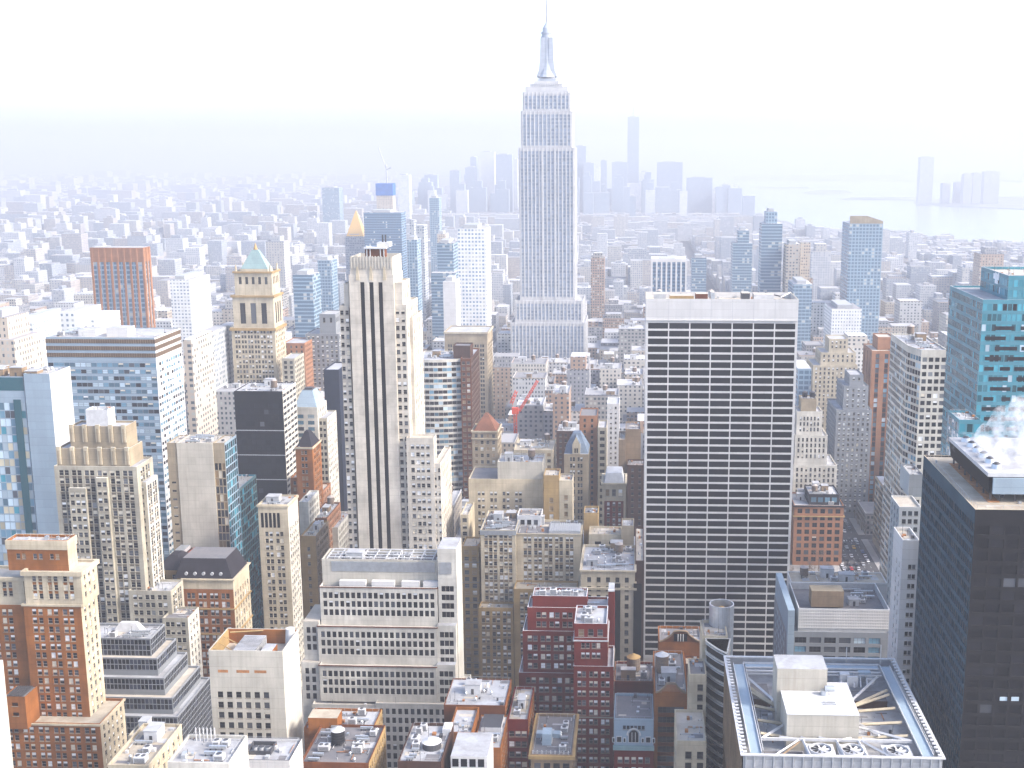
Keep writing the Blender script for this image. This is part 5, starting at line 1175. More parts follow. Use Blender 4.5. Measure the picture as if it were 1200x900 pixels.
bw7 = F(bay=4.6, pair=1.9, ww=1.2, wh=1.9, fl=3.7, pal='warm', mx=.6)
building('brown_building', 'tan brick building with small dark green hipped roof', [t(346, 366, 524, 640, 18, 'brick_orange', bw7, side=bw7, roof='slate_dark', corn=[(0, 1.0, .4, 'stone_cream')])], cat='building', vb=590)
rr = HEROES[-1][0]; q = MB(); z_ = at(346, 524, 640)[1]; q.prism([(rr[0] + .4, rr[2] + .4), (rr[1] - .4, rr[2] + .4), (rr[1] - .4, rr[3] - .4), (rr[0] + .4, rr[3] - .4)], z_ - .5, z_ + 7.5, M['copper_green'] if False else M['slate_dark'], None, True, .25); solo(q, 'hipped_roof', 'x', 'x', 0, 0) if False else None
ro = [o for o in COL.objects if o.name.startswith('brown_building')][-1]; q.build('hipped_roof', ro)
building('brown_brick_block', 'orange-brown brick block with lit side left of the cream striped tower', [t(364, 383, 607, 612, 30, 'brick_brown', bw7, side=bw7, sidewall='stone_pink', roof='roof_white')], cat='building', vb=680, clutter=3, seed=97)  # lit side painted in: paler wall colour than the brick front
building('tan_building', 'small tan building with round roof vent before the brown brick block', [t(352, 370, 628, 580, 26, 'stone_yellow', F(bay=4, ww=1.3, wh=1.8, fl=4, pal='warm', top=5), side=bw7, sidewall='brick_tan', roof='roof_cream')], cat='building', vb=690, clutter=2, seed=98)
building('brick_slab', 'tall orange brick slab in shadow behind the cream tower', [t(340, 354, 560, 660, 26, 'brick_orange', bw7, side=bw7, roof='roof_dark', ground=True), t(354.3, 372, 582, 650, 30, 'brick_brown', bw7, side=bw7, sidewall='stone_pink', roof='roof_tan', ground=True)], cat='building', vb=650)
building('white_building', 'low white building with glossy roof between cream tower and brown block', [t(350, 361, 588, 600, 22, 'stone_white', bw7, side=bw7, roof='roof_white', ground=True), t(383.5, 396, 618, 622, 30, 'stone_white', None, side=bw7, roof='roof_white', ground=True)], cat='building', vb=640)
b36, T36 = building('copper_roof_tower', 'pale stone tower with blue-green copper hipped roof and bright stepped side', [
    t(343, 372, 477, 722, 22, 'stone_white', F(bay=5, ww=4.2, wh=2.2, fl=4, pal='blue', rows=6, mx=1, top=4), side=F(bay=3.5, ww=1.5, wh=2, fl=4, pal='dark'), roof='roof_grey', ground=True),
    t(372.3, 383, 490, 724, 24, 'stone_grey', F(n=2, ww=1.4, wh=2, fl=4, pal='dark', mx=.5), side=F(bay=3.5, ww=1.5, wh=2, fl=4, pal='grey' if False else 'blinds'), sidewall='stone_white', roof='roof_white', ground=True)], cat='tower', vb=600)
r = T36[0]['rect']; z = T36[0]['z1']; q = MB(); q.prism([(r[0] + .5, r[2] + .5), (r[1] - .5, r[2] + .5), (r[1] - .5, r[3] - .5), (r[0] + .5, r[3] - .5)], z - .5, z + 9.5, M['blue_panel'], M['mech_dark'], True, .45); q.build('hipped_roof', b36)
q = MB(); cxm, cym = (r[0] + r[1]) / 2, (r[2] + r[3]) / 2; q.box(cxm - 2.4, cxm + 2.4, cym - 1.8, cym + 1.8, z + 9.5, z + 10.6, M['mech_dark']); q.build('roof_cap', b36)
building('navy_slab', 'plain dark navy slab tower touching the cream striped tower', [t(379, 397, 433, 764, 30, 'navy_wall', None, roof='roof_white')], cat='tower', vb=590)
b37, T37 = building('grey_stepped_tower', 'grey stepped masonry tower with rows of small windows behind the navy slab', [
    t(374, 393, 368, 956, 26, 'grey_panel', F(bay=4, ww=1.6, wh=4, fl=6, rows=1, top=2, pal='dark'), roof='roof_grey'), t(358, 397, 391, 952, 34, 'grey_panel', F(bay=3.6, ww=1.6, wh=2, fl=3.8, pal='blinds', mx=.5), roof='roof_grey')], cat='tower', vb=450)
building('pink_building', 'pinkish brick building left of the grey stepped tower', [t(331, 357, 402, 930, 30, 'stone_pink', F(bay=3.4, ww=1.3, wh=1.8, fl=3.8, pal='dark', mx=.5), side=F(bay=3.4, ww=1.3, wh=1.8, fl=3.8, pal='dark'), roof='roof_white')], cat='building', vb=450)
building('white_brick_tower', 'white banded tower between the ornate beige tower and the pink building', [t(330, 345, 420, 880, 26, 'stone_grey', F(bay=4, ww=2.4, wh=2, fl=3.8, pal='dark', mx=.5), side=F(bay=4, ww=2.4, wh=2, fl=3.8, pal='dark', mx=.5), roof='roof_white')], cat='building', vb=470)
# curved glass
b38, T38 = [None] * 2
x0, z1 = at(487, 421, 800); x1, _ = at(539, 419, 800); n = 10; foot = []
for k in range(n + 1): s = k / n; foot.append((x0 + (x1 - x0) * s, 800 - 4.2 * sin(pi * (.25 + .75 * s)) + 3))
foot += [(x1, 836), (x0, 836)]
cf = F(bay=3.3, ww=-.12, wh=2.1, fl=3.9, pal='bluedark', rec=.15, frame=False, sill=False, top=1.2, mx=.02)
b38, T38 = building('curved_glass_building', 'gently curved pale office front with teal window bands behind the striped tower', [
    dict(foot=foot, z1=z1, wall=M['stone_white'], faces=[dict(cf, n=1) for _ in range(n)] + [None] * 3, roof=M['roof_white'], par=.7)], cat=OFF, vb=590)
rooftop(b38, (x0 + 4, x1 - 4, 806, 832), z1 - .7, 7, 99, kinds=('bulkhead', 'ac', 'duct', 'ac'))
building('brown_slab', 'narrow dark brown slab with rooftop box right of the curved glass front', [
    t(531, 551, 405, 806, 14, 'brick_dark', None, roof='roof_dark', z0=at(539, 420, 800)[1] - 1), t(539.5, 552, 420, 800, 44, 'brick_brown', F(n=2, ww=2.2, wh=1.9, fl=3.9, pal='warm', mx=.4), side=F(bay=4, ww=1.6, wh=1.9, fl=3.9, pal='dark'), sidewall='brick_dark', roof='roof_white')], cat='tower', vb=600)
building('beige_hotel', 'beige stone building with colonnaded top storey under the white gridded tower', [
    t(521, 571, 389, 1052, 40, 'stone_beige', F(n=12, ww=1.6, wh=7, fl=9, rows=1, top=2, pal='dark', mx=2), roof='roof_grey', corn=[(0, 1.5, .8, 'stone_cream')]),
    t(521, 571, 401, 1052.2, 40, 'stone_beige', F(bay=4.8, pair=2.1, ww=1.4, wh=2.2, fl=4, pal='dark', mx=1), roof='roof_grey', cap=False)], cat='building', vb=500)
b39, T39 = building('pyramid_roof_building', 'beige stone building with red-brown pyramid roof', [
    t(553, 583, 505, 762, 22, 'stone_beige', F(bay=3.3, ww=1.7, wh=2.1, fl=4.4, pal='warm', mx=.8), side=F(bay=3.3, ww=1.7, wh=2.1, fl=4.4, pal='warm', mx=.8), roof='roof_tan', corn=[(0, .9, .5, 'stone_cream'), (5, .6, .5, 'stone_cream')])], cat='building', vb=560)
r = T39[0]['rect']; z = T39[0]['z1']; q = MB(); q.prism([(r[0] + .8, r[2] + .8), (r[1] - .8, r[2] + .8), (r[1] - .8, r[3] - .8), (r[0] + .8, r[3] - .8)], z - .5, z + 10, M['tile_red'], None, True, .12); q.build('pyramid_roof', b39)
# centre small ones
b40, T40 = building('gothic_building', 'beige gothic gabled building with slate blue roof and tall paired windows', [
    t(661, 689.5, 532, 702, 24, 'stone_beige', F(bay=4.6, k=2, pair=1.7, ww=1.2, wh=2.6, fl=4.1, pal='office', mx=.8), roof='roof_grey', cap=False)], cat='building', vb=610)
r = T40[0]['rect']; z = T40[0]['z1']; xm = (r[0] + r[1]) / 2; q = MB()
q.prism([(r[0], r[2] + 1), (r[1], r[2] + 1), (r[1], r[3]), (r[0], r[3])], z + .01, z + 11, M['slate_blue'], None, True, .3); q.build('roof', b40)
q = MB(); w_ = 4.6; 
q.poly([(xm - w_ / 2, r[2] - .2, z), (xm + w_ / 2, r[2] - .2, z), (xm + w_ / 2, r[2] - .2, z + 6), (xm, r[2] - .2, z + 11), (xm - w_ / 2, r[2] - .2, z + 6)], M['stone_cream'])
q.poly([(xm + w_ / 2, r[2] - .2, z), (xm + w_ / 2, r[2] + 8, z), (xm + w_ / 2, r[2] + 8, z + 6), (xm + w_ / 2, r[2] - .2, z + 6)], M['stone_cream']); q.poly([(xm - w_ / 2, r[2] + 8, z), (xm - w_ / 2, r[2] - .2, z), (xm - w_ / 2, r[2] - .2, z + 6), (xm - w_ / 2, r[2] + 8, z + 6)], M['stone_cream'])
q.poly([(xm, r[2] - .2, z + 11), (xm + w_ / 2, r[2] - .2, z + 6), (xm + w_ / 2, r[2] + 8, z + 6), (xm, r[2] + 8, z + 11)], M['slate_blue']); q.poly([(xm - w_ / 2, r[2] - .2, z + 6), (xm, r[2] - .2, z + 11), (xm, r[2] + 8, z + 11), (xm - w_ / 2, r[2] + 8, z + 6)], M['slate_blue']); q.build('gable', b40)
for dx in (-1.1, .2): 
    q = MB(); q.box(xm + dx, xm + dx + .9, r[2] - .26, r[2] - .1, z + .8, z + 3.6, M['dark']); q.build('window', b40)
b41, T41 = building('arched_building', 'narrow cream crowned building with three arched windows over red brick shaft', [
    t(706, 733, 566, 640, 20, 'stone_cream', F(n=3, ww=1.9, wh=3.6, fl=6, rows=1, top=2.6, pal='warm', mx=1), roof='roof_white', corn=[(0, 1.0, .8, 'stone_cream')]),
    t(706.2, 732.8, 585, 640.2, 20, 'brick_red', F(n=3, ww=1.3, wh=1.9, fl=3.1, pal='blinds', mx=1.6), roof='roof_white', cap=False)], cat='building', vb=620, clutter=3, seed=101)
r = T41[0]['rect']; z = T41[0]['z1']
for dx in (-.02, ): 
    for a in (r[0] - .1, r[1] - 1.0): 
        q = MB(); q.box(a, a + 1.1, r[2] - .25, r[2], 20, z - .1, M['stone_cream']); q.build('corner_pier', b41)
q = MB(); q.prism([(r[0] + 1, r[2] + 1), (r[1] - 1, r[2] + 1), (r[1] - 1, r[3] - 1), (r[0] + 1, r[3] - 1)], z - .5, z + 5, M['mech_white'], M['roof_white'], True, .8); q.build('attic', b41)
b42, T42 = building('tan_brick_block', 'tan brick block with dark brown lower side beside the white tower', [
    t(733, 751, 503, 705, 22, 'brick_tan', None, roof='roof_dark', ground=True), t(725, 733, 515, 700, 22, 'brick_tan', F(bay=3, ww=1.3, wh=1.8, fl=3.7, pal='dark'), roof='roof_tan', ground=True), t(735, 756, 545, 690, 14, 'brick_dark', F(bay=3, ww=1.2, wh=1.7, fl=3.7, pal='dark'), roof='roof_dark', ground=True)], cat='building', vb=640)
building('brick_building', 'dark brown brick slab between the gothic gable and the arched crown building', [t(679, 700, 487, 742, 24, 'stone_pink', F(bay=3.4, ww=1.2, wh=1.8, fl=3.7, pal='dark'), side=None, roof='roof_dark', sidewall='brick_dark')], cat='building', vb=600)
building('grey_building', 'grey narrow building with stacked windows behind the arched crown building', [t(700.5, 711, 501, 735, 22, 'stone_grey', F(n=1, ww=3, wh=2, fl=4.2, pal='dark'), roof='roof_white')], cat='building', vb=590)
building('white_stair_building', 'tall white stepped apartment building just left of the white tower', [t(711.5, 726, 473, 820, 24, 'white_panel', F(bay=3, ww=1.2, wh=1.6, fl=3.6, pal='blinds'), roof='roof_white')], cat='building', vb=560)
building('cream_loft', 'bright cream loft building with busy rooftop below the red crane', [t(602, 648, 527, 740, 30, 'stone_cream', F(bay=3.6, ww=2.4, wh=1.9, fl=4, pal='warm', mx=.6), roof='roof_cream')], cat='building', vb=560, clutter=12, seed=103)
building('dark_loft', 'dark brick loft building behind the gothic gable', [t(652, 680, 505, 790, 26, 'brick_dark', F(bay=3.4, ww=1.4, wh=1.8, fl=3.8, pal='dark'), roof='roof_grey')], cat='building', vb=530, clutter=5, seed=104)

# ================================================================ right group
b43, T43 = building('panelled_building', 'grey panelled office with roof plant behind a grid screen and teal ribbon windows', [
    t(927, 1040, 682, 505, 14, 'white_panel', None, roof='roof_cream', ground=True, par=.4),
    t(936, 1043, 713, 455, 30, 'mech_grey', None, roof='roof_dark', par=3.0, coping='mech_white'),
    t(921, 1043, 740, 453, 40, 'grey_panel', F(bay=5.1, ww=4.6, wh=2.2, fl=3.9, pal='bluedark', rec=.3, frame=True, sill=False, top=1.6, mx=3), roof='roof_white')], cat=OFF, vb=765)
r = T43[1]['rect']; z = T43[1]['z1']; q = MB()
for i in range(54): q.box(r[0] + i * (r[1] - r[0]) / 54, r[0] + i * (r[1] - r[0]) / 54 + .5, r[2] - .12, r[2], z - 8.2, z - .3, M['white_panel'])
for j in range(7): q.box(r[0], r[1], r[2] - .2, r[2] - .12, z - 8.2 + j * 1.25, z - 7.75 + j * 1.25, M['white_panel'])
q.build('grid_screen', b43)
q = MB(); x_ = r[0]; q.box(x_ + 6, x_ + 19, r[2] + 7, r[2] + 14, z - 2, z + 4.8, M['brick_tan'], M['stone_beige']); q.build('cooling_tower', b43)
for k in range(6): 
    q = MB(); xx = x_ + 3 + k * 5.4; q.cyl(xx, r[2] + 3, z - 2.9, z - 1.8, 1.9, M['mech_rust'], 18, None, M['mech_dark']); q.build('fan', b43)
rooftop(b43, (x_ + 20, r[1], r[2] + 6, r[3]), z - 3, 9, 110, kinds=('ac', 'duct', 'ac', 'bulkhead', 'ac')); r = T43[0]['rect']; rooftop(b43, r, T43[0]['z1'] - .4, 10, 111, kinds=('bulkhead', 'bulkhead', 'ac', 'duct', 'tank'))
q = MB(); x0, z1 = at(924, 722, 448); q.prism([(x0, 449), (x0 + 2.6, 449), (x0 + 2.6, 492), (x0, 492)], 0, z1 + 2, M['blue_panel']); q.build('white_fin_wall', b43)
b44, T44 = building('white_slab', 'slim bright white building with a few small windows beside the black tower', [
    t(1058, 1078, 633, 402, 15, 'white_panel', F(n=3, ww=1.0, wh=1.5, fl=3.55, pal='dark', top=8, mx=.9, frame=False, plain_cols=(0,)), roof='roof_tan', coping='white_panel', par=1.2)], cat='building', clutter=3, seed=112)
b45, T45 = building('studio_building', 'ornate orange-brown stone building with big studio windows facing the bare trees', [
    t(948, 984, 579, 744, 22, 'slate_dark', F(n=4, ww=3.4, wh=3.4, fl=4.5, rows=1, pal='pale' if False else 'blue', top=1.5, mx=1), roof='roof_grey'),
    t(931, 989, 592, 740, 30, 'stone_pink', F(n=6, ww=3.0, wh=3.0, fl=4.6, pal='dark', top=1.6, mx=1.2, frame=True), side=F(bay=4, ww=2.4, wh=3, fl=4.6, pal='dark'), roof='roof_grey', corn=[(0, .9, .8, 'slate_dark'), (7.0, .6, .8, 'stone_yellow')])], cat='building', vb=650, clutter=6, seed=113)
rooftop(b45, T45[1]['rect'], T45[1]['z1'] - .9, 5, 114)
b46, T46 = building('white_art_deco_tower', 'white stepped masonry tower with dark roof tanks beside the white banded giant', [
    t(939, 957, 467, 796, 12, 'stone_beige', None, roof='roof_grey'),
    t(934, 964, 482, 792, 18, 'stone_white', F(n=6, ww=1.0, wh=2.2, fl=3.8, pal='dim' if False else 'office', mx=1.5, top=3), side=F(bay=4, ww=1.2, wh=2.2, fl=3.8), roof='roof_white'),
    t(932, 970, 510, 788, 24, 'stone_white', F(n=7, ww=1.1, wh=2.2, fl=3.8, pal='office', mx=1), roof='roof_white'),
    t(930, 981, 545, 784, 30, 'stone_white', F(n=9, ww=1.2, wh=2.2, fl=3.8, pal='office', mx=1), roof='roof_white')], cat='tower', vb=590)
r = T46[0]['rect']; 
for k in (0, 1): water_tank(b46, r[0] + 3 + 5 * k, r[2] + 5, T46[0]['z1'] - .9, 1.8, 3.2, 1.2, M['black_wall'], M['mech_dark'])
b47, T47 = building('pale_stepped_tower', 'pale beige stepped hotel tower rising in the haze', [
    t(972, 994, 397, 1040, 24, 'stone_cream', F(n=4, ww=1.4, wh=2, fl=3.9, pal='office', mx=1), roof='roof_grey'),
    t(962, 1003, 413, 1036, 32, 'stone_cream', F(bay=3.6, ww=1.4, wh=2, fl=3.9, pal='office', mx=1), roof='roof_grey'),
    t(953, 1005, 428, 1032, 40, 'stone_cream', F(bay=3.6, ww=1.4, wh=2, fl=3.9, pal='office', mx=1), roof='roof_grey')], cat='tower', vb=590)
b48, T48 = building('grey_stepped_building', 'blue-grey stepped building with small windows left of the brown striped slab', [
    t(996, 1012, 439, 850, 22, 'grey_panel', F(bay=3.2, ww=1.3, wh=1.8, fl=3.8, pal='blinds'), roof='roof_white'),
    t(989, 1018, 452, 846, 30, 'grey_panel', F(bay=3.2, ww=1.3, wh=1.8, fl=3.8, pal='blinds'), roof='roof_white'),
    t(980, 1022, 480, 842, 40, 'grey_panel', F(bay=3.2, ww=1.3, wh=1.8, fl=3.8, pal='blinds'), side=F(bay=3.2, ww=1.3, wh=1.8, fl=3.8, pal='blinds'), roof='roof_white')], cat='building', vb=600)
b49, T49 = building('striped_slab_tower', 'tall slim tan tower with dark vertical window stripes and rounded top', [
    t(1029, 1048, 395, 882, 20, 'stone_pink', F(n=4, ww=1.2, wh=3, fl=3, strip=True, rows=1, top=1.5, pal='dark', mx=.6, frame=False) if False else None, roof='roof_tan'),
    t(1022, 1046, 411, 873, 34, 'stone_pink', F(n=2, ww=2.6, wh=2.9, fl=3.7, pal='bluedark', rec=.5, frame=False, sill=False, mx=.9, top=2, spm='brick_brown'), side=F(n=3, ww=2.0, wh=2.9, fl=3.7, pal='dark', rec=.5, frame=False, sill=False, mx=1.2, top=2, spm='brick_brown'), sidewall='stone_pink', roof='roof_tan')], cat='tower', vb=590)
x0, z1 = at(1080, 410, 604); x1, _ = at(1111, 410, 604); xc, _ = at(1062, 402, 622)
wf = F(bay=2.7, ww=2.2, wh=2.0, fl=3.75, pal='office', rec=.15, sill=False, frame=False, top=3, mx=.3, phase=.4)
wf2 = F(bay=2.7, ww=2.6, wh=2.3, fl=3.75, pal='bluedark', rec=.15, sill=False, frame=False, top=3, mx=.1)
b50, T50 = building('white_banded_tower', 'white office tower with chamfered corner and thin horizontal window bands', [
    dict(foot=[(x0, 604), (x1, 604), (x1, 660), (xc, 660), (xc, 618)], z1=z1, wall=M['stone_white'], faces=[wf, None, None, wf2, wf2], roof=M['roof_white'], par=.8)], cat='skyscraper', vb=560)
rooftop(b50, (xc + 4, x1 - 2, 612, 655), z1 - .8, 9, 115, kinds=('ac', 'tank', 'ac', 'duct', 'bulkhead'))
b51, T51 = building('black_glass_block', 'low black glass block with white roof and slanting side bands near the avenue', [
    t(1042, 1057, 579, 745, 45, 'dark_metal', F(bay=2.6, ww=2.4, wh=2.7, fl=3.8, pal='dark', rec=.1, frame=False, sill=False, mx=.2), side=F(bay=4, ww=3.9, wh=2.4, fl=3.8, pal='bluedark', rec=.15, frame=False, sill=False, mx=.2), sidewall='stone_grey', roof='roof_white', par=.4)], cat='building', vb=640)
b52, T52 = building('grey_office_block', 'light grey windowless block stepping up between white slab and banded tower', [
    t(1066, 1082, 556, 560, 20, 'grey_panel', None, roof='roof_grey', sidewall='blue_panel'), t(1054, 1080, 594, 540, 19, 'white_panel', F(n=3, ww=1.6, wh=2, fl=3.9, pal='dark'), sidewall='blue_panel', roof='roof_tan')], cat='building', vb=640, clutter=2, seed=116)
# teal tower
x0, z1 = at(1152, 351, 470); Lt = 50
tf = F(bay=1.9, ww=1.8, wh=2.5, fl=4.05, pal='teal', rec=.06, frame=False, sill=False, top=1.0, mx=.05)
b53, T53 = building('teal_glass_tower', 'tall teal glass tower with small white logo on its upper block', [
    dict(foot=[(x0 + 10.6, 474), (x0 + 48, 474), (x0 + 48, 512), (x0 + 10.6, 512)], z1=at(1181, 323, 474)[1], wall=M['teal_panel'], fac=tf, side=tf, roof=M['roof_tan'], par=1.2, coping=M['mech_white']),
    dict(foot=[(x0, 470), (x0 + 50, 470), (x0 + 50, 470 + Lt), (x0, 470 + Lt)], z1=z1, wall=M['teal_panel'], fac=dict(tf, pal='teal'), side=dict(tf, pal='tealdark'), roof=M['roof_white'], par=.8, coping=M['mech_white'])], cat='skyscraper', vb=560)
r = T53[1]['rect']
for k in range(16):       # dark window bands on the front
    zz = z1 - 12 - k * 4.05; rr_ = random.Random(k); a = rr_.uniform(1, 6)
    while a < 44:
        w_ = rr_.uniform(3, 9); q = MB(); q.box(r[0] + a, r[0] + a + w_, r[2] - .05, r[2] + .05, zz, zz + 1.5, M['dark']); a += w_ + rr_.uniform(1.5, 4); q.build('window', b53)
# logo: a small white ragged mark on the upper block's left side
q = MB(); lx = x0 + 10.55; zl = at(1164, 331, 490)[1]; yl = 486
for dy, dz, w_, h_ in ((0, 1.2, 3, 2.2), (2.6, .6, 2.6, 3.2), (5.2, 1.3, 2.6, 2.2), (1.2, -.4, 4.2, 1.4), (4.4, 2.8, 1.2, 1.2), (.2, 3, 1.4, 1.2)): q.box(lx - .12 - dz * .003, lx, yl + dy, yl + dy + w_, zl + dz, zl + dz + h_, M['white'])
q.build('logo', b53)
building('glass_podium', 'pale teal glass wedge below the tall teal tower beside the banded tower', [
    t(1124, 1150, 492, 452, 17, 'teal_panel', F(bay=2.2, ww=2.1, wh=3.2, fl=4, pal='teal', rec=.06, frame=False, sill=False, mx=.1), side=F(bay=2.2, ww=2.1, wh=3.2, fl=4, pal='blue', rec=.06, frame=False, sill=False, mx=.1), roof='roof_white')], cat='building', vb=560)

# ================================================================ the tall spired tower in the middle distance
DE = 1290.0
ef = lambda n, top=3, mx=1.2: F(n=n, ww=-1.25, wh=2.1, fl=3.75, pal='esb', rec=.5, frame=False, sill=False, top=top, mx=mx, fin=.5, finw=.7, spm='esb_metal')
glass('esb_g', (.26, .31, .38), .3, .2); PAL['esb'] = [('esb_g', 0, 1)]
wall('esb_stone', (.74, .74, .74), var=.06, stain=.12); wall('esb_metal', (.58, .63, .70), var=.08, stain=.1)
def te(u0, u1, v, dD, L, n, **k): return t(u0, u1, v, DE + dD, L, 'esb_stone', ef(n), roof='roof_white', **k)
b54, T54 = building('spired_skyscraper', 'very tall art deco skyscraper with slim spire and antenna in the haze', [
    te(621, 659.5, 98, 16, 26, 8), te(615.5, 665.5, 102, 14.5, 30, 10), te(612.5, 668.5, 108, 13, 32, 11), te(610.3, 670.5, 130, 10, 38, 12), te(607.5, 673.5, 173, 7, 44, 14),
    te(603, 683, 352, 0, 58, 18), te(598, 686, 378, -4, 66, 20), te(583, 700, 440, -10, 80, 28)], cat='skyscraper', vb=425)
xm = (T54[0]['rect'][0] + T54[0]['rect'][1]) / 2; ym = DE + 30; z = T54[0]['z1']; pxm = 1.0 / 1.10
q = MB(); q.box(xm - 13, xm + 13, ym - 11, ym + 11, z - 1, z + 3, M['esb_stone']); q.box(xm - 10, xm + 10, ym - 9, ym + 9, z + 3, z + 5.5, M['esb_metal']); q.box(xm - 8.4, xm + 8.4, ym - 7.5, ym + 7.5, z + 5.5, z + 9, M['esb_stone']); q.build('mast_base', b54)
q = MB(); prof = [(z + 7, 11.0), (z + 10, 9.6), (z + 14, 8.3), (z + 20, 7.3), (z + 30, 6.7), (z + 50, 6.3), (z + 50.1, 5.6), (z + 52, 5.6), (z + 52.1, 6.3), (z + 54, 6.3), (z + 54.1, 5.0), (z + 58, 4.8), (z + 61.5, 2.6), (z + 64, 1.2)]
for (za, ra), (zb_, rb2) in zip(prof, prof[1:]):
    n = 16
    for k in range(n):
        a, c = 2 * pi * k / n, 2 * pi * (k + 1) / n
        q.poly([(xm + ra * cos(a), ym + ra * sin(a), za), (xm + ra * cos(c), ym + ra * sin(c), za), (xm + rb2 * cos(c), ym + rb2 * sin(c), zb_), (xm + rb2 * cos(a), ym + rb2 * sin(a), zb_)], M['esb_metal'])
q.build('mast', b54)
for sx in (-1, 1):
    q = MB(); pts = [(xm + sx * 11, z + 8), (xm + sx * 8.6, z + 14), (xm + sx * 7.2, z + 26), (xm + sx * 6.7, z + 48), (xm + sx * 2.4, z + 48), (xm + sx * 2.4, z + 8)]
    if sx < 0: pts = pts[::-1]
    q.poly([(x_, ym - 6.9, z_) for x_, z_ in pts][::-1], M['esb_metal']); q.poly([(x_, ym + 3.2, z_) for x_, z_ in pts], M['esb_metal'])
    for (a, c) in zip(pts, pts[1:] + pts[:1]): q.poly([(a[0], ym - 6.9, a[1]), (c[0], ym - 6.9, c[1]), (c[0], ym + 3.2, c[1]), (a[0], ym + 3.2, a[1])], M['esb_metal'])
    q.build('mast_wing', b54)
q = MB(); q.bar((xm, ym, z + 63), (xm, ym, z + 82), 1.3, M['mech_grey'], 8, 1.0); q.bar((xm, ym, z + 82), (xm, ym, z + 108), .9, M['mech_grey'], 6, .6)
for k in range(5): q.bar((xm - .1, ym, z + 70 + 5 * k), (xm + 1.6, ym, z + 70 + 5 * k), .25, M['esb_metal'], 4)
q.build('antenna', b54)
for k in range(16):
    q = MB(); a = xm - 14 + k * 28 / 15; q.box(a - .3, a + .3, DE + 15.6, DE + 16, z - 7, z + .5, M['esb_stone']); q.build('crown_rib', b54)
# centre recess reads as a darker metal panel between the wings
for (u0, u1) in ((634, 636), (649, 651)):
    x0, _ = at(u0, 200, DE); x1, _ = at(u1, 200, DE); q = MB(); q.box(x0, x1, DE + 6.2, DE + 7, T54[5]['z1'], T54[4]['z1'] - 2, M['esb_stone']); q.build('pier', b54)

# ================================================================ hazy mid-distance towers, built plainer
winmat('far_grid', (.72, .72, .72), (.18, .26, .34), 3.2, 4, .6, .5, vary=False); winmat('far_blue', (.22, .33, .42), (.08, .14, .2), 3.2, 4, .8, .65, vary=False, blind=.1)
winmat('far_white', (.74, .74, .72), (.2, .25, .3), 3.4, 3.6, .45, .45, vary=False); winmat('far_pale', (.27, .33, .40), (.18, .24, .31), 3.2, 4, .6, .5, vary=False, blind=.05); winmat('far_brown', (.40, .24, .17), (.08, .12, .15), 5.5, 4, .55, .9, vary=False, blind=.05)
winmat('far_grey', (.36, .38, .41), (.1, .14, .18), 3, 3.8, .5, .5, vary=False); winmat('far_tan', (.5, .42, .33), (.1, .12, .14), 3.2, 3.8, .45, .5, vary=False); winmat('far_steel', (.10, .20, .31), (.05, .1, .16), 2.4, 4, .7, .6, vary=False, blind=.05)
def far(name, label, tiers, mat, vb=300, cat='tower', top=None):
    """tiers: (u0,u1,v,D,L) top down"""
    xs = [at(q[0], q[2], q[3])[0] for q in tiers]; xe = [at(q[1], q[2], q[3])[0] for q in tiers]
    Dm = min(q[3] for q in tiers); xc = (min(xs) + max(xe)) / 2
    root = thing(name, label, cat, xc, Dm); b = MB(); tops = []
    for i, (u0, u1, v, D, L) in enumerate(tiers):
        x0, z1 = at(u0, v, D); x1, _ = at(u1, v, D); z0 = 0
        if i + 1 < len(tiers) and tiers[i + 1][3] < D + .01: z0 = at(tiers[i + 1][0], tiers[i + 1][2], tiers[i + 1][3])[1]
        b.box(x0, x1, D, D + L, z0, z1, M[mat]); tops.append((x0, x1, D, D + L, z1)); HEROES.append(((x0, x1, D, D + L), (u0, u1, v), D, vb))
    b.build('shaft', root)
    q = MB(); x0, x1, y0, y1, z1 = tops[0]; 
    if x1 - x0 > 12: q.box(x0 + (x1 - x0) * .2, x1 - (x1 - x0) * .3, y0 + 3, y1 - 3, z1, z1 + 4, M['mech_grey']); q.build('roof_plant', root)
    return root, tops
f1, tp = far('brown_striped_tower', 'brown tower with teal glass strips and solid brown top band', [(108, 168, 307, 1000, 14)], 'far_blue', 375)
x0, x1, y0, y1, z1 = tp[0]; zt_ = at(110, 290, 1000)[1]
q = MB(); q.box(x0 - .4, x1 + .4, y0 - .4, y1 + .4, z1, zt_, M['stone_pink'], M['roof_grey']); 
q.build('top_band', f1)
for k in range(9):
    q = MB(); a = x0 + k * (x1 - x0) / 8; q.box(a - .9, a + .9, y0 - .8, y0 - .01, 0, zt_ - .3, M['stone_pink']); q.build('pier', f1)
for k in range(3):
    q = MB(); a = y0 + 1 + k * (y1 - y0 - 2) / 2; q.box(x1 + .01, x1 + .8, a - 1.4, a + 1.4, 0, zt_ - .3, M['stone_pink']); q.build('pier', f1)
far('white_grid_tower', 'white gridded office tower with bright side behind the banded glass office', [(199, 222, 328, 1230, 60)], 'far_white', 390)
far('blue_glass_tower', 'slate blue slab tower behind the gold pyramid', [(426, 470, 249, 1950, 40)], 'far_steel', 330)
g1, tp = far('gold_pyramid_tower', 'tower with pale gold pyramid roof beyond the striped tower', [(404, 427, 277, 2000, 36)], 'far_grey', 330)
x0, x1, y0, y1, z1 = tp[0]; q = MB(); q.prism([(x0 + 2, y0 + 2), (x1 - 2, y0 + 2), (x1 - 2, y1 - 2), (x0 + 2, y1 - 2)], z1, z1 + 42, M['gold'], None, True, .06); q.build('pyramid_roof', g1)
g2, tp = far('tower_under_construction', 'unfinished tower wrapped in bright blue netting with crane above', [(441, 460, 228, 2600, 30)], 'far_tan', 250)
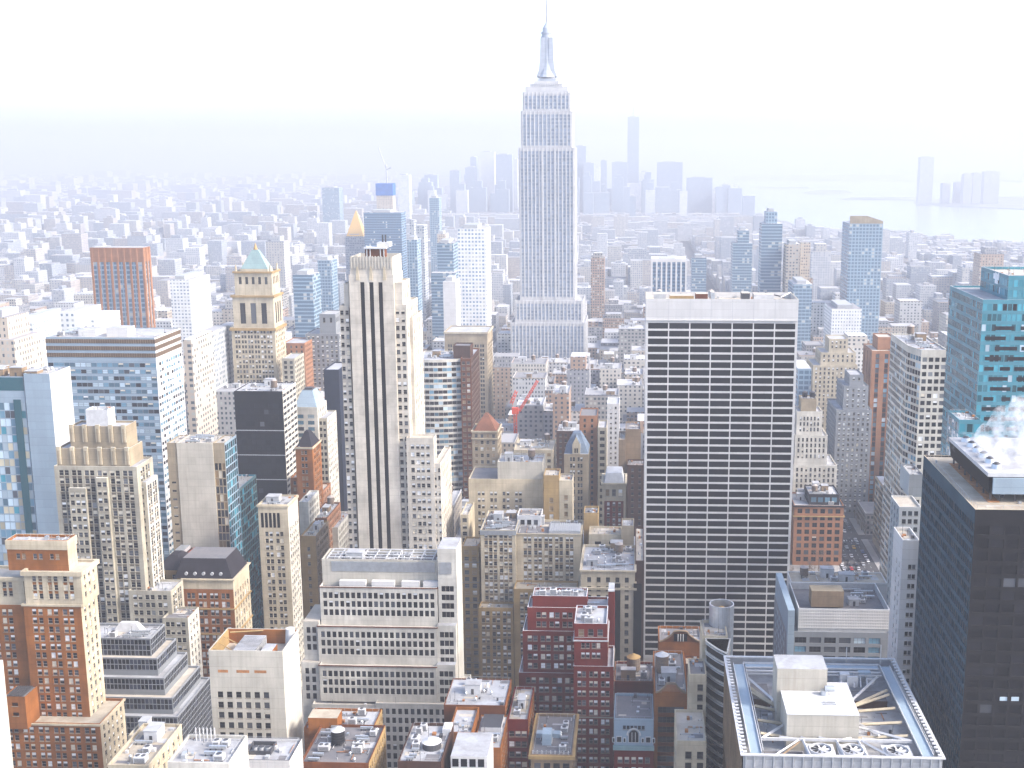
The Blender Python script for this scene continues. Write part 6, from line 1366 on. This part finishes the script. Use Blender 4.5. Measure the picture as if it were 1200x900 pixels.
x0, x1, y0, y1, z1 = tp[0]; q = MB(); wall('blue_net', (.05, .22, .62), var=.2, stain=.1); q.box(x0 - 1, x1 + 1, y0 - 1, y1 + 1, z1 - 2, at(440, 215, 2600)[1], M['blue_net']); q.build('netting', g2)
zt_ = at(440, 215, 2600)[1]; q = MB(); q.bar((x0 + 22, y0 + 10, zt_), (x0 + 22, y0 + 10, zt_ + 42), 1.4, M['mech_grey'], 4); q.bar((x0 + 22, y0 + 10, zt_ + 30), (x0 + 6, y0 + 10, zt_ + 76), .9, M['mech_grey'], 4); q.bar((x0 + 22, y0 + 10, zt_ + 30), (x0 + 32, y0 + 10, zt_ + 34), 1.6, M['mech_grey'], 4); q.build('crane', g2)
far('thin_tower', 'thin dark purple-grey slab tower left of the white gridded tower', [(487.5, 496.5, 264, 1700, 30)], 'far_grey', 380)
far('thin_tower', 'slim blue glass tower between the purple slab and the striped tower', [(477, 488.5, 281, 1600, 30)], 'far_blue', 380)
far('thin_tower', 'narrow grey tower top behind the two slim slabs', [(480, 485, 258, 1800, 20)], 'far_grey', 300)
far('thin_tower', 'tall thin pale blue tower with dark corner strip', [(503, 514, 232, 2300, 30)], 'far_blue', 330)
far('white_grid_tower', 'tall white gridded tower over the beige colonnaded building', [(536, 569, 268, 1260, 44)], 'far_grid', 390)
far('grey_tower', 'plain white-sided block in front of the tall white gridded tower', [(519, 534, 330, 1180, 30)], 'white_panel', 400)
far('blue_glass_block', 'blue glass stepped block left of the white gridded tower', [(512, 531, 285, 1500, 40), (505, 533, 320, 1480, 50)], 'far_blue', 400)
far('yellow_top_tower', 'slim grey tower with small yellow roof block', [(512, 522, 274, 1900, 30)], 'far_tan', 290)
far('glass_tower', 'broad blue glass tower with slanted roofline on the right', [(996, 1035, 262, 1420, 50)], 'far_blue', 370)
q = MB(); x0, z0_ = at(996, 262, 1420); x1, _ = at(1035, 262, 1420); zt_ = at(996, 253, 1420)[1]
ro = [o for o in COL.objects if o.get('label', '').startswith('broad blue glass tower')][0]
q.poly([(x0, 1419.8, z0_), (x1, 1419.8, z0_), (x1, 1419.8, z0_ + 3), (x0 + 20, 1419.8, zt_), (x0, 1419.8, zt_)], M['stone_beige']); q.poly([(x1, 1421, z0_), (x0, 1421, z0_), (x0, 1421, zt_), (x0 + 20, 1421, zt_), (x1, 1421, z0_ + 3)], M['stone_beige'])
q.poly([(x0, 1419.8, zt_), (x0 + 20, 1419.8, zt_), (x0 + 20, 1421, zt_), (x0, 1421, zt_)], M['stone_beige']); q.poly([(x0 + 20, 1419.8, zt_), (x1, 1419.8, z0_ + 3), (x1, 1421, z0_ + 3), (x0 + 20, 1421, zt_)], M['stone_beige']); q.build('roof_screen', ro)
far('glass_tower', 'slender blue glass tower with notched crown left of the slanted roof tower', [(898, 911, 248, 1520, 24), (893, 917, 262, 1516, 32)], 'far_blue', 345)
far('glass_tower', 'round topped hazy blue tower near the slender notched tower', [(865, 878, 270, 1700, 24), (859, 882, 285, 1696, 34)], 'far_blue', 345)
far('slab_tower', 'wide grey slab tower with white vertical piers above the white banded giant', [(764, 804, 307, 1350, 34)], 'far_steel', 345)
ro = [o for o in COL.objects if o.get('label', '').startswith('wide grey slab')][0]; x0, z0_ = at(764, 307, 1350); x1, _ = at(804, 307, 1350)
q = MB(); q.box(x0 - .5, x1 + .5, 1349.4, 1384.5, z0_, z0_ + 3.5, M['white_panel']); q.build('cornice', ro)
for k in range(8): q = MB(); a = x0 + (x1 - x0) * k / 7; q.box(a - .9, a + .9, 1349, 1349.9, 0, z0_, M['white_panel']); q.build('pier', ro)
far('apartment_tower', 'pale blue-grey slab to the right of the white piered slab', [(811, 828, 302, 1800, 30)], 'far_blue', 345)
far('apartment_tower', 'hazy beige twin slab left of the slanted roof tower', [(922, 938, 286, 1500, 30), (938.5, 950, 284, 1520, 30)], 'far_tan', 340)
far('office_block', 'white banded low office block before the pale stepped hotel', [(975, 1010, 362, 1250, 50)], 'far_white', 400)
far('office_block', 'blue glass block behind the white masonry tower right of the giant', [(935, 951, 432, 900, 40)], 'far_blue', 470)
far('office_block', 'blue glass office low at the foot of the slanted roof tower', [(930, 952, 333, 1380, 50)], 'far_blue', 360)
far('apartment_tower', 'bluish apartment tower with white right edge in the left midground', [(343, 366, 322, 1250, 32)], 'far_blue', 380)
far('apartment_tower', 'pale slim apartment tower with light top beyond the ornate tower', [(372, 388, 305, 1500, 30)], 'far_blue', 350)
far('office_block', 'blue square tower standing alone on the far left horizon line', [(377, 397, 220, 3800, 50)], 'far_blue', 250)
far('cream_tower', 'cream stepped masonry tower at the far left edge', [(-20, 8, 372, 700, 26), (-25, 16, 398, 696, 34)], 'far_tan', 430)
far('white_block', 'white gridded block behind the left glass tower', [(16, 38, 378, 900, 60)], 'far_white', 430)
far('white_block', 'ornate white block directly above the banded glass office roof', [(70, 88, 365, 800, 40), (92, 112, 372, 820, 40)], 'far_white', 385)
far('grey_tower', 'plain grey slab with white side right of the banded glass office', [(226, 241, 392, 860, 50)], 'far_grey', 450)
far('grey_tower', 'tall white walled block behind the plain grey slab', [(241.5, 254, 388, 890, 50)], 'far_white', 450)
far('beige_block', 'beige masonry block touching the banded glass office side', [(214, 224, 398, 760, 40)], 'far_tan', 450)
# downtown cluster and the towers across the river
DT = [(545, 559, 196, 5300, 'squat'), (551, 558, 184, 5350, 'narrow'), (563, 579, 178, 5400, 'tall'), (575, 582, 180, 5450, 'slim'), (582, 600, 181, 5300, 'broad'), (597, 606, 186, 5500, 'slim'), (527, 538, 200, 5200, 'narrow'), (498, 512, 205, 5000, 'domed'), (466, 479, 205, 4300, 'square'),
      (675, 687, 171, 5300, 'tall'), (684, 696, 191, 5250, 'broad'), (697, 703, 196, 5300, 'slim'), (704, 711, 188, 5400, 'narrow'), (717, 735, 190, 5400, 'broad'), (750, 760, 201, 5500, 'slim'), (770, 800, 190, 5400, 'broad'), (805, 835, 208, 5200, 'wide'), (836, 843, 222, 5300, 'low'), (847, 856, 217, 5100, 'slim'), (856, 861, 230, 5100, 'low'), (610, 640, 200, 5200, 'wide'), (738, 745, 230, 4300, 'square')]
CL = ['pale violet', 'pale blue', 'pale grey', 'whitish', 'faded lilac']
for i, (u0, u1, v, D, wd) in enumerate(DT):
    pos = 'left of the spired skyscraper' if u1 < 610 else ('behind the spired skyscraper' if u1 < 680 else ('between the spired skyscraper and the tallest downtown tower' if u1 < 735 else 'right of the tallest downtown tower'))
    nth = sum(1 for q in DT[:i] if (q[1] < 610) == (u1 < 610) and q[4] == wd)
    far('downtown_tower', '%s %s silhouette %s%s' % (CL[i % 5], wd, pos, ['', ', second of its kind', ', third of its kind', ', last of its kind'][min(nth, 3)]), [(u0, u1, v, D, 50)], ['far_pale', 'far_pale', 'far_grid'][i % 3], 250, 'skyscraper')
w1, tp = far('tallest_downtown_tower', 'tallest far downtown tower with thin spire, faint in the haze', [(735.5, 749, 137, 5600, 60)], 'far_pale', 230, 'skyscraper')
x0, x1, y0, y1, z1 = tp[0]; q = MB(); q.bar(((x0 + x1) / 2, y0 + 30, z1), ((x0 + x1) / 2, y0 + 30, z1 + 50), 3, M['mech_grey'], 6, .8); q.build('spire', w1)
RD = random.Random(44)
for k in range(64):
    u = RD.uniform(470, 872); wd = RD.uniform(7, 20); v = 214 + abs(u - 660) * .045 + RD.uniform(-9, 12); D = RD.uniform(4700, 5700)
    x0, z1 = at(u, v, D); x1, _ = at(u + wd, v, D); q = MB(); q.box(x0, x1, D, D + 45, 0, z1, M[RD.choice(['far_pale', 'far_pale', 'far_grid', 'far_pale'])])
    if RD.random() < .5: q.box(x0 + (x1 - x0) * .25, x1 - (x1 - x0) * .25, D + 5, D + 38, z1, z1 + RD.uniform(10, 35), M['far_pale'])
    solo(q, 'downtown_building', 'faint hazy block filling in the low skyline of the far downtown cluster', 'building', (x0 + x1) / 2, D, 0, 'lower blocks of the far downtown cluster')
    HEROES.append(((x0, x1, D, D + 45), (u, u + wd, v), D, 240))
JC = [(1079, 1095, 184, 6200, 'tallest tower standing apart across the river'), (1105, 1114, 215, 6300, 'short slab right of the tallest riverside tower'), (1120, 1129, 214, 6300, 'second short slab across the river'), (1130, 1140, 204, 6200, 'left one of two matching riverside towers'), (1141, 1150, 203, 6200, 'right one of two matching riverside towers'), (1154, 1172, 201, 6250, 'broad block at the right end across the river')]
for u0, u1, v, D, lb in JC: far('riverside_tower', 'hazy ' + lb, [(u0, u1, v, D, 50)], 'far_grey', 240, 'skyscraper')

# ================================================================ red crane
cr = thing('tower_crane', 'red lattice crane rising from the streets in the centre', 'crane', at(607, 498, 900)[0], 900)
plain('crane_red', (.62, .07, .03), .6)
def lattice(b, a, c, w_, n):
    a, c = Vector(a), Vector(c); d = (c - a).normalized(); u = Vector((0, 1, 0)).cross(d).normalized(); vv = d.cross(u)
    cs = [(u * sx + vv * sy) * w_ / 2 for sx, sy in ((-1, -1), (1, -1), (1, 1), (-1, 1))]
    for k in range(4):
        b.bar(a + cs[k], c + cs[k], .25, M['crane_red'], 4)
        for i in range(n): b.bar(a + (c - a) * (i / n) + cs[k], a + (c - a) * ((i + 1) / n) + cs[(k + 1) % 4], .25, M['crane_red'], 4)
cxr, czr = at(604, 498, 900); q = MB(); lattice(q, (cxr, 900, 20), (cxr, 900, at(604, 482, 900)[1]), 2.2, 20); q.build('mast', cr)
x2, z2 = at(621, 484, 900); x3, z3 = at(634, 447, 900); zc = at(604, 482, 900)[1]; q = MB(); lattice(q, (cxr + 3, 900, zc), (at(630, 446, 900)[0], 900, at(630, 446, 900)[1]), 1.6, 14); q.build('jib', cr)
q = MB(); q.box(cxr - 2.5, cxr + 2.5, 898, 902, zc - 2, zc + 3, M['crane_red']); q.build('cab', cr); q = MB(); lattice(q, (cxr - 3, 900, zc + 6), (cxr + 1, 900, zc + 16), 2, 4); q.build('frame', cr)
# ================================================================ ground, water, streets
LAND = 0.0
wm_, nt, b = newmat('ground'); n1 = ramp(nt, noise(nt, .01, 6, coords(nt), .7), .35, .65); n2 = ramp(nt, noise(nt, .08, 5, coords(nt), .7), .35, .7)
c = mixc(nt, n1, (.12, .12, .125), (.2, .19, .18)); c = mixc(nt, math_(nt, 'MULTIPLY', n2, .5), c, (.3, .29, .28)); nt.links.new(c, b.inputs['Base Color']); b.inputs['Roughness'].default_value = .95
M['ground'] = wm_
wm_, nt, b = newmat('water'); b.inputs['Base Color'].default_value = (.28, .32, .35, 1); b.inputs['Roughness'].default_value = .22; b.inputs['Specular IOR Level'].default_value = 1.0
bp = N(nt, 'Bump'); bp.inputs['Strength'].default_value = .3; bp.inputs['Distance'].default_value = 2; nt.links.new(noise(nt, .02, 4, coords(nt)), bp.inputs['Height']); nt.links.new(bp.outputs[0], b.inputs['Normal']); M['water'] = wm_
plain('asphalt', (.055, .055, .06), .9, var=.25, scale=.15); plain('sidewalk', (.32, .31, .3), .9, var=.15, scale=.3); plain('paint_white', (.7, .7, .68), .7); plain('paint_yellow', (.6, .4, .05), .7)
plain('far_land', (.2, .22, .2), .95, scale=.004, var=.4)
E = 60000.0
q = MB(); q.poly([(-E, -2000, -3), (E, -2000, -3), (E, E, -3), (-E, E, -3)], M['water']); struct(q, 'water')
shore = [(-E, -1500), (4200, -1500)]
pts = [(1290, 290), (1230, 283), (1200, 279), (1150, 276), (1100, 270), (1060, 268), (1035, 268), (1000, 263), (975, 265), (945, 258), (920, 250), (890, 247), (868, 240), (850, 233), (838, 229)]
sh = [ground(u, v + 9) for u, v in pts]
q = MB(); q.poly([(x, y, 0) for x, y in [(-30000, -1500), (sh[0][0], -1500)] + sh + [ground(800, 226), ground(700, 224), ground(560, 224), ground(470, 222), (-500, 9000), (-2500, 14000), (-9000, 30000), (-30000, 30000)]], M['ground']); struct(q, 'ground')
def isl(pp, name, z=0.5):
    q = MB(); q.prism([ground(u, v) for u, v in pp], -3.5, z, M['far_land']); return struct(q, name)
isl([(1330, 250), (1075, 240), (1070, 236), (1110, 232), (1330, 228)], 'far_shore')
isl([(940, 226.5), (965, 227.5), (1000, 226.5), (990, 223), (955, 222.5)], 'island'); isl([(985, 233.5), (1085, 234.5), (1080, 231), (1000, 231)], 'island')
isl([(880, 221), (948, 220.5), (946, 219), (884, 219)], 'island')
isl([(860, 211), (1300, 213), (1300, 206), (1000, 205), (860, 206)], 'far_shore')
SIXTH = (133.0, 157.0); FIFTH = (-190.0, -168.0)
q = MB()
for i, (a, c) in enumerate((SIXTH, FIFTH, (-330, -312), (-470, -440), (-620, -600), (400, 422), (680, 700), (940, 960))): q.box(a, c, 150, 3600, .004, .01, M['asphalt'])
for k in range(4, 46): q.box(-1500, 1400, k * 80 - 6, k * 80 + 4, .012, .02, M['asphalt'])
struct(q, 'road')
q = MB()
for (a, c) in (SIXTH, FIFTH):
    for k in range(3, 25):
        y0, y1 = k * 80 + 4, k * 80 + 74
        q.box(a - 4.5, a, y0, y1, .0, .14, M['sidewalk']); q.box(c, c + 4.5, y0, y1, .0, .14, M['sidewalk'])
struct(q, 'pavement')
q = MB()
for (a, c) in (SIXTH,):
    for k in range(5, 22):
        for j in range(1, 6):
            xx = a + (c - a) * j / 6
            for m_ in range(8): q.box(xx - .08, xx + .08, k * 80 + 8 + m_ * 8, k * 80 + 11 + m_ * 8, .024, .028, M['paint_white'])
        for j in range(12): q.box(a + .6 + j * 1.8, a + 1.5 + j * 1.8, k * 80 - 10.5, k * 80 - 7.5, .024, .028, M['paint_white'])
struct(q, 'road_markings')

# ---- cars
glass('car_glass', (.03, .03, .04), .1)
plain('tyre', (.02, .02, .02), .9)
CC = [('white', (.75, .75, .75)), ('black', (.02, .02, .025)), ('silver', (.45, .46, .48)), ('yellow', (.75, .42, .02)), ('grey', (.16, .17, .18)), ('red', (.4, .03, .03)), ('blue', (.05, .1, .25))]
cm = {}
for nm, col in CC:
    plain('car_' + nm, col, .3, var=.05); 
    q = MB(); p = M['car_' + nm]; L_, W_ = 4.7, 1.85
    prof = [(-2.35, .35), (-2.35, .8), (-1.45, .95), (-.75, 1.42), (.85, 1.42), (1.6, 1.0), (2.35, .9), (2.35, .35)]
    for sx, rev in ((-W_ / 2, False), (W_ / 2, True)):
        f = [(sx, y, z) for y, z in prof]; q.poly(f if not rev else f[::-1], p)
    for i in range(len(prof)):
        a, c_ = prof[i], prof[(i + 1) % len(prof)]
        gl = i in (2, 4); q.poly([(-W_ / 2, a[0], a[1]), (W_ / 2, a[0], a[1]), (W_ / 2, c_[0], c_[1]), (-W_ / 2, c_[0], c_[1])][::-1], M['car_glass'] if gl else p)
    for s in (-1, 1): q.poly([(s * (W_ / 2 + .01), -1.1, 1.0), (s * (W_ / 2 + .01), 1.2, 1.0), (s * (W_ / 2 + .01), .8, 1.36), (s * (W_ / 2 + .01), -.7, 1.36)], M['car_glass'])
    for sy in (-1.5, 1.45):
        for s in (-1, 1): q.bar((s * (W_ / 2 - .22), sy, .34), (s * (W_ / 2 + .02), sy, .34), .34, M['tyre'], 12)
    cm[nm] = q.mesh('car')
RC = random.Random(17); ncar = 0
for k in range(46):
    for j in range(5):
        if RC.random() > .72: continue
        y = 655 + k * 8.6 + RC.uniform(-1, 1); 
        if (y % 80) < 4 or (y % 80) > 76: continue
        x = SIXTH[0] + 2 + j * 4.5 + RC.uniform(-.3, .3)
        nm = RC.choices([q[0] for q in CC], [4, 4, 4, 3, 3, .6, .6])[0]
        o = bpy.data.objects.new('car', cm[nm]); COL.objects.link(o); o.location = (x, y, .03); o.rotation_euler = (0, 0, RC.uniform(-.03, .03) + (pi if RC.random() < .0 else 0))
        o['label'] = ('yellow taxi in the avenue traffic' if nm == 'yellow' else nm + ' car in the avenue traffic'); o['category'] = 'taxi' if nm == 'yellow' else 'car'; o['group'] = '%s cars on the avenue beside the bare trees' % nm
        ncar += 1
# ---- bare winter trees by the studio building
plain('bark', (.13, .10, .08), .9, var=.3, scale=3)
def tree_meshes(seed, h):
    r = random.Random(seed); tb, cb = MB(), MB()
    tb.bar((0, 0, 0), (0, 0, h * .35), .28, M['bark'], 7, .2)
    def br(p, d, L, rad, dep):
        e = p + d * L; cb.bar(p, e, rad, M['bark'], 5 if dep < 2 else 3, rad * .6)
        if dep >= 5: return
        for _ in range(3 if dep < 4 else 2):
            nd = (d + Vector((r.uniform(-.75, .75), r.uniform(-.75, .75), r.uniform(-.1, .55)))).normalized(); br(p + d * L * r.uniform(.6, 1), nd, L * r.uniform(.6, .82), rad * .58, dep + 1)
    for _ in range(4): br(Vector((0, 0, h * .33)), Vector((r.uniform(-.6, .6), r.uniform(-.6, .6), 1)).normalized(), h * .24, .15, 1)
    return tb.mesh('trunk'), cb.mesh('crown')
tms = [tree_meshes(s, 14) for s in (1, 2, 3)]
RT = random.Random(3)
spots = [(88, 690), (96, 702), (104, 690), (112, 703), (119, 692), (80, 702), (120, 712), (111, 720), (119, 733), (74, 690)] + [(161, 800 + 14 * k) for k in range(12)] + [(129, 830 + 16 * k) for k in range(4)]
for i, (x, y) in enumerate(spots):
    by = 'in the park before the studio building' if i < 10 else ('along the right pavement of the avenue' if i < 22 else 'along the left pavement behind the studio building')
    o = thing('bare_tree', 'bare brown winter tree ' + by, 'tree', x, y, .05, 'bare trees ' + by)
    tm, cm_ = tms[i % 3]
    for nm, me in (('trunk', tm), ('crown', cm_)):
        c_ = bpy.data.objects.new(nm, me); COL.objects.link(c_); c_.parent = o
    o.rotation_euler = (0, 0, RT.uniform(0, 6)); s = RT.uniform(.8, 1.15); o.scale = (s, s, s)

# ================================================================ the rest of the city
winmat('city', (.5, .48, .45), (.06, .08, .1), 3.2, 3.7, .45, .5, vary=True, blind=.25)
winmat('city_hazed', (.52, .53, .55), (.18, .22, .27), 3.4, 3.8, .45, .5, vary=True, blind=.2,  # distance haze put into the colours: paler, bluer, weaker windows
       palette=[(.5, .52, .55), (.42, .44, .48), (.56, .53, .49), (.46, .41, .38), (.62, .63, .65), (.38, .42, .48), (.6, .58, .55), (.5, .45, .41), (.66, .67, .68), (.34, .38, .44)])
RB = random.Random(29)
def overl(x0, x1, y0, y1, m=2.0):
    for (a, b_, c, d_), scr, D, vb in HEROES:
        if x0 < b_ + m and x1 > a - m and y0 < d_ + m and y1 > c - m: return True
    return False
def vmin(x0, x1, y, zt):
    """highest screen line a filler may reach so that it hides no landmark that the photo shows"""
    u0 = proj(x0, y, zt)[0]; u1 = proj(x1, y, zt)[0]; v = 0
    for rect, (a, b_, vt), D, vb in HEROES:
        if D > y and u0 < b_ - 1 and u1 > a + 1: v = max(v, vb)
    return v
LIM = {}
AV = [SIXTH, FIFTH, (-330, -312), (-470, -440), (-620, -600), (400, 422), (680, 700), (940, 960)]
shx = sorted([(y, x) for x, y in sh])
def shore_x(y):
    if y <= shx[0][0]: return shx[0][1]
    for (a, xa_), (c, xc_) in zip(shx, shx[1:]):
        if y <= c: return xa_ + (xc_ - xa_) * (y - a) / max(1, c - a)
    return shx[-1][1]
fill = []
def base_h(x, y):
    r = RB.random()
    if y < 1250: h = RB.choice([22, 28, 34, 42, 50, 58, 66, 78]) * RB.uniform(.8, 1.15)
    elif y < 2400: h = RB.choice([16, 20, 24, 30, 38, 46, 60]) * RB.uniform(.8, 1.2)
    elif y < 4600: h = RB.choice([11, 13, 15, 18, 20, 26, 38]) * RB.uniform(.8, 1.2) * (1.25 if r < .1 else 1)
    else: h = RB.choice([8, 10, 12, 15, 20]) * RB.uniform(.8, 1.2)
    if r > .97 and y < 5200: h *= 1.9
    if 1900 < y < 5200 and r < .07: h = RB.uniform(45, 85)
    if x < -900 and y > 2200 and r > .93: h = max(h, RB.uniform(40, 75))
    return h
y = 560.0
while y < 13000:
    near = y < 3600
    if near:
        dy = RB.choice([30, 33]); ph = y % 80
        if ph < 5 or ph > 73: y += 6; continue
        dep = min(34, 74 - ph) - 1
        if dep < 10: y += dep + 8; continue
    else: dep = 26 + (y - 3600) * .012; dy = dep + 12 + (y - 3600) * .004
    span = y * .62 + 120; cxv = -y * .03
    x = cxv - span
    while x < cxv + span:
        wd = RB.uniform(12, 34) if y < 2000 else (RB.uniform(16, 46) if near else RB.choice([RB.uniform(24, 40), RB.uniform(40, 90)]) * (1 + (y - 3600) / 9000))
        x1 = x + wd
        bad = False
        if near:
            for a, c in AV:
                if x < c + 4.6 and x1 > a - 4.6: x = c + 4.8; bad = True; break
            if bad: continue
        if x1 > shore_x(y + dep) - 60: break
        if y > 7600 and -2200 < x < 9e9: x = x1 + 10; continue
        if y > 6200 and x > -600: x = x1; continue
        g0 = RB.uniform(0, 3) if RB.random() < .4 else 0
        h = base_h(x, y)
        if y > 2500 and x > shore_x(y) - 500: h = min(h, 16 + RB.random() * 10)
        if not overl(x, x1, y, y + dep):
            # park and avenue mouth stay open
            if not (55 < x1 and x < 300 and y < 737):
                lim = vmin(x, x1, y, h)
                for _ in range(12):
                    if proj((x + x1) / 2, y, h)[1] < lim: h *= .86
                if h > 7 or lim == 0: fill.append((x, x1 - .3, y, y + dep - g0, max(h, 7)))
        elif wd > 16: x += 5; continue
        x = x1 + (0 if RB.random() < .8 else RB.uniform(1, 8))
    y += (dep + 1.2) if near else dy
print('fillers', len(fill))
def score(f):
    x0, x1, y0, y1, h = f
    u0, v0 = proj(x0, y0, h); u1, _ = proj(x1, y0, h)
    if u1 < 0 or u0 > 1200 or v0 > 900: return 0
    s = (u1 - u0) * h / y0 * 1400
    for rect, (a, b_, vt), D, vb in HEROES:
        if D < y0 and u0 > a - 1 and u1 < b_ + 1 and v0 > vt and v0 < vb: return s * .01
    # hidden behind a row of others in front of it counts less
    return s
fill.sort(key=score, reverse=True)
def add_filler(b, f, detail, r):
    x0, x1, y0, y1, h = f; m = M['city_hazed' if y0 > 1700 else 'city']
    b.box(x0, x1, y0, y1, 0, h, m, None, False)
    W_, D_ = x1 - x0, y1 - y0
    if detail:
        k = r.random()
        if k < .35 and W_ > 14:   # setback storeys
            a, c = W_ * r.uniform(.12, .25), D_ * r.uniform(.12, .25); h2 = h + r.uniform(4, 12); b.box(x0 + a, x1 - a, y0 + c, y1 - c, h, h2, m, None, False)
        b.box(x0, x1, y0, y0 + .5, h, h + 1.0, m, None, False); b.box(x0, x0 + .5, y0 + .5, y1, h, h + 1.0, m, None, False); b.box(x1 - .5, x1, y0 + .5, y1, h, h + 1.0, m, None, False)
    elif r.random() < .45:
        a, c = W_ * r.uniform(.2, .4), D_ * r.uniform(.2, .4); b.box(x0 + a, x1 - a, y0 + c, y1 - c, h, h + r.uniform(3, 7), m, None, False)
RF = random.Random(77)
NI = 290
landmarks = [(-999, 60, 'at the far left'), (60, 200, 'around the brown striped tower'), (200, 340, 'around the ornate beige tower'), (340, 480, 'behind the cream striped tower'), (480, 600, 'left of the spired skyscraper'), (600, 700, 'at the foot of the spired skyscraper'), (700, 760, 'left of the broad white tower'), (760, 940, 'behind the broad white tower'), (940, 1050, 'around the blue tower with slanted roof'), (1050, 9999, 'between the banded tower and the river')]
for i, f in enumerate(fill[:NI]):
    x0, x1, y0, y1, h = f; u, v = proj((x0 + x1) / 2, y0, h)
    b = MB(); r = RF; add_filler(b, f, True, r)
    lm = [q[2] for q in landmarks if q[0] <= u < q[1]][0]; hc = 'tall' if h > 62 else ('mid-rise' if h > 34 else 'low'); wc = 'broad' if x1 - x0 > 25 else ('narrow' if x1 - x0 < 17 else 'plain')
    lab = '%s %s masonry building in the dense blocks %s' % (wc, hc, lm)
    if y0 < 1300 and v > 180:
        root = thing('city_building', lab, 'building', (x0 + x1) / 2, y0, 0, '%s %s buildings %s' % (wc, hc, lm))
        b.build('wall', root)
        n_ = RF.randint(2, 4) if y0 < 1000 else 2
        b2 = MB()
        if x1 - x0 > 10 and y1 - y0 > 12:
            rooftop(root, (x0 + .5, x1 - .5, y0 + 1, y1 - .5), h, n_, 1000 + i, kinds=('tank', 'bulkhead', 'ac') if RF.random() < .5 else ('bulkhead', 'ac', 'duct'))
    else:
        solo(b, 'city_building', lab, 'building', (x0 + x1) / 2, y0, 0, '%s %s buildings %s' % (wc, hc, lm))
b = MB()
for f in fill[NI:]: add_filler(b, f, f[2] < 1300, RF)
o = b.build('distant_city_blocks', None); o['kind'] = 'stuff'; o['label'] = 'thousands of hazy low buildings spreading to the horizon'
# rooftop tanks and bulkheads on the closer unnamed roofs
# trees across the river and on the islands are too faint to see
# ================================================================ haze
hm = bpy.data.materials.new('haze'); hm.use_nodes = True; nt = hm.node_tree; nt.nodes.remove(nt.nodes['Principled BSDF'])
v = nt.nodes.new('ShaderNodeVolumePrincipled'); v.inputs['Color'].default_value = HAZE_COLOR; v.inputs['Density'].default_value = HAZE_DENSITY; v.inputs['Anisotropy'].default_value = HAZE_ANI
nt.links.new(v.outputs[0], nt.nodes['Material Output'].inputs['Volume'])
q = MB(); q.box(-E - 500, E + 500, -2600, E + 500, -4.0, 470.0, hm); o = struct(q, 'haze', 'stuff')
